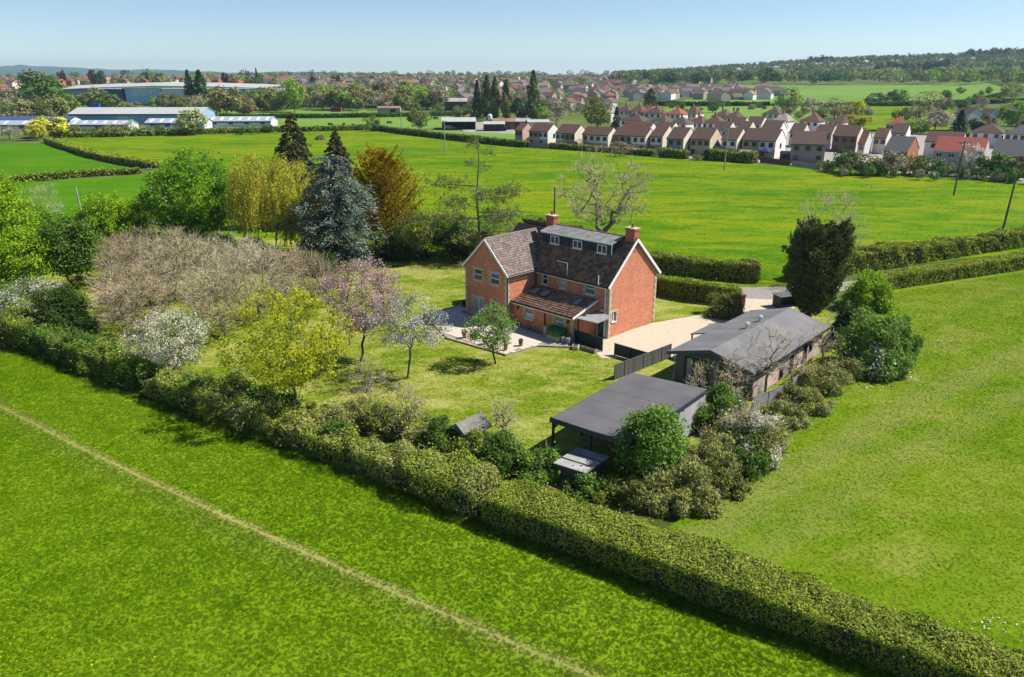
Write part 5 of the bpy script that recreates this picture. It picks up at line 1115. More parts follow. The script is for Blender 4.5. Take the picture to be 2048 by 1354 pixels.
# big green trees on the left
tree("tall bright green tree at the left edge of the picture", 22, 560, 326, 72, "bright", 280, 66, .17, .45, .08, seed=61, bark=m_barkd, lumps=10)
tree("leafy bright green tree leaning out below the tall left tree", 58, 590, 445, 62, "bright", 190, 58, .15, .4, .06, seed=62, bark=m_barkd)
tree("bushy yellow green tree behind the brown orchard trees", 245, 505, 382, 72, "bright", 220, 54, .19, .45, .06, seed=63, bark=m_barkd)
tree("dark green tree between the tall left tree and orchard", 150, 578, 430, 55, "mid", 210, 54, .17, .42, .05, seed=64, bark=m_barkd)
tree("thin leafless tree by the wooden pole on the left", 98, 480, 362, 40, "ash", 110, 3, .1, .3, .3, seed=65, twigs=8, twl=.9, twm=m_twigp, twd=.011)
tree("thin leafless tree beside the metal gate on the left", 330, 470, 372, 34, "olive", 100, 7, .11, .3, .3, seed=66, twigs=7, twl=.9, twm=m_twig, twd=.011)
tree("mid green leafy tree behind the tall left edge tree", 85, 520, 400, 56, "fresh", 160, 50, .18, .42, .06, seed=261, bark=m_barkd)
tree("spreading green tree in front of the metal gate", 190, 505, 418, 58, "fresh", 160, 50, .18, .42, .05, seed=262, bark=m_barkd)
bush("dark laurel shrub between maple and orchard", 330, 520, 462, 56, "deep", .9, .15, seed=263)
bush("dark laurel shrub at the maple's foot", 420, 525, 470, 60, "mid", .9, .15, seed=264)
bush("dark shrub in the gap below the golden cypress", 800, 512, 462, 48, "deep", .8, .15, seed=265)
bush("dark shrub behind the lawn beneath the thin pine", 960, 505, 468, 60, "deep", .8, .15, seed=266)
bush("brown green shrub beneath the bare oak", 1130, 498, 452, 50, "olive", .8, .16, seed=267)
bush("bright green shrub at the foot of the left edge trees", 8, 600, 545, 48, "bright", 1.0, .12, seed=67)
bush("dense green shrub at the back of the orchard", 190, 520, 455, 52, "mid", .9, .15, seed=68)
bush("low shrub filling the gap beneath the willow", 500, 530, 478, 44, "deep", .8, .15, seed=69)
bush("shady shrub under the blue cedar", 640, 545, 500, 44, "deep", .8, .14, seed=70)
# the yew group by the gate
conifer("massive dark rounded yew tree beside the entrance lane", 1617, 640, 447, 80, "yew", 420, .75, .0, "dome", .02, 95, .17, 71, .1, .2, upcurve=.22, jit=.12, aspect=.45, name="yew_tree")
tree("slender leafless tree rising behind the dark yew", 1648, 560, 372, 76, "ash", 190, 5, .09, .3, .3, seed=72, twigs=9, twl=1.0, twm=m_twigp, twd=.010, stems=2, shell=.3)
bush("pale green shrub between the dark yew and roadside hedge", 1735, 612, 540, 48, "bright", .9, .12, seed=73)
bush("large glossy green shrub with white flower heads beside the mown field", 1735, 738, 604, 62, "elder", .95, .13, seed=74, leaf2="blossom", frac2=.08)
bush("round green shrub with white flowers at the mown field's edge", 1793, 722, 622, 36, "elder", .95, .12, seed=75, leaf2="blossom", frac2=.12)
bush("clipped box shaped shrub next to the brick gate pillar", 1446, 630, 580, 36, "olive", 1.2, .09, seed=76, lumps=5)
bush("shaded ivy bush behind the chalet's far corner", 1690, 690, 600, 34, "deep", 1.0, .12, seed=77)
# scrub between chalet, shelter and field
scr = [(1640, 775, 722, 44, "bramble", "brown green scrub below the chalet's board wall"), (1690, 755, 700, 36, "bramble", "twiggy scrub patch next to the white flowering shrubs"), (1575, 805, 765, 34, "olive", "scrub along the pale fence under the chalet"),
       (1620, 820, 775, 36, "bramble", "brown scrub at the mown field's edge under the chalet"), (1560, 850, 800, 42, "bramble", "brown bramble mound right of the white blackthorn"), (1440, 855, 770, 54, "elder", "green bush at the back corner of the flat shelter roof"),
       (1420, 940, 850, 52, "bramble", "dark bramble thicket beside the shelter's slatted wall"), (1480, 930, 850, 48, "mid", "green bramble thicket below the white blackthorn"), (1530, 900, 840, 30, "bramble", "low brambles by the mown field under the blackthorn"),
       (1370, 985, 905, 54, "bramble", "wide brown bramble mound in the field corner"), (1300, 1000, 930, 46, "bramble", "bramble mound behind the long hedge by the leafy elder"), (1430, 975, 915, 40, "olive", "bramble mound at the corner of the mown field"),
       (1400, 1012, 965, 40, "bramble", "low brambles filling the corner of the long hedge"), (1460, 985, 940, 34, "olive", "straggling brambles at the very tip of the garden corner"), (1345, 1022, 968, 40, "bramble", "low bramble patch behind the long hedge at its bend"), (1270, 1010, 955, 36, "olive", "low olive scrub behind the long hedge under the elder"),
       (1225, 990, 950, 38, "hedge", "small bush between the long hedge and garden store"), (1160, 985, 945, 40, "elder", "green bush in front of the garden store"), (1080, 950, 892, 46, "elder", "dark green bush left of the garden store"),
       (1010, 935, 860, 52, "mid", "rounded bush behind the hedge near the shelter's corner post"), (950, 905, 850, 46, "hedge", "bush in front of the playhouse"), (880, 888, 828, 46, "mid", "green bush left of the playhouse"),
       (820, 870, 812, 44, "bramble", "brown bush behind the hedge right of the lime tree"), (760, 858, 800, 42, "olive", "olive bush behind the hedge beneath the apple tree"), (690, 850, 790, 48, "bramble", "brambly bush under the lime tree's right side"),
       (630, 845, 790, 40, "hedge", "bush under the lime yellow tree"), (540, 828, 760, 50, "mid", "dark bush below the lime tree's left side"), (460, 800, 735, 46, "hedge", "bush between the hawthorn and lime tree"),
       (400, 800, 740, 40, "mid", "low bush in front of the hawthorn"), (280, 760, 700, 46, "mid", "green bush left of the white hawthorn"), (215, 735, 672, 46, "hedge", "bush in the overgrown hedge below the brown trees"), (165, 718, 650, 40, "mid", "dark bush in the hedge beneath the evergreen"), (40, 680, 610, 50, "olive", "olive bush at the left end of the overgrown hedge")]
for i, (x_, y_, t_, w_, lf, lab) in enumerate(scr): bush(lab, x_, y_, t_ + (y_ - t_) * .1, w_ * 1.05, lf, .62 if lf == "bramble" else .9, .085, name="bramble" if lf == "bramble" else "bush", seed=100 + i)
for i, (s_, of, h_, R_, lf, lab) in enumerate(((-49, .3, 2.4, 1.5, "mid", "dark bush standing up from the ragged hedge left of the lime tree"), (-45, -.2, 2.1, 1.3, "hedgey", "pale leaved bush in the ragged hedge under the lime tree"), (-41, .5, 2.2, 1.4, "bramble", "brown bush in the ragged hedge right of the lime tree"), (-37.5, -.1, 1.9, 1.2, "olive", "olive bush in the ragged hedge beneath the small apple shrub"), (-34, .4, 2.1, 1.3, "mid", "green bush in the ragged hedge left of the playhouse"), (-30, -.2, 1.9, 1.3, "bramble", "bramble in the ragged hedge below the playhouse"), (-26.5, .4, 2.0, 1.3, "hedgey", "pale green bush in the ragged hedge right of the playhouse"), (-23, .6, 2.1, 1.4, "elder", "green bush where the ragged hedge meets the clipped hedge"))):
    bush(lab, 0, 0, 0, 0, lf, .9, .085, seed=160 + i, pos=Vector((*hp(s_, of), 0)), height=h_, R=R_)
bush("white flowering blackthorn sprawling over the brambles", 1500, 905, 802, 62, "bramble", .9, .075, seed=140, leaf2="blossom", frac2=.5, name="blackthorn")
tree("leafy bright green elder in front of the flat shelter roof", 1300, 958, 818, 68, "elder", 170, 62, .12, .3, .15, seed=141, shell=.6, flat=.95, name="elder_tree")
sp = dict(leaf="ash", per=0, twigs=6, twl=.7, twm=m_twig, trunk=.35, shell=.2, wig=.16, bf=.25, power=.5, r_tip=.018, twd=.014, flat=.8, cat="tree", name="sapling")
tree("bare forked sapling in front of the chalet's right corner", 1528, 800, 628, 52, n=60, seed=151, bark=m_bark, **sp)
tree("bare sapling before the chalet's front window", 1462, 830, 690, 40, n=46, seed=152, bark=m_bark, **sp)
tree("bare slanting sapling behind the shelter's back corner", 1405, 830, 715, 38, n=36, seed=153, bark=m_bark, **sp)
tree("bare sapling standing against the chalet's board wall", 1580, 790, 665, 34, n=40, seed=154, bark=m_bark, **sp)
tree("bare sapling at the far end of the chalet's board wall", 1640, 745, 620, 30, n=40, seed=155, bark=m_bark, **sp)
tree("thin bare sapling rising from the blackthorn", 1475, 915, 770, 26, n=30, seed=156, bark=m_bark, **sp)
tree("small leafless shrub growing right of the playhouse", 1005, 880, 800, 26, n=40, seed=157, bark=m_bark, **{**sp, 'per': 5, 'leaf': 'mid', 'lsize': .07, 'sig': .15})
# pots
pot(hl(-9.45, 9.1, PZ), "red pot with straggly plant at the far end of the patio", .2, .34, .5, 1); pot(hl(-9.1, 4.1, PZ), "terracotta pot at the patio's near corner", .17, .3, .3, 2)
pot(hl(-7.35, 3.95, PZ), "terracotta pot with small plant in the middle of the patio", .2, .34, .36, 3); pot(hl(-9.3, 6.5, PZ), "terracotta pot by the patio edge behind the apple tree", .18, .3, .4, 4)
pot(hl(-2.7, 16.7, PZ), "tall black pot at the far corner of the brick wing", .28, .6, 0, 5, m_black)
# ---------------------------------------------------------------- beyond the garden: hedges, poles, gate
def proj(p):
    dz = p[2] - HC; c, s = math.cos(PITCH), math.sin(PITCH); d = p[1] * c - dz * s; return 1024 + F * p[0] / d, 677 - F * (p[1] * s + dz * c) / d
def gpath(*px): return [tuple(GT(*p)) for p in px]
FH = dict(dens=16, lsize=.30, rough=.22, wob=.35)
hedge("field hedge curving down to the white metal gate", gpath((95, 284), (130, 297), (190, 316), (240, 326), (312, 338)), 2.4, 1.7, "hedgey", seed=201, leaf2="hedge", **FH)
hedge("low field hedge running left from the white metal gate", gpath((283, 347), (180, 352), (20, 366), (-120, 378)), 2.0, 1.4, "hedge", seed=202, **FH)
hedge("long field hedge in front of the pale blue warehouses", gpath((100, 276), (250, 273), (420, 267), (560, 264), (735, 260)), 2.6, 1.9, "hedgey", seed=203, leaf2="mid", dens=9, lsize=.42, rough=.25)
hedge("dark field hedge running down from the farm to the estate", gpath((750, 260), (800, 267), (900, 279), (1000, 290), (1055, 295)), 2.4, 2.0, "mid", seed=204, leaf2="hedge", dens=12, lsize=.38, rough=.25)
hedge("clipped dark hedge behind the cattle pasture", gpath((440, 237), (620, 237), (760, 235), (905, 232)), 2.6, 2.2, "mid", seed=205, dens=8, lsize=.55, rough=.3)
hedge("hedge at the foot of the estate gardens behind the bare oak", gpath((1100, 297), (1160, 301), (1230, 306), (1310, 313)), 1.8, 1.7, "hedge", seed=206, leaf2="bramble", **FH)
hedge("clipped dark garden hedge before the cream gabled houses", gpath((1318, 314), (1376, 318)), 2.0, 2.6, "hedgey", seed=207, **FH)
hedge("clipped dark garden hedge in front of the navy gazebo", gpath((1408, 319), (1512, 327)), 2.4, 2.9, "hedgey", seed=208, leaf2="mid", **FH)
hedge("far dark hedge line below the pale sloping field", gpath((1310, 211), (1420, 212), (1540, 213)), 3.5, 2.6, "deep", seed=209, dens=3, lsize=.8, rough=.3)
hedge("far hedge crossing the pale fields under the wood", gpath((1540, 216), (1700, 214), (1820, 211), (1960, 208), (2060, 204)), 4, 2.6, "mid", seed=210, dens=3, lsize=.8, rough=.3)
hedge("dark hedge climbing the sloping field at the right", gpath((1930, 208), (1990, 196), (2060, 182)), 3.5, 2.4, "deep", seed=211, dens=3, lsize=.8, rough=.3)
m_pole = plain("creosoted_pole", (.13, .105, .085), .9, .1, .3, 1.5); m_polel = plain("silvered_pole", (.33, .31, .28), .9, .1, .25, 1.5)
def pole(label, px, py, ytop, arm=0, mat=None, lean=0.0, rz=0.0, tf=False):
    p = GT(px, py); h = height_at(p, ytop); t = thing("utility_pole", label, "pole", p, rz, "wooden utility poles"); t.rotation_euler = (0, lean, rz)
    q = MB(); q.tube([(0, 0, -.3), (0, 0, h * .5), (0, 0, h)], [.17, .15, .11], 9); q.build("post", mat or m_pole, t)
    if arm:
        q = MB(); q.box((0, .14, h - .35), (arm, .1, .12)); bar(q, (-arm * .3, .14, h - .4), (0, .12, h - 1.1), .04, .05); bar(q, (arm * .3, .14, h - .4), (0, .12, h - 1.1), .04, .05); a = q.build("crossarm", mat or m_pole, t)
        for x_ in (-arm * .46, 0, arm * .46):
            q = MB(); q.tube([(x_, .14, h - .29), (x_, .14, h - .2), (x_, .14, h - .05)], [.05, .08, .04], 8); q.build("insulator", m_slat, a)
    if tf:
        q = MB(); q.tube([(0, .35, h - 1.9), (0, .35, h - 1.2)], .25, 10); q.build("transformer", m_slat, t)
pole("wooden pole with crossarm in front of the red roofed house", 1907, 391, 282, 2.6, m_pole, .02); pole("leaning wooden pole rising from the lane hedge on the right", 2003, 470, 360, 0, m_pole, .04)
pole("pale pole with crossarm before the cream estate houses", 1448, 342, 258, 2.2, m_polel, .01, 0, True); pole("pale pole with short crossarm in the middle of the pasture", 890, 308, 240, 1.6, m_polel); pole("wooden pole behind the farmhouse's far chimney", 1108, 470, 374, 0, m_pole)
pole("wooden pole among the trees at the left", 170, 455, 374, 0, m_polel, -.05); pole("wooden pole beside the white metal gate", 316, 455, 350, 0, m_polel, -.03); pole("far pole in the hedge of the cattle pasture", 803, 258, 222, 1.4, m_polel)
gp = GT(304, 348); gt = thing("field_gate", "white tubular metal gate where the field hedges meet", "gate", gp, .1); m_gw = plain("galvanised_gate", (.55, .55, .54), .5, .4, .1)
for z in (.15, .4, .65, .9, 1.2):
    q = MB(); q.tube([(-2.1, 0, z), (2.1, 0, z)], .045, 6); q.build("rail", m_gw, gt)
for x_ in (-2.1, -.7, .7, 2.1):
    q = MB(); q.tube([(x_, 0, 0), (x_, 0, 1.25)], .05, 6); q.build("upright", m_gw, gt)
# ---------------------------------------------------------------- houses of the estate
m_tint = plain("rendered_wall", (.6, .6, .6), .85, .15, .07, .5, tint=True); m_tintroof = plain("roof_covering", (.2, .1, .1), .85, .15, .2, 1.3, .5, tint=True)
m_brown = (.105, .070, .056); m_brownr = (.12, .068, .053); m_greyr = (.10, .105, .11); m_redr = (.30, .085, .065); CREAM = (.68, .60, .50); WHITE = (.70, .69, .66); BEIGE = (.36, .30, .24); TAUPE = (.27, .235, .205); PINKT = (.52, .36, .28); REDB = (.22, .085, .06); ORB = (.40, .15, .09); GREYST = (.34, .36, .38)
m_frame = plain("dark_window_frame", (.06, .05, .045), .6, .3, .1)
m_groove = None
ORD0 = "first second third fourth fifth sixth seventh eighth ninth tenth eleventh twelfth thirteenth fourteenth fifteenth sixteenth seventeenth eighteenth nineteenth twentieth twenty-first twenty-second".split()
def tint(o, c): o.color = (c[0], c[1], c[2], 1); return o
wmesh = {}
def win_mesh(w_, h_, fr):
    k = (round(w_, 1), round(h_, 1), fr)
    if k not in wmesh:
        q = MB(); q.box((0, -.01, 0), (w_, .06, h_), 0)
        for s in (-.25, .25): q.box((s * w_, -.035, 0), (w_ * .42, .03, h_ * .84), 1)
        q.box((0, -.05, -h_ / 2 - .04), (w_ + .15, .14, .07), 0); wmesh[k] = q.mesh("window", [m_white if fr else m_frame, m_glass])
    return wmesh[k]
def gable_house(label, xl, xr, yr, xg, roofc, front, gablec, split=None, E=4.8, rot=-36.0, wins=3, white=False, gwin=0, group="houses of the estate beyond the pasture", pitch=.62, chim=None, name="house", ground=True, cat="house", over=.3, lower=True, hip=False, maxd=9.5, porch=None):
    """house placed by its near front corner: eaves end xr,yr; other end of the eaves xl; far end of the side wall xg (photo columns)"""
    c0 = G(xr, yr, E); r = math.radians(rot); u_ = Vector((math.cos(r), math.sin(r), 0)); v_ = Vector((-math.sin(r), math.cos(r), 0))
    def solve(dirv, target, hi):
        lo = .5
        for _ in range(40):
            m = (lo + hi) / 2; x = proj(c0 + dirv * m)[0]
            if (x > target) == (dirv is u_n): lo = m
            else: hi = m
        return (lo + hi) / 2
    u_n = -u_; wd = solve(u_n, xl, 40.0); dp = min(solve(v_, xg, 14.0), maxd); zb = float(T(c0.x, c0.y)); base = c0 - u_ * wd; base.z = zb
    H_ = E - zb; Rz = H_ + dp / 2 * pitch; t = thing(name, label, cat, base, r, group)
    q = MB(); q.bb(0, wd, 0, dp, 0, H_); tint(q.build("wall", m_tint, t), front)
    if not hip:
        q = MB(); q.bb(wd, wd + .04, .02, dp - .02, .02, H_); q.prism([(wd - .3, 0.02, H_), (wd - .3, dp - .02, H_), (wd - .3, dp / 2, Rz - .05)], (.34, 0, 0)); tint(q.build("side_wall", m_tint, t), gablec)
    if split:
        for (a, b, cc) in split:
            q = MB(); q.bb(wd * a, wd * b, -.05, 0, .05 if H_ < 4 else 2.3, H_ - .05); tint(q.build("cladding", m_tint, t), cc)
    q = MB(); o = over; k = pitch
    if hip:
        z0 = H_ - o * k; zr = H_ + dp / 2 * k; q.add([(-o, -o, z0), (wd + o, -o, z0), (wd + o, dp + o, z0), (-o, dp + o, z0), (dp / 2, dp / 2, zr), (max(wd - dp / 2, dp / 2 + .1), dp / 2, zr)], [(0, 1, 5, 4), (1, 2, 5), (2, 3, 4, 5), (3, 0, 4), (3, 2, 1, 0)])
    else:
        q.prism([(-.1, -o, H_ - o * k), (-.1, dp / 2, Rz), (-.1, dp + o, H_ - o * k), (-.1, dp + o, H_ - o * k + .14), (-.1, dp / 2, Rz + .14), (-.1, -o, H_ - o * k + .14)], (wd + .22, 0, 0))
    rf = tint(q.build("roof", m_tintroof, t), roofc)
    q = MB(); q.bb(-.1, wd + .1, -o - .06, -o - .005, H_ - o * k - .1, H_ - o * k + .06); q.build("fascia", m_white if white else m_frame, rf)
    wm = win_mesh(1.2, 1.15, white)
    for i in range(wins):
        x_ = wd * (i + .5) / wins
        link("window", wm, t, (x_, -.06 - (.05 if split else 0), H_ - 1.15))
        if lower and i % 2 == 0: link("window", wm, t, (x_, -.06, H_ - 3.6))
    for i in range(gwin):
        w2 = link("window", wm, t, (wd + .1, dp * (i + .5) / gwin * .8 + 1, H_ - 1.5)); w2.rotation_euler = (0, 0, math.pi / 2)
    if chim is not None:
        q = MB(); x_ = wd * chim; q.bb(x_ - .35, x_ + .35, dp / 2 - .35, dp / 2 + .35, Rz - .6, Rz + 1.1); ch = q.build("chimney", m_redbrick, rf)
        q = MB(); q.tube([(x_, dp / 2, Rz + 1.1), (x_, dp / 2, Rz + 1.45)], .14, 8); q.build("chimney_pot", m_terra, ch)
    return t
def s3(v): return 1020 + v / 7.314
def s4(v): return 1280 + v / 7.314
def s5(v): return 1540 + v / 7.314
def s6(v): return 1780 + v / 7.642
def y3(v): return 200 + v / 7.314
def y5(v): return 210 + v / 7.314
def y6(v): return 230 + v / 7.642
gable_house("small beige house at the far left end of the estate row", s3(75), s3(180), y3(440), s3(345), m_brownr, BEIGE, PINKT, wins=2)
gable_house("white gabled semi with half beige half white front, second in the row", s3(280), s3(552), y3(462), s3(725), m_brownr, BEIGE, WHITE, [(.58, 1, WHITE)], wins=4, gwin=1)
gable_house("semi with white strip at its left and cream gable, third in the row", s3(670), s3(945), y3(490), s3(1130), m_brownr, BEIGE, CREAM, [(0, .42, WHITE)], wins=4)
gable_house("semi with all white boarded upper front, fourth in the row", s3(1060), s3(1435), y3(515), s3(1590), m_brownr, BEIGE, CREAM, [(.14, .49, WHITE), (.51, 1, WHITE)], wins=4)
gable_house("long semi with beige left half and white right half, fifth in the row", s3(1510), s3(1985), y3(530), s3(2127), m_brownr, BEIGE, CREAM, [(.5, 1, WHITE)], wins=5)
gable_house("narrow house with white front and cream gable behind the bare oak's right side", s4(150), s4(330), y3(535), s4(555), m_brownr, BEIGE, CREAM, [(.05, .95, WHITE)], wins=2)
gable_house("beige fronted house between two cream gables in mid row", s4(395), s4(637), y3(570), s4(850), m_brown, BEIGE, CREAM, wins=2)
gable_house("beige three window house with broad tan gable near the pale pole", s4(740), s4(1025), y3(577), s4(1250), m_brown, BEIGE, (.58, .47, .36), wins=3)
gable_house("white fronted narrow house directly behind the pale pole", s4(1195), s4(1415), y3(583), s4(1610), m_brown, BEIGE, CREAM, [(.05, .95, WHITE)], wins=2)
gable_house("wide semi behind the navy gazebo, right half white", s4(1500), s4(1985), y3(602), s4(2262), m_brown, BEIGE, WHITE, [(.53, 1, WHITE)], wins=4, gwin=1)
h11 = gable_house("large taupe house with bright white gable nearest the pasture", s5(315), s5(815), y5(577), s5(950), m_brown, TAUPE, (.82, .82, .8), wins=3, E=5.0, rot=-20)
gable_house("brown house with projecting front gable behind the taupe house", s5(920), s5(1275), y5(460), s5(1550), m_brown, (.24, .17, .13), CREAM, wins=3)
gable_house("low building with broad grey white gable beside the grey roofed house", s5(1290), s5(1388), y5(565), s5(1650), m_brownr, CREAM, (.55, .53, .5), wins=1, E=3.6, pitch=.7)
gable_house("dark grey roofed brick house with orange brick gable", s6(-90), s6(270), y6(545), s6(735), m_greyr, REDB, ORB, wins=4, white=True, gwin=1, rot=-42, E=5.0)
gable_house("red roofed house with grey stone front behind white blossom", s6(670), s6(1430), y6(570), s6(1740), m_redr, GREYST, (.52, .50, .47), wins=4, white=True, rot=-38, E=5.0)
gable_house("dark grey roofed red brick house at the right edge", s6(1560), s6(2330), y6(625), s6(2750), m_greyr, REDB, ORB, wins=5, white=True, rot=-38, E=5.0)
SRL = []; HPS = []; SR = "brown roofed house packed in the second and third rows of the estate"
for (xl, xr, yr, xg, c, g) in ((s3(1640), s3(2040), y3(415), s3(2150), m_brownr, WHITE), (s4(0), s4(140), y3(425), s4(250), m_brownr, WHITE), (s4(200), s4(470), y3(412), s4(570), m_brownr, WHITE), (s4(1080), s4(1290), y3(440), s4(1420), m_brown, CREAM), (s4(1340), s4(1510), y3(355), s4(1610), m_brown, CREAM),
                               (s4(1440), s4(1590), y3(425), s4(1700), m_brown, CREAM), (s4(1560), s4(1780), y3(340), s4(1870), m_brown, CREAM), (s4(1780), s4(2060), y3(420), s4(2180), m_brown, CREAM), (s5(0), s5(135), y5(368), s5(290), m_brown, WHITE), (s5(290), s5(480), y5(400), s5(645), m_brown, CREAM),
                               (s5(660), s5(900), y5(420), s5(1090), m_brown, CREAM), (s5(1780), s5(1990), y5(400), s5(2140), m_brown, WHITE), (s6(20), s6(245), y6(280), s6(430), m_brown, WHITE), (s6(540), s6(1100), y6(420), s6(1180), m_brownr, CREAM), (s5(1520), s5(1700), y5(480), s5(1880), m_brownr, CREAM)):
    SRL.append((xl, gable_house(SR, xl, xr, yr, xg, c, CREAM, g, wins=2, lower=False, maxd=8)))
for i, (_, o) in enumerate(sorted(SRL, key=lambda v: v[0])): o["label"] = "brown roofed house in the estate's back rows, " + ORD0[i] + " counting from the left"
HPL = "white walled semi with hipped brown roof on the estate's far side"
for (cx, yr, w_, c) in ((s4(205), y3(195), 40, m_brown), (s4(500), y3(205), 36, m_redr), (s4(740), y3(195), 34, m_brown), (s4(1170), y3(235), 34, m_brown), (s4(570), y3(345), 40, m_brown), (s4(1060), y3(335), 42, m_brownr), (s4(290), y3(300), 32, m_brown), (s4(1330), y3(255), 32, m_brown), (s4(1930), y3(205), 40, m_brown),
                    (s5(150), y5(235), 40, (.30, .25, .22)), (s5(590), y5(240), 46, m_brownr), (s5(980), y5(255), 34, m_brown), (s3(1790), y3(300), 50, m_brown), (s6(60), y6(140), 30, m_redr), (s6(1500), y6(270), 70, m_brown), (s6(1950), y6(290), 50, m_greyr), (s3(1660), y3(160), 34, m_brown), (s3(1850), y3(165), 34, m_brownr), (s3(2010), y3(180), 30, m_redr), (s3(1420), y3(180), 26, (.3, .25, .22)), (s4(820), y3(330), 36, m_brownr)):
    HPS.append((cx, gable_house(HPL, cx - w_ / 2, cx + w_ / 2 - 6, yr, cx + w_ / 2 + 10, c, WHITE, WHITE, wins=3, hip=True, lower=False, chim=.5, group="hipped houses at the back of the estate", over=.35)))
for i, (_, o) in enumerate(sorted(HPS, key=lambda v: v[0])): o["label"] = "white semi with hipped roof behind the estate, " + ORD0[i] + " counting from the left"
# garden things behind the estate fence
m_fencep = plain("grey_fence_panel", (.23, .22, .21), .85, .1, .25, 1.0); m_shed = plain("brown_shed_board", (.16, .095, .06), .85, .1, .25, 1.0); m_navy = plain("navy_canvas", (.012, .018, .08), .6, .3, .1); m_canv = plain("cream_canvas", (.70, .66, .58), .7, .2, .1)
fence("fence", "grey panel fence at the left end of the estate gardens", [tuple(G(1046, 294)), tuple(G(1098, 298))], 1.6, m_fencep, .6, 2.0)
fence("fence", "low pale wall of panels in front of the taupe house", [tuple(G(1583, 332)), tuple(G(1640, 339))], 1.2, m_slat, .6, 2.0)
fence("fence", "dark red brown panel fence under the navy gazebo", [tuple(G(1520, 326)), tuple(G(1580, 332))], 1.4, m_shed, .6, 2.0)
def shed(px, py, w_, d_, h_, rz, lab, wall, roof):
    t = thing("garden_shed", lab, "shed", G(px, py), rz, "sheds in the estate gardens"); q = MB(); q.bb(-w_ / 2, w_ / 2, -d_ / 2, d_ / 2, 0, h_); q.prism([(-w_ / 2, -d_ / 2, h_), (-w_ / 2, d_ / 2, h_), (-w_ / 2, 0, h_ + .55)], (w_, 0, 0)); q.build("wall", wall, t)
    q = MB(); bar(q, (0, -d_ / 2 - .12, h_ - .05), (0, 0, h_ + .6), w_ + .3, .06); bar(q, (0, .0, h_ + .6), (0, d_ / 2 + .12, h_ - .05), w_ + .3, .06); q.build("roof", roof, t)
    q = MB(); q.bb(-.4, .4, -d_ / 2 - .03, -d_ / 2 - .003, 0, 1.75); q.build("door", m_frame, t)
for i, (x_, y_, w_, d_, h_, a, lab, wl_, rf_) in enumerate(((1066, 289, 4, 2.4, 1.9, -.5, "flat white topped shed before the second house", m_fencep, m_canv), (1125, 295, 2.6, 2, 1.9, -.7, "brown shed before the third house", m_shed, m_fencep), (1183, 298, 3.0, 2.2, 1.9, -.6, "pale topped shed left of the bare oak's crown", m_shed, m_canv), (1246, 302, 4.4, 3, 2.2, -.7, "reddish roofed shed with a dark blue side among the estate gardens", m_shed, m_tile_r if False else m_terra),
                                                      (1345, 312, 3, 2, 2, -.6, "dark shed behind the clipped garden hedge", m_frame, m_navy), (1440, 312, 3.2, 2.2, 2.1, -.6, "dark shed near the pale pole", m_frame, m_fencep), (1490, 318, 3.2, 2.2, 2.0, -.6, "brown shed left of the navy gazebo", m_shed, m_fencep), (1570, 321, 2.6, 2.0, 2.0, -.6, "shed with pale roof beside the taupe house", m_shed, m_ply))): shed(x_, y_, w_, d_, h_, a, lab, wl_, rf_)
def gazebo(px, py, s, h_, lab, mat):
    t = thing("gazebo", lab, "gazebo", G(px, py), -.6); q = MB(); q.add([(-s, -s, h_), (s, -s, h_), (s, s, h_), (-s, s, h_), (0, 0, h_ + .9), (-s, -s, h_ - .25), (s, -s, h_ - .25), (s, s, h_ - .25), (-s, s, h_ - .25)], [(0, 1, 4), (1, 2, 4), (2, 3, 4), (3, 0, 4), (0, 5, 6, 1), (1, 6, 7, 2), (2, 7, 8, 3), (3, 8, 5, 0)]); q.build("canopy", mat, t)
    for sx in (-1, 1):
        for sy in (-1, 1): q = MB(); q.tube([(sx * s * .95, sy * s * .95, 0), (sx * s * .95, sy * s * .95, h_)], .05, 6); q.build("leg", m_slat, t)
gazebo(1528, 318, 1.7, 2.2, "navy blue canvas gazebo in the estate gardens", m_navy); gazebo(1347, 306, 1.9, 2.0, "dark canvas gazebo beside the mid row houses", m_navy)
t = thing("parasol", "open cream parasol in front of the tan gabled house", "parasol", G(1398, 310)); q = MB(); q.tube([(0, 0, 0), (0, 0, 2.3)], .04, 6); q.build("pole", m_slat, t); q = MB(); q.tube([(0, 0, 2.0), (0, 0, 2.05), (0, 0, 2.5)], [1.9, 1.9, .05], 10); q.build("canopy", m_canv, t)
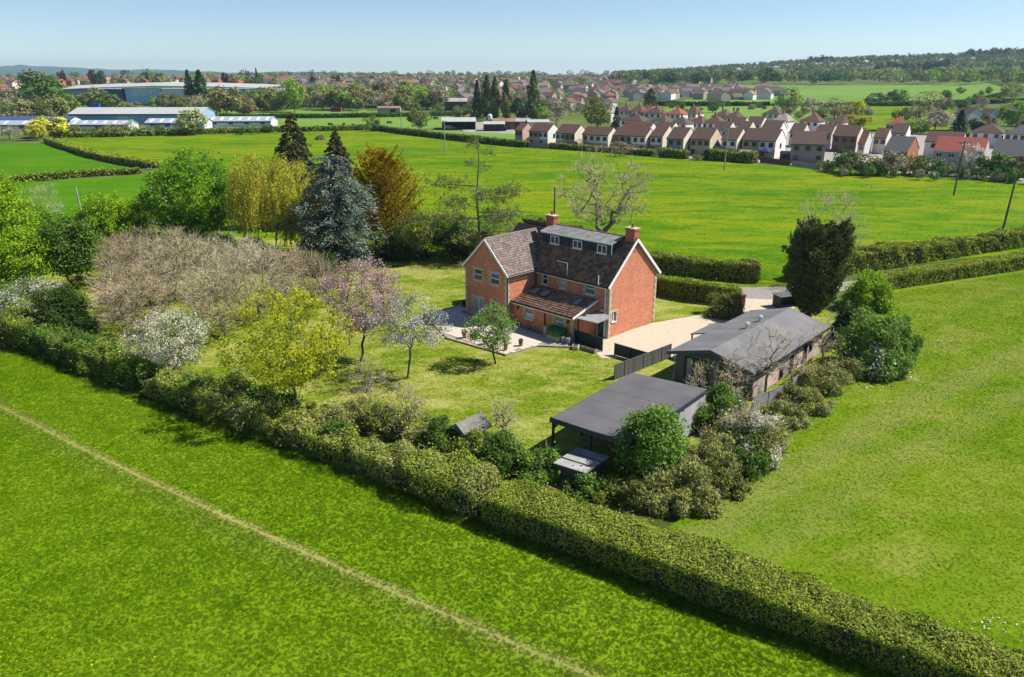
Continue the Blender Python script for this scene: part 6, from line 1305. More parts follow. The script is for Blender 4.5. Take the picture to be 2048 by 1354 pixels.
# ---------------------------------------------------------------- warehouses, office block, farm
m_blueg = plain("pale_blue_cladding", (.26, .40, .56), .5, .4, .08, .3); m_greyw = plain("white_cladding", (.62, .65, .70), .6, .3, .08, .2); m_roofg = plain("pale_sheet_roof", (.30, .34, .40), .6, .3, .1, .15); m_roofw = plain("white_sheet_roof", (.40, .40, .39), .6, .3, .06, .1)
m_sky = glassmat("sky_blue_glazing", (.16, .33, .50), .15); m_navyt = plain("navy_trim", (.05, .08, .18), .5, .4, .1)
def warehouse(label, xl, xr, yeave, yridge, E, wall, roof, rot=4.0, dp=18.0, nw=4, glaze=False, skylights=0, trim=m_navyt):
    c0 = G(xr, yeave, E); r = math.radians(rot); u_ = Vector((math.cos(r), math.sin(r), 0)); wd = (xr - xl) * mpp(c0) * 1.0; base = c0 - u_ * wd; base.z = float(T(c0.x, c0.y)); H_ = E - base.z
    t = thing("warehouse", label, "warehouse", base, r, "warehouses beyond the pasture"); q = MB(); q.bb(0, wd, 0, dp, 0, H_); Rz = H_ + dp * .13
    q.prism([(0.02, 0, H_), (.02, dp, H_), (.02, dp / 2, Rz)], (.2, 0, 0)); q.prism([(wd - .22, 0, H_), (wd - .22, dp, H_), (wd - .22, dp / 2, Rz)], (.2, 0, 0)); q.build("wall", wall, t)
    q = MB(); k = .26; q.prism([(-.3, -.4, H_ - .4 * k), (-.3, dp / 2, Rz), (-.3, dp + .4, H_ - .4 * k), (-.3, dp + .4, H_ - .4 * k + .2), (-.3, dp / 2, Rz + .2), (-.3, -.4, H_ - .4 * k + .2)], (wd + .6, 0, 0)); rf = q.build("roof", roof, t)
    q = MB(); q.bb(-.3, wd + .3, -.5, -.41, H_ - .55, H_ + .1); q.build("fascia", trim, rf)
    for i in range(skylights):
        x_ = wd * (i + .5) / skylights; q = MB(); q.prism([(x_ - .5, 1.0, H_ + 1.0 * k + .23), (x_ + .5, 1.0, H_ + 1.0 * k + .23), (x_ + .5, dp * .4, H_ + dp * .4 * k + .23), (x_ - .5, dp * .4, H_ + dp * .4 * k + .23)], (0, 0, .06)); q.build("skylight", m_white, rf)
    for i in range(nw):
        x_ = wd * (i + .5) / nw; q = MB()
        if glaze: q.bb(wd * i / nw + .3, wd * (i + 1) / nw - .3, -.08, 0, .6, H_ - .7); q.build("window", m_sky, t)
        else: q.bb(x_ - 1.0, x_ + 1.0, -.08, 0, H_ - 1.4, H_ - .5); q.build("window", m_navyt, t)
warehouse("long warehouse with white roof and sky blue glazed front", 142, 402, 228, 216, 4.5, m_blueg, m_roofw, 2, 20, 9, True)
warehouse("low white warehouse with skylights half hidden by bushes", 138, 255, 249.5, 241, 2.5, m_greyw, m_roofg, 3, 11, 3, False, 6); warehouse("low warehouse with blue grey gable end behind the pale willow", 292, 408, 246, 235, 2.6, m_greyw, m_roofg, 3, 12, 4, False, 6)
warehouse("low white warehouse at the right end of the blue roofed row", 415, 541, 242.5, 232, 2.6, m_greyw, m_roofg, 3, 13, 4, False, 7); warehouse("low warehouse with pale roof behind the lime tree at the left", -120, 62, 250, 241, 2.5, m_greyw, m_roofg, 3, 11, 5, False, 5); warehouse("dark roofed long shed behind the left warehouse", -60, 140, 240, 236, 3.4, m_greyw, m_navyt, 3, 10, 4)
t = thing("vent_unit", "bright blue box on the roof of the long glazed warehouse", "vent unit", G(193, 218, 6.4) + Vector((0, 0, .0))); q = MB(); q.bb(-1.9, 1.9, -1.3, 1.3, 0, 2.4); q.build("casing", plain("royal_blue", (.01, .03, .45), .5, .4, .05), t); q = MB(); q.bb(-2.0, 2.0, -1.4, 1.4, 2.4, 2.55); q.build("lid", m_navyt, t)
# office block with curved pale roof
D_ = 560.0
def atd(x, y, D=D_):
    r = ray(x, y); k = D / r[1]; return Vector((r[0] * k, D, HC + r[2] * k))
ob = atd(130, 205); ob.z = float(T(ob.x, ob.y)); t = thing("office_block", "big pale blue glazed office block with long white roof behind the trees", "office block", ob); W_ = atd(548, 205).x - ob.x
zt = atd(330, 175).z - ob.z; q = MB(); q.bb(0, W_, 0, 40, 0, zt - 1.2); q.build("wall", m_blueg, t); q = MB()
pts = [(0, zt - 1.5), (W_ * .2, zt - .3), (W_ * .45, zt + .7), (W_ * .7, zt + .3), (W_, zt - 1.0)]
for (x0, z0), (x1, z1) in zip(pts, pts[1:]): q.prism([(x0, -2, z0), (x1, -2, z1), (x1, -2, z1 + .5), (x0, -2, z0 + .5)], (0, 22, 2.2), 0)
q.build("roof", m_roofw, t)
def span(a, b): return (atd(a, 190).x - ob.x, atd(b, 190).x - ob.x)
for (a, b, z0, z1, m_, nm) in ((208, 246, 0, .86, m_navyt, "fascia"), (252, 324, 0, .98, glassmat("sky_tinted_blue_panel", (.30, .55, .80), .12), "glazed_panel"), (326, 372, .42, .9, m_greyw, "clad_panel"), (246, 251, 0, .95, m_black, "slot"), (374, 545, .3, .9, m_sky, "glazed_panel")):  # blue panel's base colour also carries the sky it reflects
    x0, x1 = span(a, b); q = MB(); q.bb(x0, x1, -.5, 0, zt * z0 if z0 else .1, zt * z1); q.build(nm, m_, t)
fc = bpy.data.curves.new("lettering", 'FONT'); fc.body = "Clarks"; fc.size = 6.5; fc.extrude = .12; fc.align_x = 'CENTER'; fc.shear = .25; fc.materials.append(m_white)
x0, x1 = span(277, 303); fo = link("lettering", fc); dg = bpy.context.evaluated_depsgraph_get(); tm = bpy.data.meshes.new_from_object(fo.evaluated_get(dg)); bpy.data.objects.remove(fo)
fo = link("lettering", tm, t, ((x0 + x1) / 2, -.75, atd(290, 191).z - ob.z)); fo.rotation_euler = (math.pi / 2, 0, 0)
# farm
def barn(label, xl, xr, yeave, E, dp, wall, roof, openf=False, rot=4.0, pitch=.22, ybase=None):
    c0 = G(xr, yeave, E); r = math.radians(rot); u_ = Vector((math.cos(r), math.sin(r), 0)); wd = (xr - xl) * mpp(c0); base = c0 - u_ * wd; base.z = float(T(c0.x, c0.y)); H_ = E - base.z; t = thing("farm_building", label, "barn", base, r, "farm buildings beside the poplars")
    q = MB(); Rz = H_ + dp / 2 * pitch
    if openf: q.bb(0, wd, dp - .2, dp, 0, H_); q.bb(0, .2, 0, dp - .2, 0, H_); q.bb(wd - .2, wd, 0, dp - .2, 0, H_)
    else: q.bb(0, wd, 0, dp, 0, H_)
    q.prism([(.02, 0, H_), (.02, dp, H_), (.02, dp / 2, Rz)], (.15, 0, 0)); q.prism([(wd - .17, 0, H_), (wd - .17, dp, H_), (wd - .17, dp / 2, Rz)], (.15, 0, 0)); q.build("wall", wall, t)
    q = MB(); q.prism([(-.3, -.5, H_ - .5 * pitch), (-.3, dp / 2, Rz), (-.3, dp + .5, H_ - .5 * pitch), (-.3, dp + .5, H_ - .5 * pitch + .15), (-.3, dp / 2, Rz + .15), (-.3, -.5, H_ - .5 * pitch + .15)], (wd + .6, 0, 0)); q.build("roof", roof, t)
    if openf:
        for i in range(4): q = MB(); x_ = .3 + (wd - .6) * i / 3; q.bb(x_ - .12, x_ + .12, .1, .34, 0, H_ - .1); q.build("post", m_frame, t)
    else:
        q = MB(); q.bb(wd * .55, wd * .8, -.06, 0, 0, min(3, H_ - .5)); q.build("door", m_frame, t)
m_asb = plain("asbestos_roof", (.33, .31, .28), .9, .1, .2, .4); m_rust = plain("rusty_roof", (.25, .16, .12), .9, .1, .3, .4); m_creamw = plain("cream_shed_wall", (.55, .48, .33), .8, .2, .15, .4)
barn("open fronted black barn with white roof at the farm", 884, 951, 243, 3.4, 12, m_black, m_roofw, True); barn("cream shed with pale roof right of the black barn", 967, 1009, 248, 2.9, 7, m_creamw, m_roofw, True); barn("rusty roofed farm shed behind the cream shed", 985, 1030, 243, 3.4, 9, m_shed, m_rust); barn("grey roofed farm shed below the poplars", 1028, 1060, 243, 3.3, 9, m_frame, m_asb); barn("white roofed farm shed right of the poplars", 1056, 1098, 244, 3.3, 7, m_greyw, m_roofw)
barn("far grey roofed farm shed beside the tall silo", 888, 934, 203, 6.0, 16, m_frame, m_asb); barn("far low farm building behind the cattle pasture", 755, 800, 216, 3.6, 8, m_asb, m_rust)
sp_ = GT(884, 213); t = thing("silo", "tall pale grey tower silo with domed top at the farm", "silo", sp_); hs_ = height_at(sp_, 180); R_ = 5.6 * mpp(sp_); q = MB(); q.tube([(0, 0, 0), (0, 0, hs_ * .94)], R_, 18); q.build("barrel", m_slat, t); q = MB(); q.tube([(0, 0, hs_ * .94), (0, 0, hs_ * .98), (0, 0, hs_)], [R_ * 1.02, R_ * .7, R_ * .1], 18); q.build("dome", m_galv, t)
for i in range(1, 6): q = MB(); q.tube([(0, 0, hs_ * i / 6.4), (0, 0, hs_ * i / 6.4 + .15)], R_ * 1.02, 18); q.build("hoop", m_galv, t)
sp_ = GT(980, 258); t = thing("feed_hopper", "small white feed hopper on legs between the farm sheds", "hopper", sp_); hs_ = height_at(sp_, 228); q = MB(); q.tube([(0, 0, hs_ * .35), (0, 0, hs_ * .6), (0, 0, hs_ * .93), (0, 0, hs_)], [.3, 1.0, 1.0, .4], 14); q.build("bin", m_greyw, t)
for a in range(4): q = MB(); q.tube([(math.cos(a * 1.57) * .8, math.sin(a * 1.57) * .8, 0), (math.cos(a * 1.57) * .9, math.sin(a * 1.57) * .9, hs_ * .6)], .06, 6); q.build("leg", m_galv, t)
# vehicles, cattle, hay
m_tyre = plain("tyre_rubber", (.02, .02, .02), .8, .2, .1)
def van(px, py, lab, paint, L=4.6, rz=.1, cat="van", name="van"):
    t = thing(name, lab, cat, GT(px, py), rz); H_ = L * .42; q = MB(); q.prism([(-L / 2, -.9, .35), (L / 2, -.9, .35), (L / 2, -.9, .95), (L * .36, -.9, 1.15), (L * .24, -.9, H_), (-L / 2, -.9, H_)], (0, 1.8, 0)); q.build("body", paint, t)
    q = MB(); q.prism([(L * .345, -.92, 1.18), (L * .25, -.92, H_ - .12), (L * .1, -.92, H_ - .12), (L * .1, -.92, 1.18)], (0, 1.84, 0)); q.prism([(L * .37, -.8, 1.17), (L * .37, .8, 1.17), (L * .262, .8, H_ - .1), (L * .262, -.8, H_ - .1)], (.02, 0, .01)); q.build("window", m_glass, t)
    for sx in (-.32, .32):
        for sy in (-1, 1): q = MB(); q.tube([(L * sx, sy * .92, .33), (L * sx, sy * .7, .33)], .33, 12); q.build("wheel", m_tyre, t)
    for sy in (-.6, .6): q = MB(); q.box((L / 2 + .01, sy, .8), (.04, .3, .16)); q.build("headlight", m_pane2, t)
m_vw = plain("white_van_paint", (.75, .75, .75), .3, .5, .03); van(658, 217, "white van parked by the trees beyond the paddock", m_vw, 6.5); van(712, 217, "second white van parked beyond the paddock by the brown tree", m_vw, 5.0); van(768, 226, "white van among the old vehicles in the farm yard", m_vw, 7.0, .05); van(785, 223, "dark red car among the old vehicles in the farm yard", plain("dark_red_paint", (.2, .02, .02), .4, .5, .1), 4.2, .4, "car", "car"); van(800, 224, "grey car among the old vehicles in the farm yard", m_fencep, 4.2, -.5, "car", "car"); van(815, 222, "black car at the end of the farm yard", m_black, 4.2, .2, "car", "car"); van(1003, 262, "blue pickup by the cream farm shed", m_navy, 4.4, .1, "car", "car"); van(899, 259, "grey vehicle standing before the black barn", m_slat, 4.2, .2, "car", "car")
t = thing("livestock_trailer", "dark red livestock trailer in the paddock", "trailer", GT(673, 225), .02); q = MB(); q.bb(-3.2, 3.2, -1.2, 1.2, .6, 3.0); q.build("box", plain("trailer_red", (.17, .02, .015), .6, .3, .2), t); q = MB(); q.bb(-3.3, 3.3, -1.3, 1.3, 3.0, 3.12); q.build("roof", m_shed, t); q = MB(); q.bb(3.22, 3.3, -1.0, 1.0, .7, 2.9); q.build("door", m_terra, t)
for sx in (-1.6, 1.6):
    for sy in (-1.2, 1.2): q = MB(); q.tube([(sx, sy, .45), (sx, sy * .8, .45)], .45, 10); q.build("wheel", m_tyre, t)
def cow(px, py, lab, rz):
    t = thing("cow", lab, "cow", GT(px, py), rz, "dark cattle in the far pasture"); bm_ = bpy.data.meshes.new("body")
    Vv = [(-.85, 0, 1.25), (-.3, 0, 1.2), (.3, 0, 1.2), (.8, 0, 1.3), (1.15, 0, 1.2), (1.35, 0, .75), (1.5, 0, .45), (-.8, .22, .7), (-.78, .22, 0.03), (-.8, -.22, .7), (-.78, -.22, .03), (.65, .22, .7), (.65, .22, .03), (.65, -.22, .7), (.65, -.22, .03), (-1.0, 0, 1.1), (-1.05, 0, .6)]
    E_ = [(0, 1), (1, 2), (2, 3), (3, 4), (4, 5), (5, 6), (0, 7), (7, 8), (0, 9), (9, 10), (3, 11), (11, 12), (3, 13), (13, 14), (0, 15), (15, 16)]
    bm_.from_pydata(Vv, E_, []); bm_.materials.append(m_tyre); o = link("body", bm_, t); mo = o.modifiers.new("skin", 'SKIN'); rad = [.34, .42, .4, .36, .22, .17, .12, .14, .07, .14, .07, .13, .07, .13, .07, .05, .03]
    for i, r_ in enumerate(rad): o.data.skin_vertices[0].data[i].radius = (r_, r_)
    o.data.skin_vertices[0].data[1].use_root = True; mo.use_smooth_shade = True
for i, (x_, y_, a) in enumerate(((660, 253, 0), (688, 253, 2), (707, 255, 1), (778, 249, .3), (872, 240, 3))): cow(x_, y_, ("dark cow leftmost in the far pasture", "dark cow second from the left in the pasture", "dark cow near the pasture's hedge corner", "dark cow right of the hedge corner tree", "dark cow near the farm's black barn")[i], a)
t = bush("brown heap of old hay in the pasture behind the dark conifer", 640, 279, 271, 10, "redleaf", .5, .4, name="hay_heap", cat="hay heap", seed=300, stems=False)
# ---------------------------------------------------------------- trees and bushes in the distance
m_ftree = leafmat("far_tree_leaf", [(0, (0, 0, 0)), (1, (1, 1, 1))], .22, .25, tint=True); m_fbark = plain("far_bark", (.12, .10, .08), .9, .1, .2)
def far_mesh(seed, n, R, h, kind, ls, bare=0):
    rng = np.random.default_rng(seed)
    if kind == 'round':
        cl = crown_pts(rng, 34, R * .86, R * .86, h * .40, 8, .62, .95) + np.array([0, 0, h * .56]); idx = rng.integers(0, 34, n); out = unit(cl - np.array([0, 0, h * .45])); C = cl[idx] + unit(rng.normal(size=(n, 3)) + out[idx] * .7) * (rng.uniform(.4, 1, n) * R * .34)[:, None]
    elif kind == 'poplar':
        t = rng.uniform(.06, 1, n) ** .9; a = rng.uniform(0, 6.28, n); rr_ = R * np.minimum(1, (1 - t) * 2.2 + .12) * np.minimum(1, .45 + 2 * t) * (.75 + .25 * np.sin(a * 3 + t * 14)) * rng.uniform(.5, 1, n) ** .5; C = np.stack([np.cos(a) * rr_, np.sin(a) * rr_, t * h], 1); out = None
    else:
        t = rng.uniform(.05, 1, n) ** 1.2; a = rng.uniform(0, 6.28, n); rr_ = R * (1 - t) ** .8 * (.7 + .3 * np.sin(a * 5 + t * 25)) * rng.uniform(.5, 1, n) ** .4; C = np.stack([np.cos(a) * rr_, np.sin(a) * rr_, t * h], 1); out = None
    C[:, 2] = np.maximum(C[:, 2], h * .03); D = unit(C - np.array([0, 0, h * .45])) + np.array([0, 0, .5]); V, f = leaf_arrays(C, D, rng.uniform(.6, 1.3, n) * ls, rng)
    tb = [tube_arrays(np.array([[0, 0, 0.], [0, 0, h * .3]]), np.array([[0, 0, h * .3], [0, 0, h * .7]]), np.array([h * .022, h * .016]), np.array([h * .016, h * .005]), 6)]
    if kind == 'round':
        k = 16; b0 = np.tile([0, 0, h * .28], (k, 1)) + np.array([0, 0, 1]) * rng.uniform(0, h * .2, k)[:, None]; tb.append(tube_arrays(b0, cl[:k], np.full(k, h * .009), np.full(k, h * .003), 4))
    Vt, Ft = join_arrays(tb); nf = sum(len(x) for x in Ft)
    return np_mesh("far_tree", np.concatenate([Vt, V]), Ft + [f + len(Vt)], [m_fbark, m_ftree], [0] * nf + [1] * len(f))
FM = {'round': [far_mesh(400 + i, 1500, 5.0, 10.0, 'round', .42) for i in range(6)], 'thin': [far_mesh(420 + i, 520, 5.0, 10.0, 'round', .34) for i in range(3)], 'poplar': [far_mesh(430 + i, 1500, 1.6, 10.0, 'poplar', .3) for i in range(3)], 'cone': [far_mesh(440 + i, 1300, 2.6, 10.0, 'cone', .34) for i in range(2)], 'bush': [far_mesh(450 + i, 700, 5.5, 6.0, 'round', .5) for i in range(3)]}
FC = dict(olive=(.095, .105, .028), green=(.060, .105, .018), bright=(.11, .185, .02), tan=(.135, .125, .052), brown=(.11, .097, .048), dark=(.022, .042, .018), purple=(.05, .016, .024), pale=(.15, .175, .06), lime=(.26, .27, .02), grey=(.17, .15, .105), mid=(.04, .08, .016), yellow=(.42, .34, .02), blossom=(.55, .53, .47))
FC = {k: tuple(x * (1.0 if k in ('blossom', 'yellow', 'purple') else 2.1) for x in v) for k, v in FC.items()}; frg = random.Random(12); FLAB = {}
def far_tree(px, py, ytop, hw, col, kind='round', label=None, group="trees beyond the pasture"):
    p = GT(px, py); h = max(height_at(p, ytop), 1.0); R = hw * mpp(p); me = frg.choice(FM[kind]); o = link({'poplar': 'poplar_tree', 'cone': 'conifer', 'bush': 'bush'}.get(kind, 'tree'), me, None, p)
    mh = {'bush': 6.0}.get(kind, 10.0); mr = {'poplar': 1.6, 'cone': 2.6, 'bush': 5.5}.get(kind, 5.0)
    o.scale = (R / mr, R / mr, h / mh); o.rotation_euler = (0, 0, frg.uniform(0, 6.28)); c = FC[col]; j = frg.uniform(.85, 1.15); o.color = (c[0] * j * frg.uniform(.94, 1.06), c[1] * j, c[2] * j, 1)
    return tag(o, label or FLAB[group][0], "bush" if kind == 'bush' else "tree", group)
CW_ = dict(olive="olive green", green="mid green", bright="fresh bright green", tan="tan budding", brown="brown leafless", dark="very dark green", purple="dark purple leaved", pale="pale green", lime="lime yellow", grey="grey twiggy", mid="deep green", yellow="vivid yellow", blossom="white blossoming")
one = [(85, 222, 143, 54, "mid", 'round', "huge dark domed tree behind the left warehouses"), (30, 248, 196, 34, "tan", 'round', "tan tree left of the long glazed warehouse"), (62, 243, 200, 26, "grey", 'thin', "grey thin tree behind the lime tree at the left"), (108, 242, 190, 34, "olive", 'round', "olive tree just left of the long glazed warehouse"), (142, 228, 188, 18, "bright", 'round', "bright green tree at the glazed warehouse's left corner"),
       (102, 275, 232, 40, "lime", 'round', "lime yellow tree in front of the left warehouses"), (74, 280, 246, 22, "lime", 'round', "small lime yellow tree at the hedge corner on the left"), (20, 280, 250, 26, "grey", 'thin', "grey leafless tree at the far left edge of the pasture"), (190, 222, 176, 34, "olive", 'round', "olive tree above the left end of the glazed warehouse"), (222, 222, 188, 26, "green", 'round', "green tree above the glazed warehouse roof"), (262, 226, 203, 26, "tan", 'round', "brownish tree in front of the sky blue office front"),
       (312, 222, 194, 13, "bright", 'round', "bright green small tree under the office lettering"), (338, 224, 186, 24, "brown", 'round', "brown tree right of the bright green one by the office"), (368, 226, 190, 20, "olive", 'round', "olive tree before the tall poplar pair"), (384, 222, 140, 11, "mid", 'poplar', "left of the two tall dark poplars by the office"), (406, 222, 140, 16, "mid", 'poplar', "right of the two tall dark poplars by the office"), (402, 236, 186, 26, "grey", 'thin', "grey leafless tree below the tall poplar pair"),
       (455, 236, 170, 36, "tan", 'round', "wide tan tree right of the tall poplar pair"), (490, 234, 192, 30, "brown", 'round', "brown bare tree above the right end warehouse"), (520, 224, 176, 20, "green", 'round', "green tree at the end of the warehouse row"), (386, 270, 220, 34, "pale", 'round', "pale willow in front of the warehouse row"), (430, 236, 215, 12, "bright", 'bush', "small bright bush behind the warehouse row"), (230, 273, 250, 24, "olive", 'bush', "olive bush against the low white warehouse"), (264, 272, 238, 16, "pale", 'thin', "thin pale tree against the warehouse gable"), (316, 271, 250, 16, "mid", 'bush', "dark bush in front of the warehouse gable"),
       (590, 226, 158, 24, "bright", 'round', "tall fresh green tree in the belt behind the dark conifers"), (552, 226, 180, 24, "olive", 'round', "olive tree left of the tall fresh green one"), (745, 258, 232, 18, "olive", 'round', "olive tree on the pasture's hedge corner"), (742, 262, 246, 22, "mid", 'bush', "dark bush at the hedge corner under the olive tree"), (840, 262, 218, 26, "olive", 'round', "open olive tree left of the black barn"), (920, 240, 212, 22, "olive", 'round', "round olive tree behind the black barn"), (955, 238, 160, 18, "dark", 'cone', "dark conifer beside the farm poplars"),
       (974, 240, 150, 13, "mid", 'poplar', "leftmost tall poplar at the farm"), (990, 242, 152, 11, "green", 'poplar', "second tall poplar at the farm"), (1013, 242, 158, 13, "olive", 'poplar', "third poplar at the farm with thin top"), (1066, 244, 141, 15, "green", 'poplar', "tallest poplar at the farm's right end"), (1042, 244, 196, 24, "dark", 'round', "very dark tree between the farm poplars"), (1085, 244, 214, 18, "bright", 'round', "bright green tree right of the tallest poplar"), (1112, 250, 200, 26, "grey", 'thin', "grey bare tree behind the estate's left end"), (1195, 258, 205, 32, "olive", 'round', "big round green tree behind the estate's left houses"), (1232, 258, 214, 14, "dark", 'cone', "dark conifer beside the estate's white end house"),
       (1300, 216, 177, 15, "olive", 'poplar', "lone tall egg shaped tree beyond the hipped houses"), (1362, 226, 202, 10, "green", 'round', "green tree left of the field behind the estate"), (1385, 222, 208, 9, "green", 'cone', "small conifer in the field behind the estate"), (1425, 228, 200, 13, "green", 'round', "green tree standing in the field behind the hipped houses"), (1575, 232, 176, 26, "pale", 'round', "pale green spreading tree in the field above the estate"), (1625, 240, 196, 26, "grey", 'thin', "grey bare tree above the estate roofs"), (1668, 240, 192, 30, "tan", 'thin', "tan bare tree in the thicket above the estate"), (1712, 236, 198, 15, "lime", 'round', "lime green tree at the thicket's end"), (1712, 258, 228, 36, "yellow", 'round', "vivid yellow green tree among the estate roofs"), (1616, 218, 194, 10, "blossom", 'round', "white blossoming tree above the estate"),
       (1750, 216, 186, 22, "mid", 'round', "dark green clump on the far field's edge"), (1790, 216, 178, 24, "green", 'round', "rounded green tree in the far field clump"), (1855, 232, 180, 40, "tan", 'thin', "broad tan tree in front of the pale sloping field"), (1868, 268, 218, 44, "grey", 'thin', "broad grey bare tree above the grey roofed house"), (1915, 276, 220, 24, "dark", 'cone', "dark conifer above the red roofed house"), (1960, 276, 230, 26, "dark", 'round', "dark spreading tree above the red roofed house"), (2030, 262, 202, 36, "bright", 'round', "bright green tree at the right edge above the houses"), (2020, 216, 164, 26, "pale", 'round', "pale green tree on the right edge's sloping field"), (1830, 268, 240, 26, "bright", 'bush', "bright bush behind the white gable on the estate"),
       (1720, 348, 304, 40, "olive", 'round', "olive hedge tree in front of the low grey gable"), (1780, 352, 300, 30, "grey", 'thin', "half bare hawthorn in front of the grey roofed house"), (1690, 345, 300, 26, "mid", 'round', "dark hedge tree right of the taupe house"), (1935, 352, 288, 26, "blossom", 'round', "white blossoming tree against the red roofed house"), (1985, 356, 305, 34, "green", 'round', "rounded green tree right of the white blossom"), (2030, 360, 320, 28, "mid", 'round', "dark tree at the right edge of the pasture hedge"), (1820, 350, 312, 30, "olive", 'bush', "olive bush under the orange brick gable"), (1855, 350, 314, 28, "green", 'bush', "green bush under the red roofed house"), (1890, 352, 328, 18, "bright", 'bush', "low bright bush beside the crossarm pole"), (1750, 350, 325, 30, "mid", 'bush', "dark bush at the pasture edge below the grey gable"), (1950, 358, 335, 26, "mid", 'bush', "dark bush below the white blossoming tree"), (2010, 362, 335, 30, "mid", 'bush', "dark bush below the right edge trees"),
       (1660, 340, 318, 24, "mid", 'bush', "dark bush at the taupe house's right corner"), (1240, 312, 282, 30, "grey", 'thin', "grey twiggy bush in the estate gardens behind the oak"), (1160, 300, 276, 14, "grey", 'thin', "small grey bare tree before the fourth estate house"), (1395, 320, 308, 16, "olive", 'bush', "olive bush between the two clipped garden hedges"), (1640, 262, 242, 22, "olive", 'bush', "olive bush among the estate's back roofs"),
       (127, 172, 140, 9, "purple", 'round', "dark purple beech on the skyline by the huge domed tree"), (188, 172, 140, 9, "purple", 'round', "dark purple beech on the skyline above the office's left end"), (205, 176, 142, 12, "dark", 'round', "dark tree beside the purple beech above the office"), (297, 172, 144, 8, "dark", 'cone', "dark conifer on the skyline above the office roof"), (452, 172, 144, 8, "purple", 'round', "purple tree on the skyline right of the tall poplars"), (515, 172, 135, 6, "dark", 'cone', "tall dark conifer on the skyline left of the dark garden conifers"), (672, 170, 150, 11, "purple", 'round', "large purple beech in the middle of the town"), (627, 172, 150, 8, "purple", 'round', "purple beech left of the larger one in town"), (745, 168, 152, 7, "purple", 'round', "purple tree in the town right of the larger beech"), (798, 166, 154, 8, "yellow", 'round', "vivid yellow tree in the middle of the town"), (1222, 166, 150, 8, "purple", 'round', "purple beech among the houses below the hill")]
for (x_, y_, t_, w_, c_, k_, l_) in one: far_tree(x_, y_, t_, w_, c_, k_, l_)
ORD = "first second third fourth fifth sixth seventh eighth ninth tenth eleventh twelfth thirteenth fourteenth fifteenth sixteenth seventeenth eighteenth nineteenth twentieth twenty-first twenty-second".split()
def far_mass(name, label, x0, x1, yb0, yb1, hmin, hmax, n, cols, wk):
    """far small trees that read as one mass: one mesh"""
    rng = np.random.default_rng(len(name)); Vs = []; Fs = []; mi = []; b = 0; mats = [leafmat(name + "_" + c, [(0, [v * .55 for v in FC[c]]), (.5, FC[c]), (1, [v * 1.5 for v in FC[c]])], .2, .1) for c in cols]
    for i in range(n):
        x_ = rng.uniform(x0, x1); y_ = rng.uniform(yb0, yb1); h_ = rng.uniform(hmin, hmax); p = GT(x_, y_); h = h_ * mpp(p); R = h * wk * rng.uniform(.75, 1.2); k = 150
        C = crown_pts(rng, k, R, R, h * .42, 6, .7, .9) + np.array([0, 0, h * .56]); V, f = leaf_arrays(C + np.array(p), unit(C - np.array([0, 0, h * .4])), rng.uniform(.6, 1.2, k) * h * .09, rng); Vs.append(V); Fs.append(f + b); b += len(V); mi += [int(rng.integers(len(cols)))] * k
    return tag(link(name, np_mesh(name, np.concatenate(Vs), [np.concatenate(Fs)], mats, mi)), label, "trees", kind="stuff")
def belt(group, label, x0, x1, yb0, yb1, hmin, hmax, n, cols, kinds=('round',), slope=0.0, wk=.55, joined=False):
    if joined: return far_mass(group, label, x0, x1, yb0, yb1, hmin, hmax, n, cols, wk)
    FLAB[group] = (label,)
    seen = {}
    for i in range(n):
        x_ = x0 + (x1 - x0) * (i + frg.random()) / n; y_ = frg.uniform(yb0, yb1) + slope * (x_ - x0); h_ = frg.uniform(hmin, hmax); k_ = frg.choice(kinds); c_ = frg.choice(cols); o = far_tree(x_, y_, y_ - h_, h_ * frg.uniform(wk * .75, wk * 1.2) * (.5 if k_ in ('cone', 'poplar') else 1), c_, k_, None, group)
        seen.setdefault(c_, []).append(o)
    for c_, lst in seen.items():
        for i, o in enumerate(lst): w_ = label.split(" ", 1); o["label"] = (ORD[i] + " " if len(lst) > 1 else "") + CW_[c_] + " " + w_[0] + (" from the left " if len(lst) > 1 else " ") + w_[1]
belt("trees of the belt beyond the paddock", "tree in the belt beyond the paddock", 525, 880, 210, 224, 30, 52, 60, ["olive", "tan", "brown", "bright", "green", "pale", "grey"], ('round', 'round', 'thin'))
belt("trees left of the office panel", "tree left of the blue office panel", 140, 245, 214, 222, 18, 30, 8, ["olive", "tan", "green", "pale", "brown"])
belt("trees right of the office panel", "tree right of the blue office panel", 335, 570, 214, 226, 24, 44, 20, ["olive", "tan", "green", "pale", "brown"])
belt("trees at the far left", "tree behind the left warehouses", -60, 130, 222, 246, 28, 48, 20, ["olive", "tan", "green", "mid", "grey"])
belt("town_edge_trees", "trees crowding the near edge of the town", 420, 900, 192, 207, 14, 26, 90, ["olive", "tan", "pale", "green", "grey", "bright"], joined=True)
belt("skyline_trees", "small trees crowding the skyline above the office roof", 130, 560, 160, 174, 10, 22, 90, ["olive", "mid", "tan", "green", "pale", "dark"], joined=True)
belt("far_left_trees", "small trees on the skyline at the far left", -60, 130, 160, 176, 10, 20, 40, ["olive", "mid", "tan", "green"], joined=True)
belt("town_trees", "small trees scattered between the town houses", 540, 1290, 160, 207, 8, 17, 620, ["olive", "mid", "tan", "green", "pale", "grey", "brown"], joined=True)
belt("town_skyline_trees", "trees along the skyline behind the town", 500, 1330, 152, 159, 6, 13, 230, ["olive", "mid", "tan", "dark", "green"], joined=True)
belt("trees behind the farm", "tree behind the farm", 850, 1240, 212, 236, 18, 34, 26, ["olive", "green", "brown", "grey", "mid"], ('round', 'thin'))
belt("garden trees among the hipped houses", "tree among the estate's back houses", 1160, 1560, 214, 226, 8, 15, 22, ["olive", "green", "pale", "mid"], ('round', 'bush'))
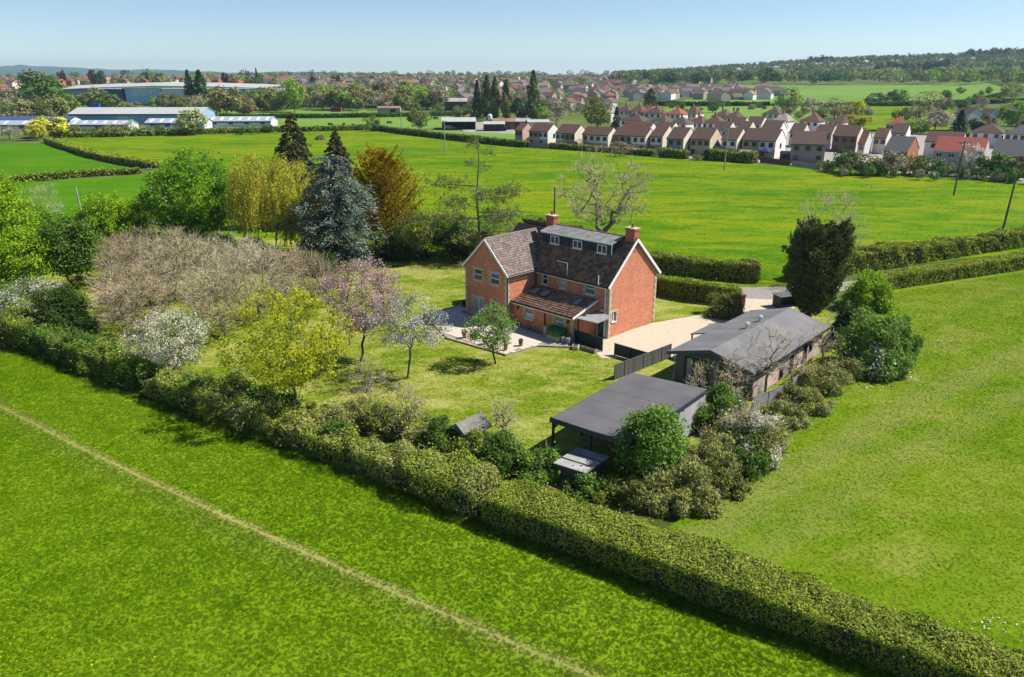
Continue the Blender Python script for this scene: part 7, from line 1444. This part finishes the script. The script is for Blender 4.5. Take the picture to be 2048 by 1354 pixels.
belt("tall_wood_edge", "tall straight edge of mixed wood above the pale field", 1240, 1700, 164, 172, 20, 30, 110, ["mid", "olive", "brown", "green", "dark"], joined=True)
belt("villa_wood_edge", "mixed wood edge above the far right field by the white villas", 1690, 2080, 162, 171, 16, 32, 110, ["olive", "mid", "pale", "green", "tan", "bright"], joined=True)
belt("thicket above the estate", "tree in the thicket above the estate", 1560, 1740, 226, 240, 14, 30, 16, ["tan", "grey", "olive", "pale"], ('thin', 'round'))
belt("thicket on the right slope", "tree in the thicket below the sloping field", 1790, 2060, 208, 250, 16, 34, 22, ["tan", "olive", "mid", "grey", "green"], ('round', 'thin'))
belt("bushes of the pasture's far right hedge", "bush in the ragged hedge by the red roof", 1650, 2060, 340, 352, 14, 26, 22, ["olive", "mid", "green", "grey"], ('bush',), .045)
belt("hedge trees on the sloping field", "tree in the sloping field's hedge", 1880, 2060, 186, 206, 10, 18, 12, ["mid", "green", "olive"])
belt("bushes before the warehouses", "bush along the warehouse walls", -60, 545, 271, 276, 9, 20, 36, ["olive", "green", "mid", "pale"], ('bush',), -.011)
# woods on the hills: far-off masses
def wood(name, label, rows, cols, seed, hh=(12, 17)):
    rng = np.random.default_rng(seed); C = []; D = []; S_ = []
    for (x0, x1, y0, y1, n) in rows:           # columns of the picture, distances
        for i in range(n):
            r_ = ray(rng.uniform(x0, x1), 150); k_ = rng.uniform(y0, y1) / r_[1]; p = Vector((r_[0] * k_, r_[1] * k_, 0)); p.z = float(T(p.x, p.y)); qx, qy = proj(p)
            if (1925 < qx < 2080 and 147 < qy < 160) or (1480 < qx < 1600 and 149 < qy < 159): continue
            h = rng.uniform(*hh); R = rng.uniform(4, 6.5); k = 46; d = unit(rng.normal(size=(k, 3))); d[:, 2] = np.abs(d[:, 2]) * 1.1 - .25
            C.append(np.array([p.x, p.y, p.z + h * .55]) + d * np.array([R, R, h * .46]) * rng.uniform(.7, 1.05, (k, 1))); D.append(d); S_.append(rng.uniform(1.0, 2.0, k))
    return tag(link(name, leaf_mesh(name, np.concatenate(C), np.concatenate(D), np.concatenate(S_), rng, cols, spread=.5)), label, "wood", kind="stuff")
LM["wood1"] = leafmat("hill_wood", [(0, (.06, .10, .03)), (.5, (.15, .19, .06)), (1, (.30, .285, .12))], .2, .012); LM["wood2"] = leafmat("dark_wood", [(0, (.02, .042, .022)), (.5, (.04, .075, .034)), (1, (.08, .12, .05))], .1, .02)
hillrows = []
for i in range(48):
    x_ = 1225 + i * 18.5; d0 = float(np.interp(x_, [1225, 1330, 1450, 1700, 2100], [1500, 1350, 1250, 1180, 1120])); hillrows.append((x_, x_ + 19, d0, 2350, 34))
wood("hill_wood", "mixed spring woodland covering the long hill on the right", hillrows, LM["wood1"], 501)
wood("dark_wood", "dark evergreen plantation on the slope of the right hill", [(1750, 1900, 1230, 1330, 90), (1610, 1670, 1700, 1800, 26), (1925, 2060, 1600, 1760, 60)], LM["wood2"], 502, (17, 23))
# ---------------------------------------------------------------- the town
def town_mesh(w_, d_, h_, k, hip):
    q = MB(); q.bb(0, w_, 0, d_, -1.5, h_); 
    if not hip: q.prism([(0.01, 0, h_), (.01, d_, h_), (.01, d_ / 2, h_ + d_ / 2 * k)], (w_ - .02, 0, 0))
    wl_ = q.mesh("wall", m_tint); q = MB(); o = .3
    if hip: q.add([(-o, -o, h_ - o * k), (w_ + o, -o, h_ - o * k), (w_ + o, d_ + o, h_ - o * k), (-o, d_ + o, h_ - o * k), (d_ / 2, d_ / 2, h_ + d_ / 2 * k), (w_ - d_ / 2, d_ / 2, h_ + d_ / 2 * k)], [(0, 1, 5, 4), (1, 2, 5), (2, 3, 4, 5), (3, 0, 4), (3, 2, 1, 0)])
    else: q.prism([(-.1, -o, h_ - o * k), (-.1, d_ / 2, h_ + d_ / 2 * k), (-.1, d_ + o, h_ - o * k), (-.1, d_ + o, h_ - o * k + .15), (-.1, d_ / 2, h_ + d_ / 2 * k + .15), (-.1, -o, h_ - o * k + .15)], (w_ + .2, 0, 0))
    rf = q.mesh("roof", m_tintroof); q = MB(); q.bb(w_ * .3 - .3, w_ * .3 + .3, d_ / 2 - .3, d_ / 2 + .3, h_ + d_ / 2 * k - .6, h_ + d_ / 2 * k + .9); return wl_, rf, q.mesh("chimney", m_redbrick)
TMs = [town_mesh(9, 7.5, 5, .7, False), town_mesh(14, 8, 5, .65, False), town_mesh(11, 8.5, 5, .7, True), town_mesh(8, 7, 2.8, .75, False), town_mesh(22, 8, 5.2, .65, False)]
tw_m = win_mesh(1.4, 1.3, True)
trg = random.Random(77); taken = []
def town(group, label, x0, x1, y0, y1, n, roofs, walls=((.5, .45, .38), (.6, .6, .58), (.66, .66, .64), BEIGE, (.4, .3, .24)), sp=13, rots=(-30, 60, 10, -80), joined=False):
    made = 0; VV = []; FF = []; MI = []; CC = []; nb_ = 0
    for _ in range(n * 6):
        if made >= n: break
        p = GT(trg.uniform(x0, x1), trg.uniform(y0, y1))
        if any((p.x - a) ** 2 + (p.y - b) ** 2 < sp * sp for a, b in taken): continue
        taken.append((p.x, p.y)); made += 1; wl_, rf, ch = trg.choice(TMs)
        if joined:
            M_ = Matrix.Translation(p) @ Matrix.Rotation(math.radians(trg.choice(rots) + trg.uniform(-6, 6)), 4, 'Z'); wi = trg.randrange(len(walls)); ri = trg.randrange(len(roofs))
            for me, k_ in ((wl_, wi), (rf, len(walls) + ri)):
                b_ = len(VV); VV += [tuple(M_ @ v.co) for v in me.vertices]; FF += [tuple(b_ + i for i in pl.vertices) for pl in me.polygons]; MI += [k_] * len(me.polygons)
            continue
        t = thing("house", label, "house", p, math.radians(trg.choice(rots) + trg.uniform(-6, 6)), group)
        a = trg.choice(walls); b = trg.choice(roofs); t["label"] = label.replace("small ", "small " + ("red" if b[0] > .25 else "brown" if b[1] < .1 else "grey") + " roofed ").replace("grey roofed grey", "grey").replace("red roofed red", "red").replace("brown roofed red roofed", "brown roofed").replace("brown roofed grey roofed", "brown roofed").replace("grey roofed red roofed", "grey roofed"); tint(link("wall", wl_, t), a); r_ = tint(link("roof", rf, t), [v * trg.uniform(.85, 1.15) for v in b])
        if trg.random() < .6: link("chimney", ch, r_)
    if joined:
        me = bpy.data.meshes.new(group); me.from_pydata(VV, [], FF); [me.materials.append(plain(group + "_paint", c, .85, .15, .15, .3)) for c in list(walls) + list(roofs)]; me.polygons.foreach_set("material_index", MI); me.update()
        tag(link(group, me), label, "houses", kind="stuff")
RB, RG, RR = (.15, .085, .068), (.15, .13, .12), (.20, .095, .07)
town("houses in the middle of the town", "small pale house in the middle of the town below the skyline", 570, 1260, 166, 200, 150, [RB, RB, RG, RG, (.19, .11, .09), (.2, .15, .125)], sp=15)
town("skyline_houses", "tiny houses packed along the town's skyline", 540, 1330, 155, 166, 150, [RB, RG, RR], sp=18, joined=True)
town("town_beyond_office", "small red roofed houses packed behind the office block", 60, 560, 158, 172, 90, [RR, RR, RB], (PINKT, CREAM, ORB), sp=18, joined=True)
town("houses at the far left", "small red roofed house at the far left edge", -60, 40, 160, 180, 22, [RR, RR, RB], (PINKT, CREAM, ORB), sp=16)
town("houses below the wood edge", "small grey roofed house in the rows below the tall wood edge", 1150, 1540, 184, 202, 62, [RB, RG, RG, (.23, .17, .14)], sp=13)
town("houses_under_hill", "small houses under the wooded hill beyond the tall wood edge", 1240, 1420, 158, 168, 40, [RB, RG], sp=16, joined=True)
town("houses behind the farm", "house between the trees behind the farm", 900, 1230, 203, 222, 20, [RB, RB, RR, RG], sp=15)
town("villas by the far wood", "white villa at the edge of the far wood", 1780, 1832, 156, 160, 5, [RG, RB], (WHITE,), sp=16)
town("house on the wooded hill", "lone pale house among the hillside woods", 1688, 1694, 137, 139, 1, [RB], (PINKT,))
town("cottages at the right", "house half hidden by trees at the right edge", 1880, 2050, 236, 262, 6, [RB, RG], sp=15)
# ---------------------------------------------------------------- air
hz = bpy.data.materials.new("haze"); hz.use_nodes = True; hn = hz.node_tree.nodes; hn.clear(); ho = hn.new("ShaderNodeOutputMaterial"); hv = hn.new("ShaderNodeVolumePrincipled")
hv.inputs["Color"].default_value = (.52, .76, 1.0, 1); hv.inputs["Density"].default_value = 0.00008; hv.inputs["Anisotropy"].default_value = 0.2
hz.node_tree.links.new(hv.outputs[0], ho.inputs["Volume"])
q = MB(); q.bb(-9900, 9900, -200, 10950, -3, 165); q.build("haze", hz); tag(bpy.data.objects["haze"], "thin pale blue air over the whole landscape", "haze", kind="stuff")
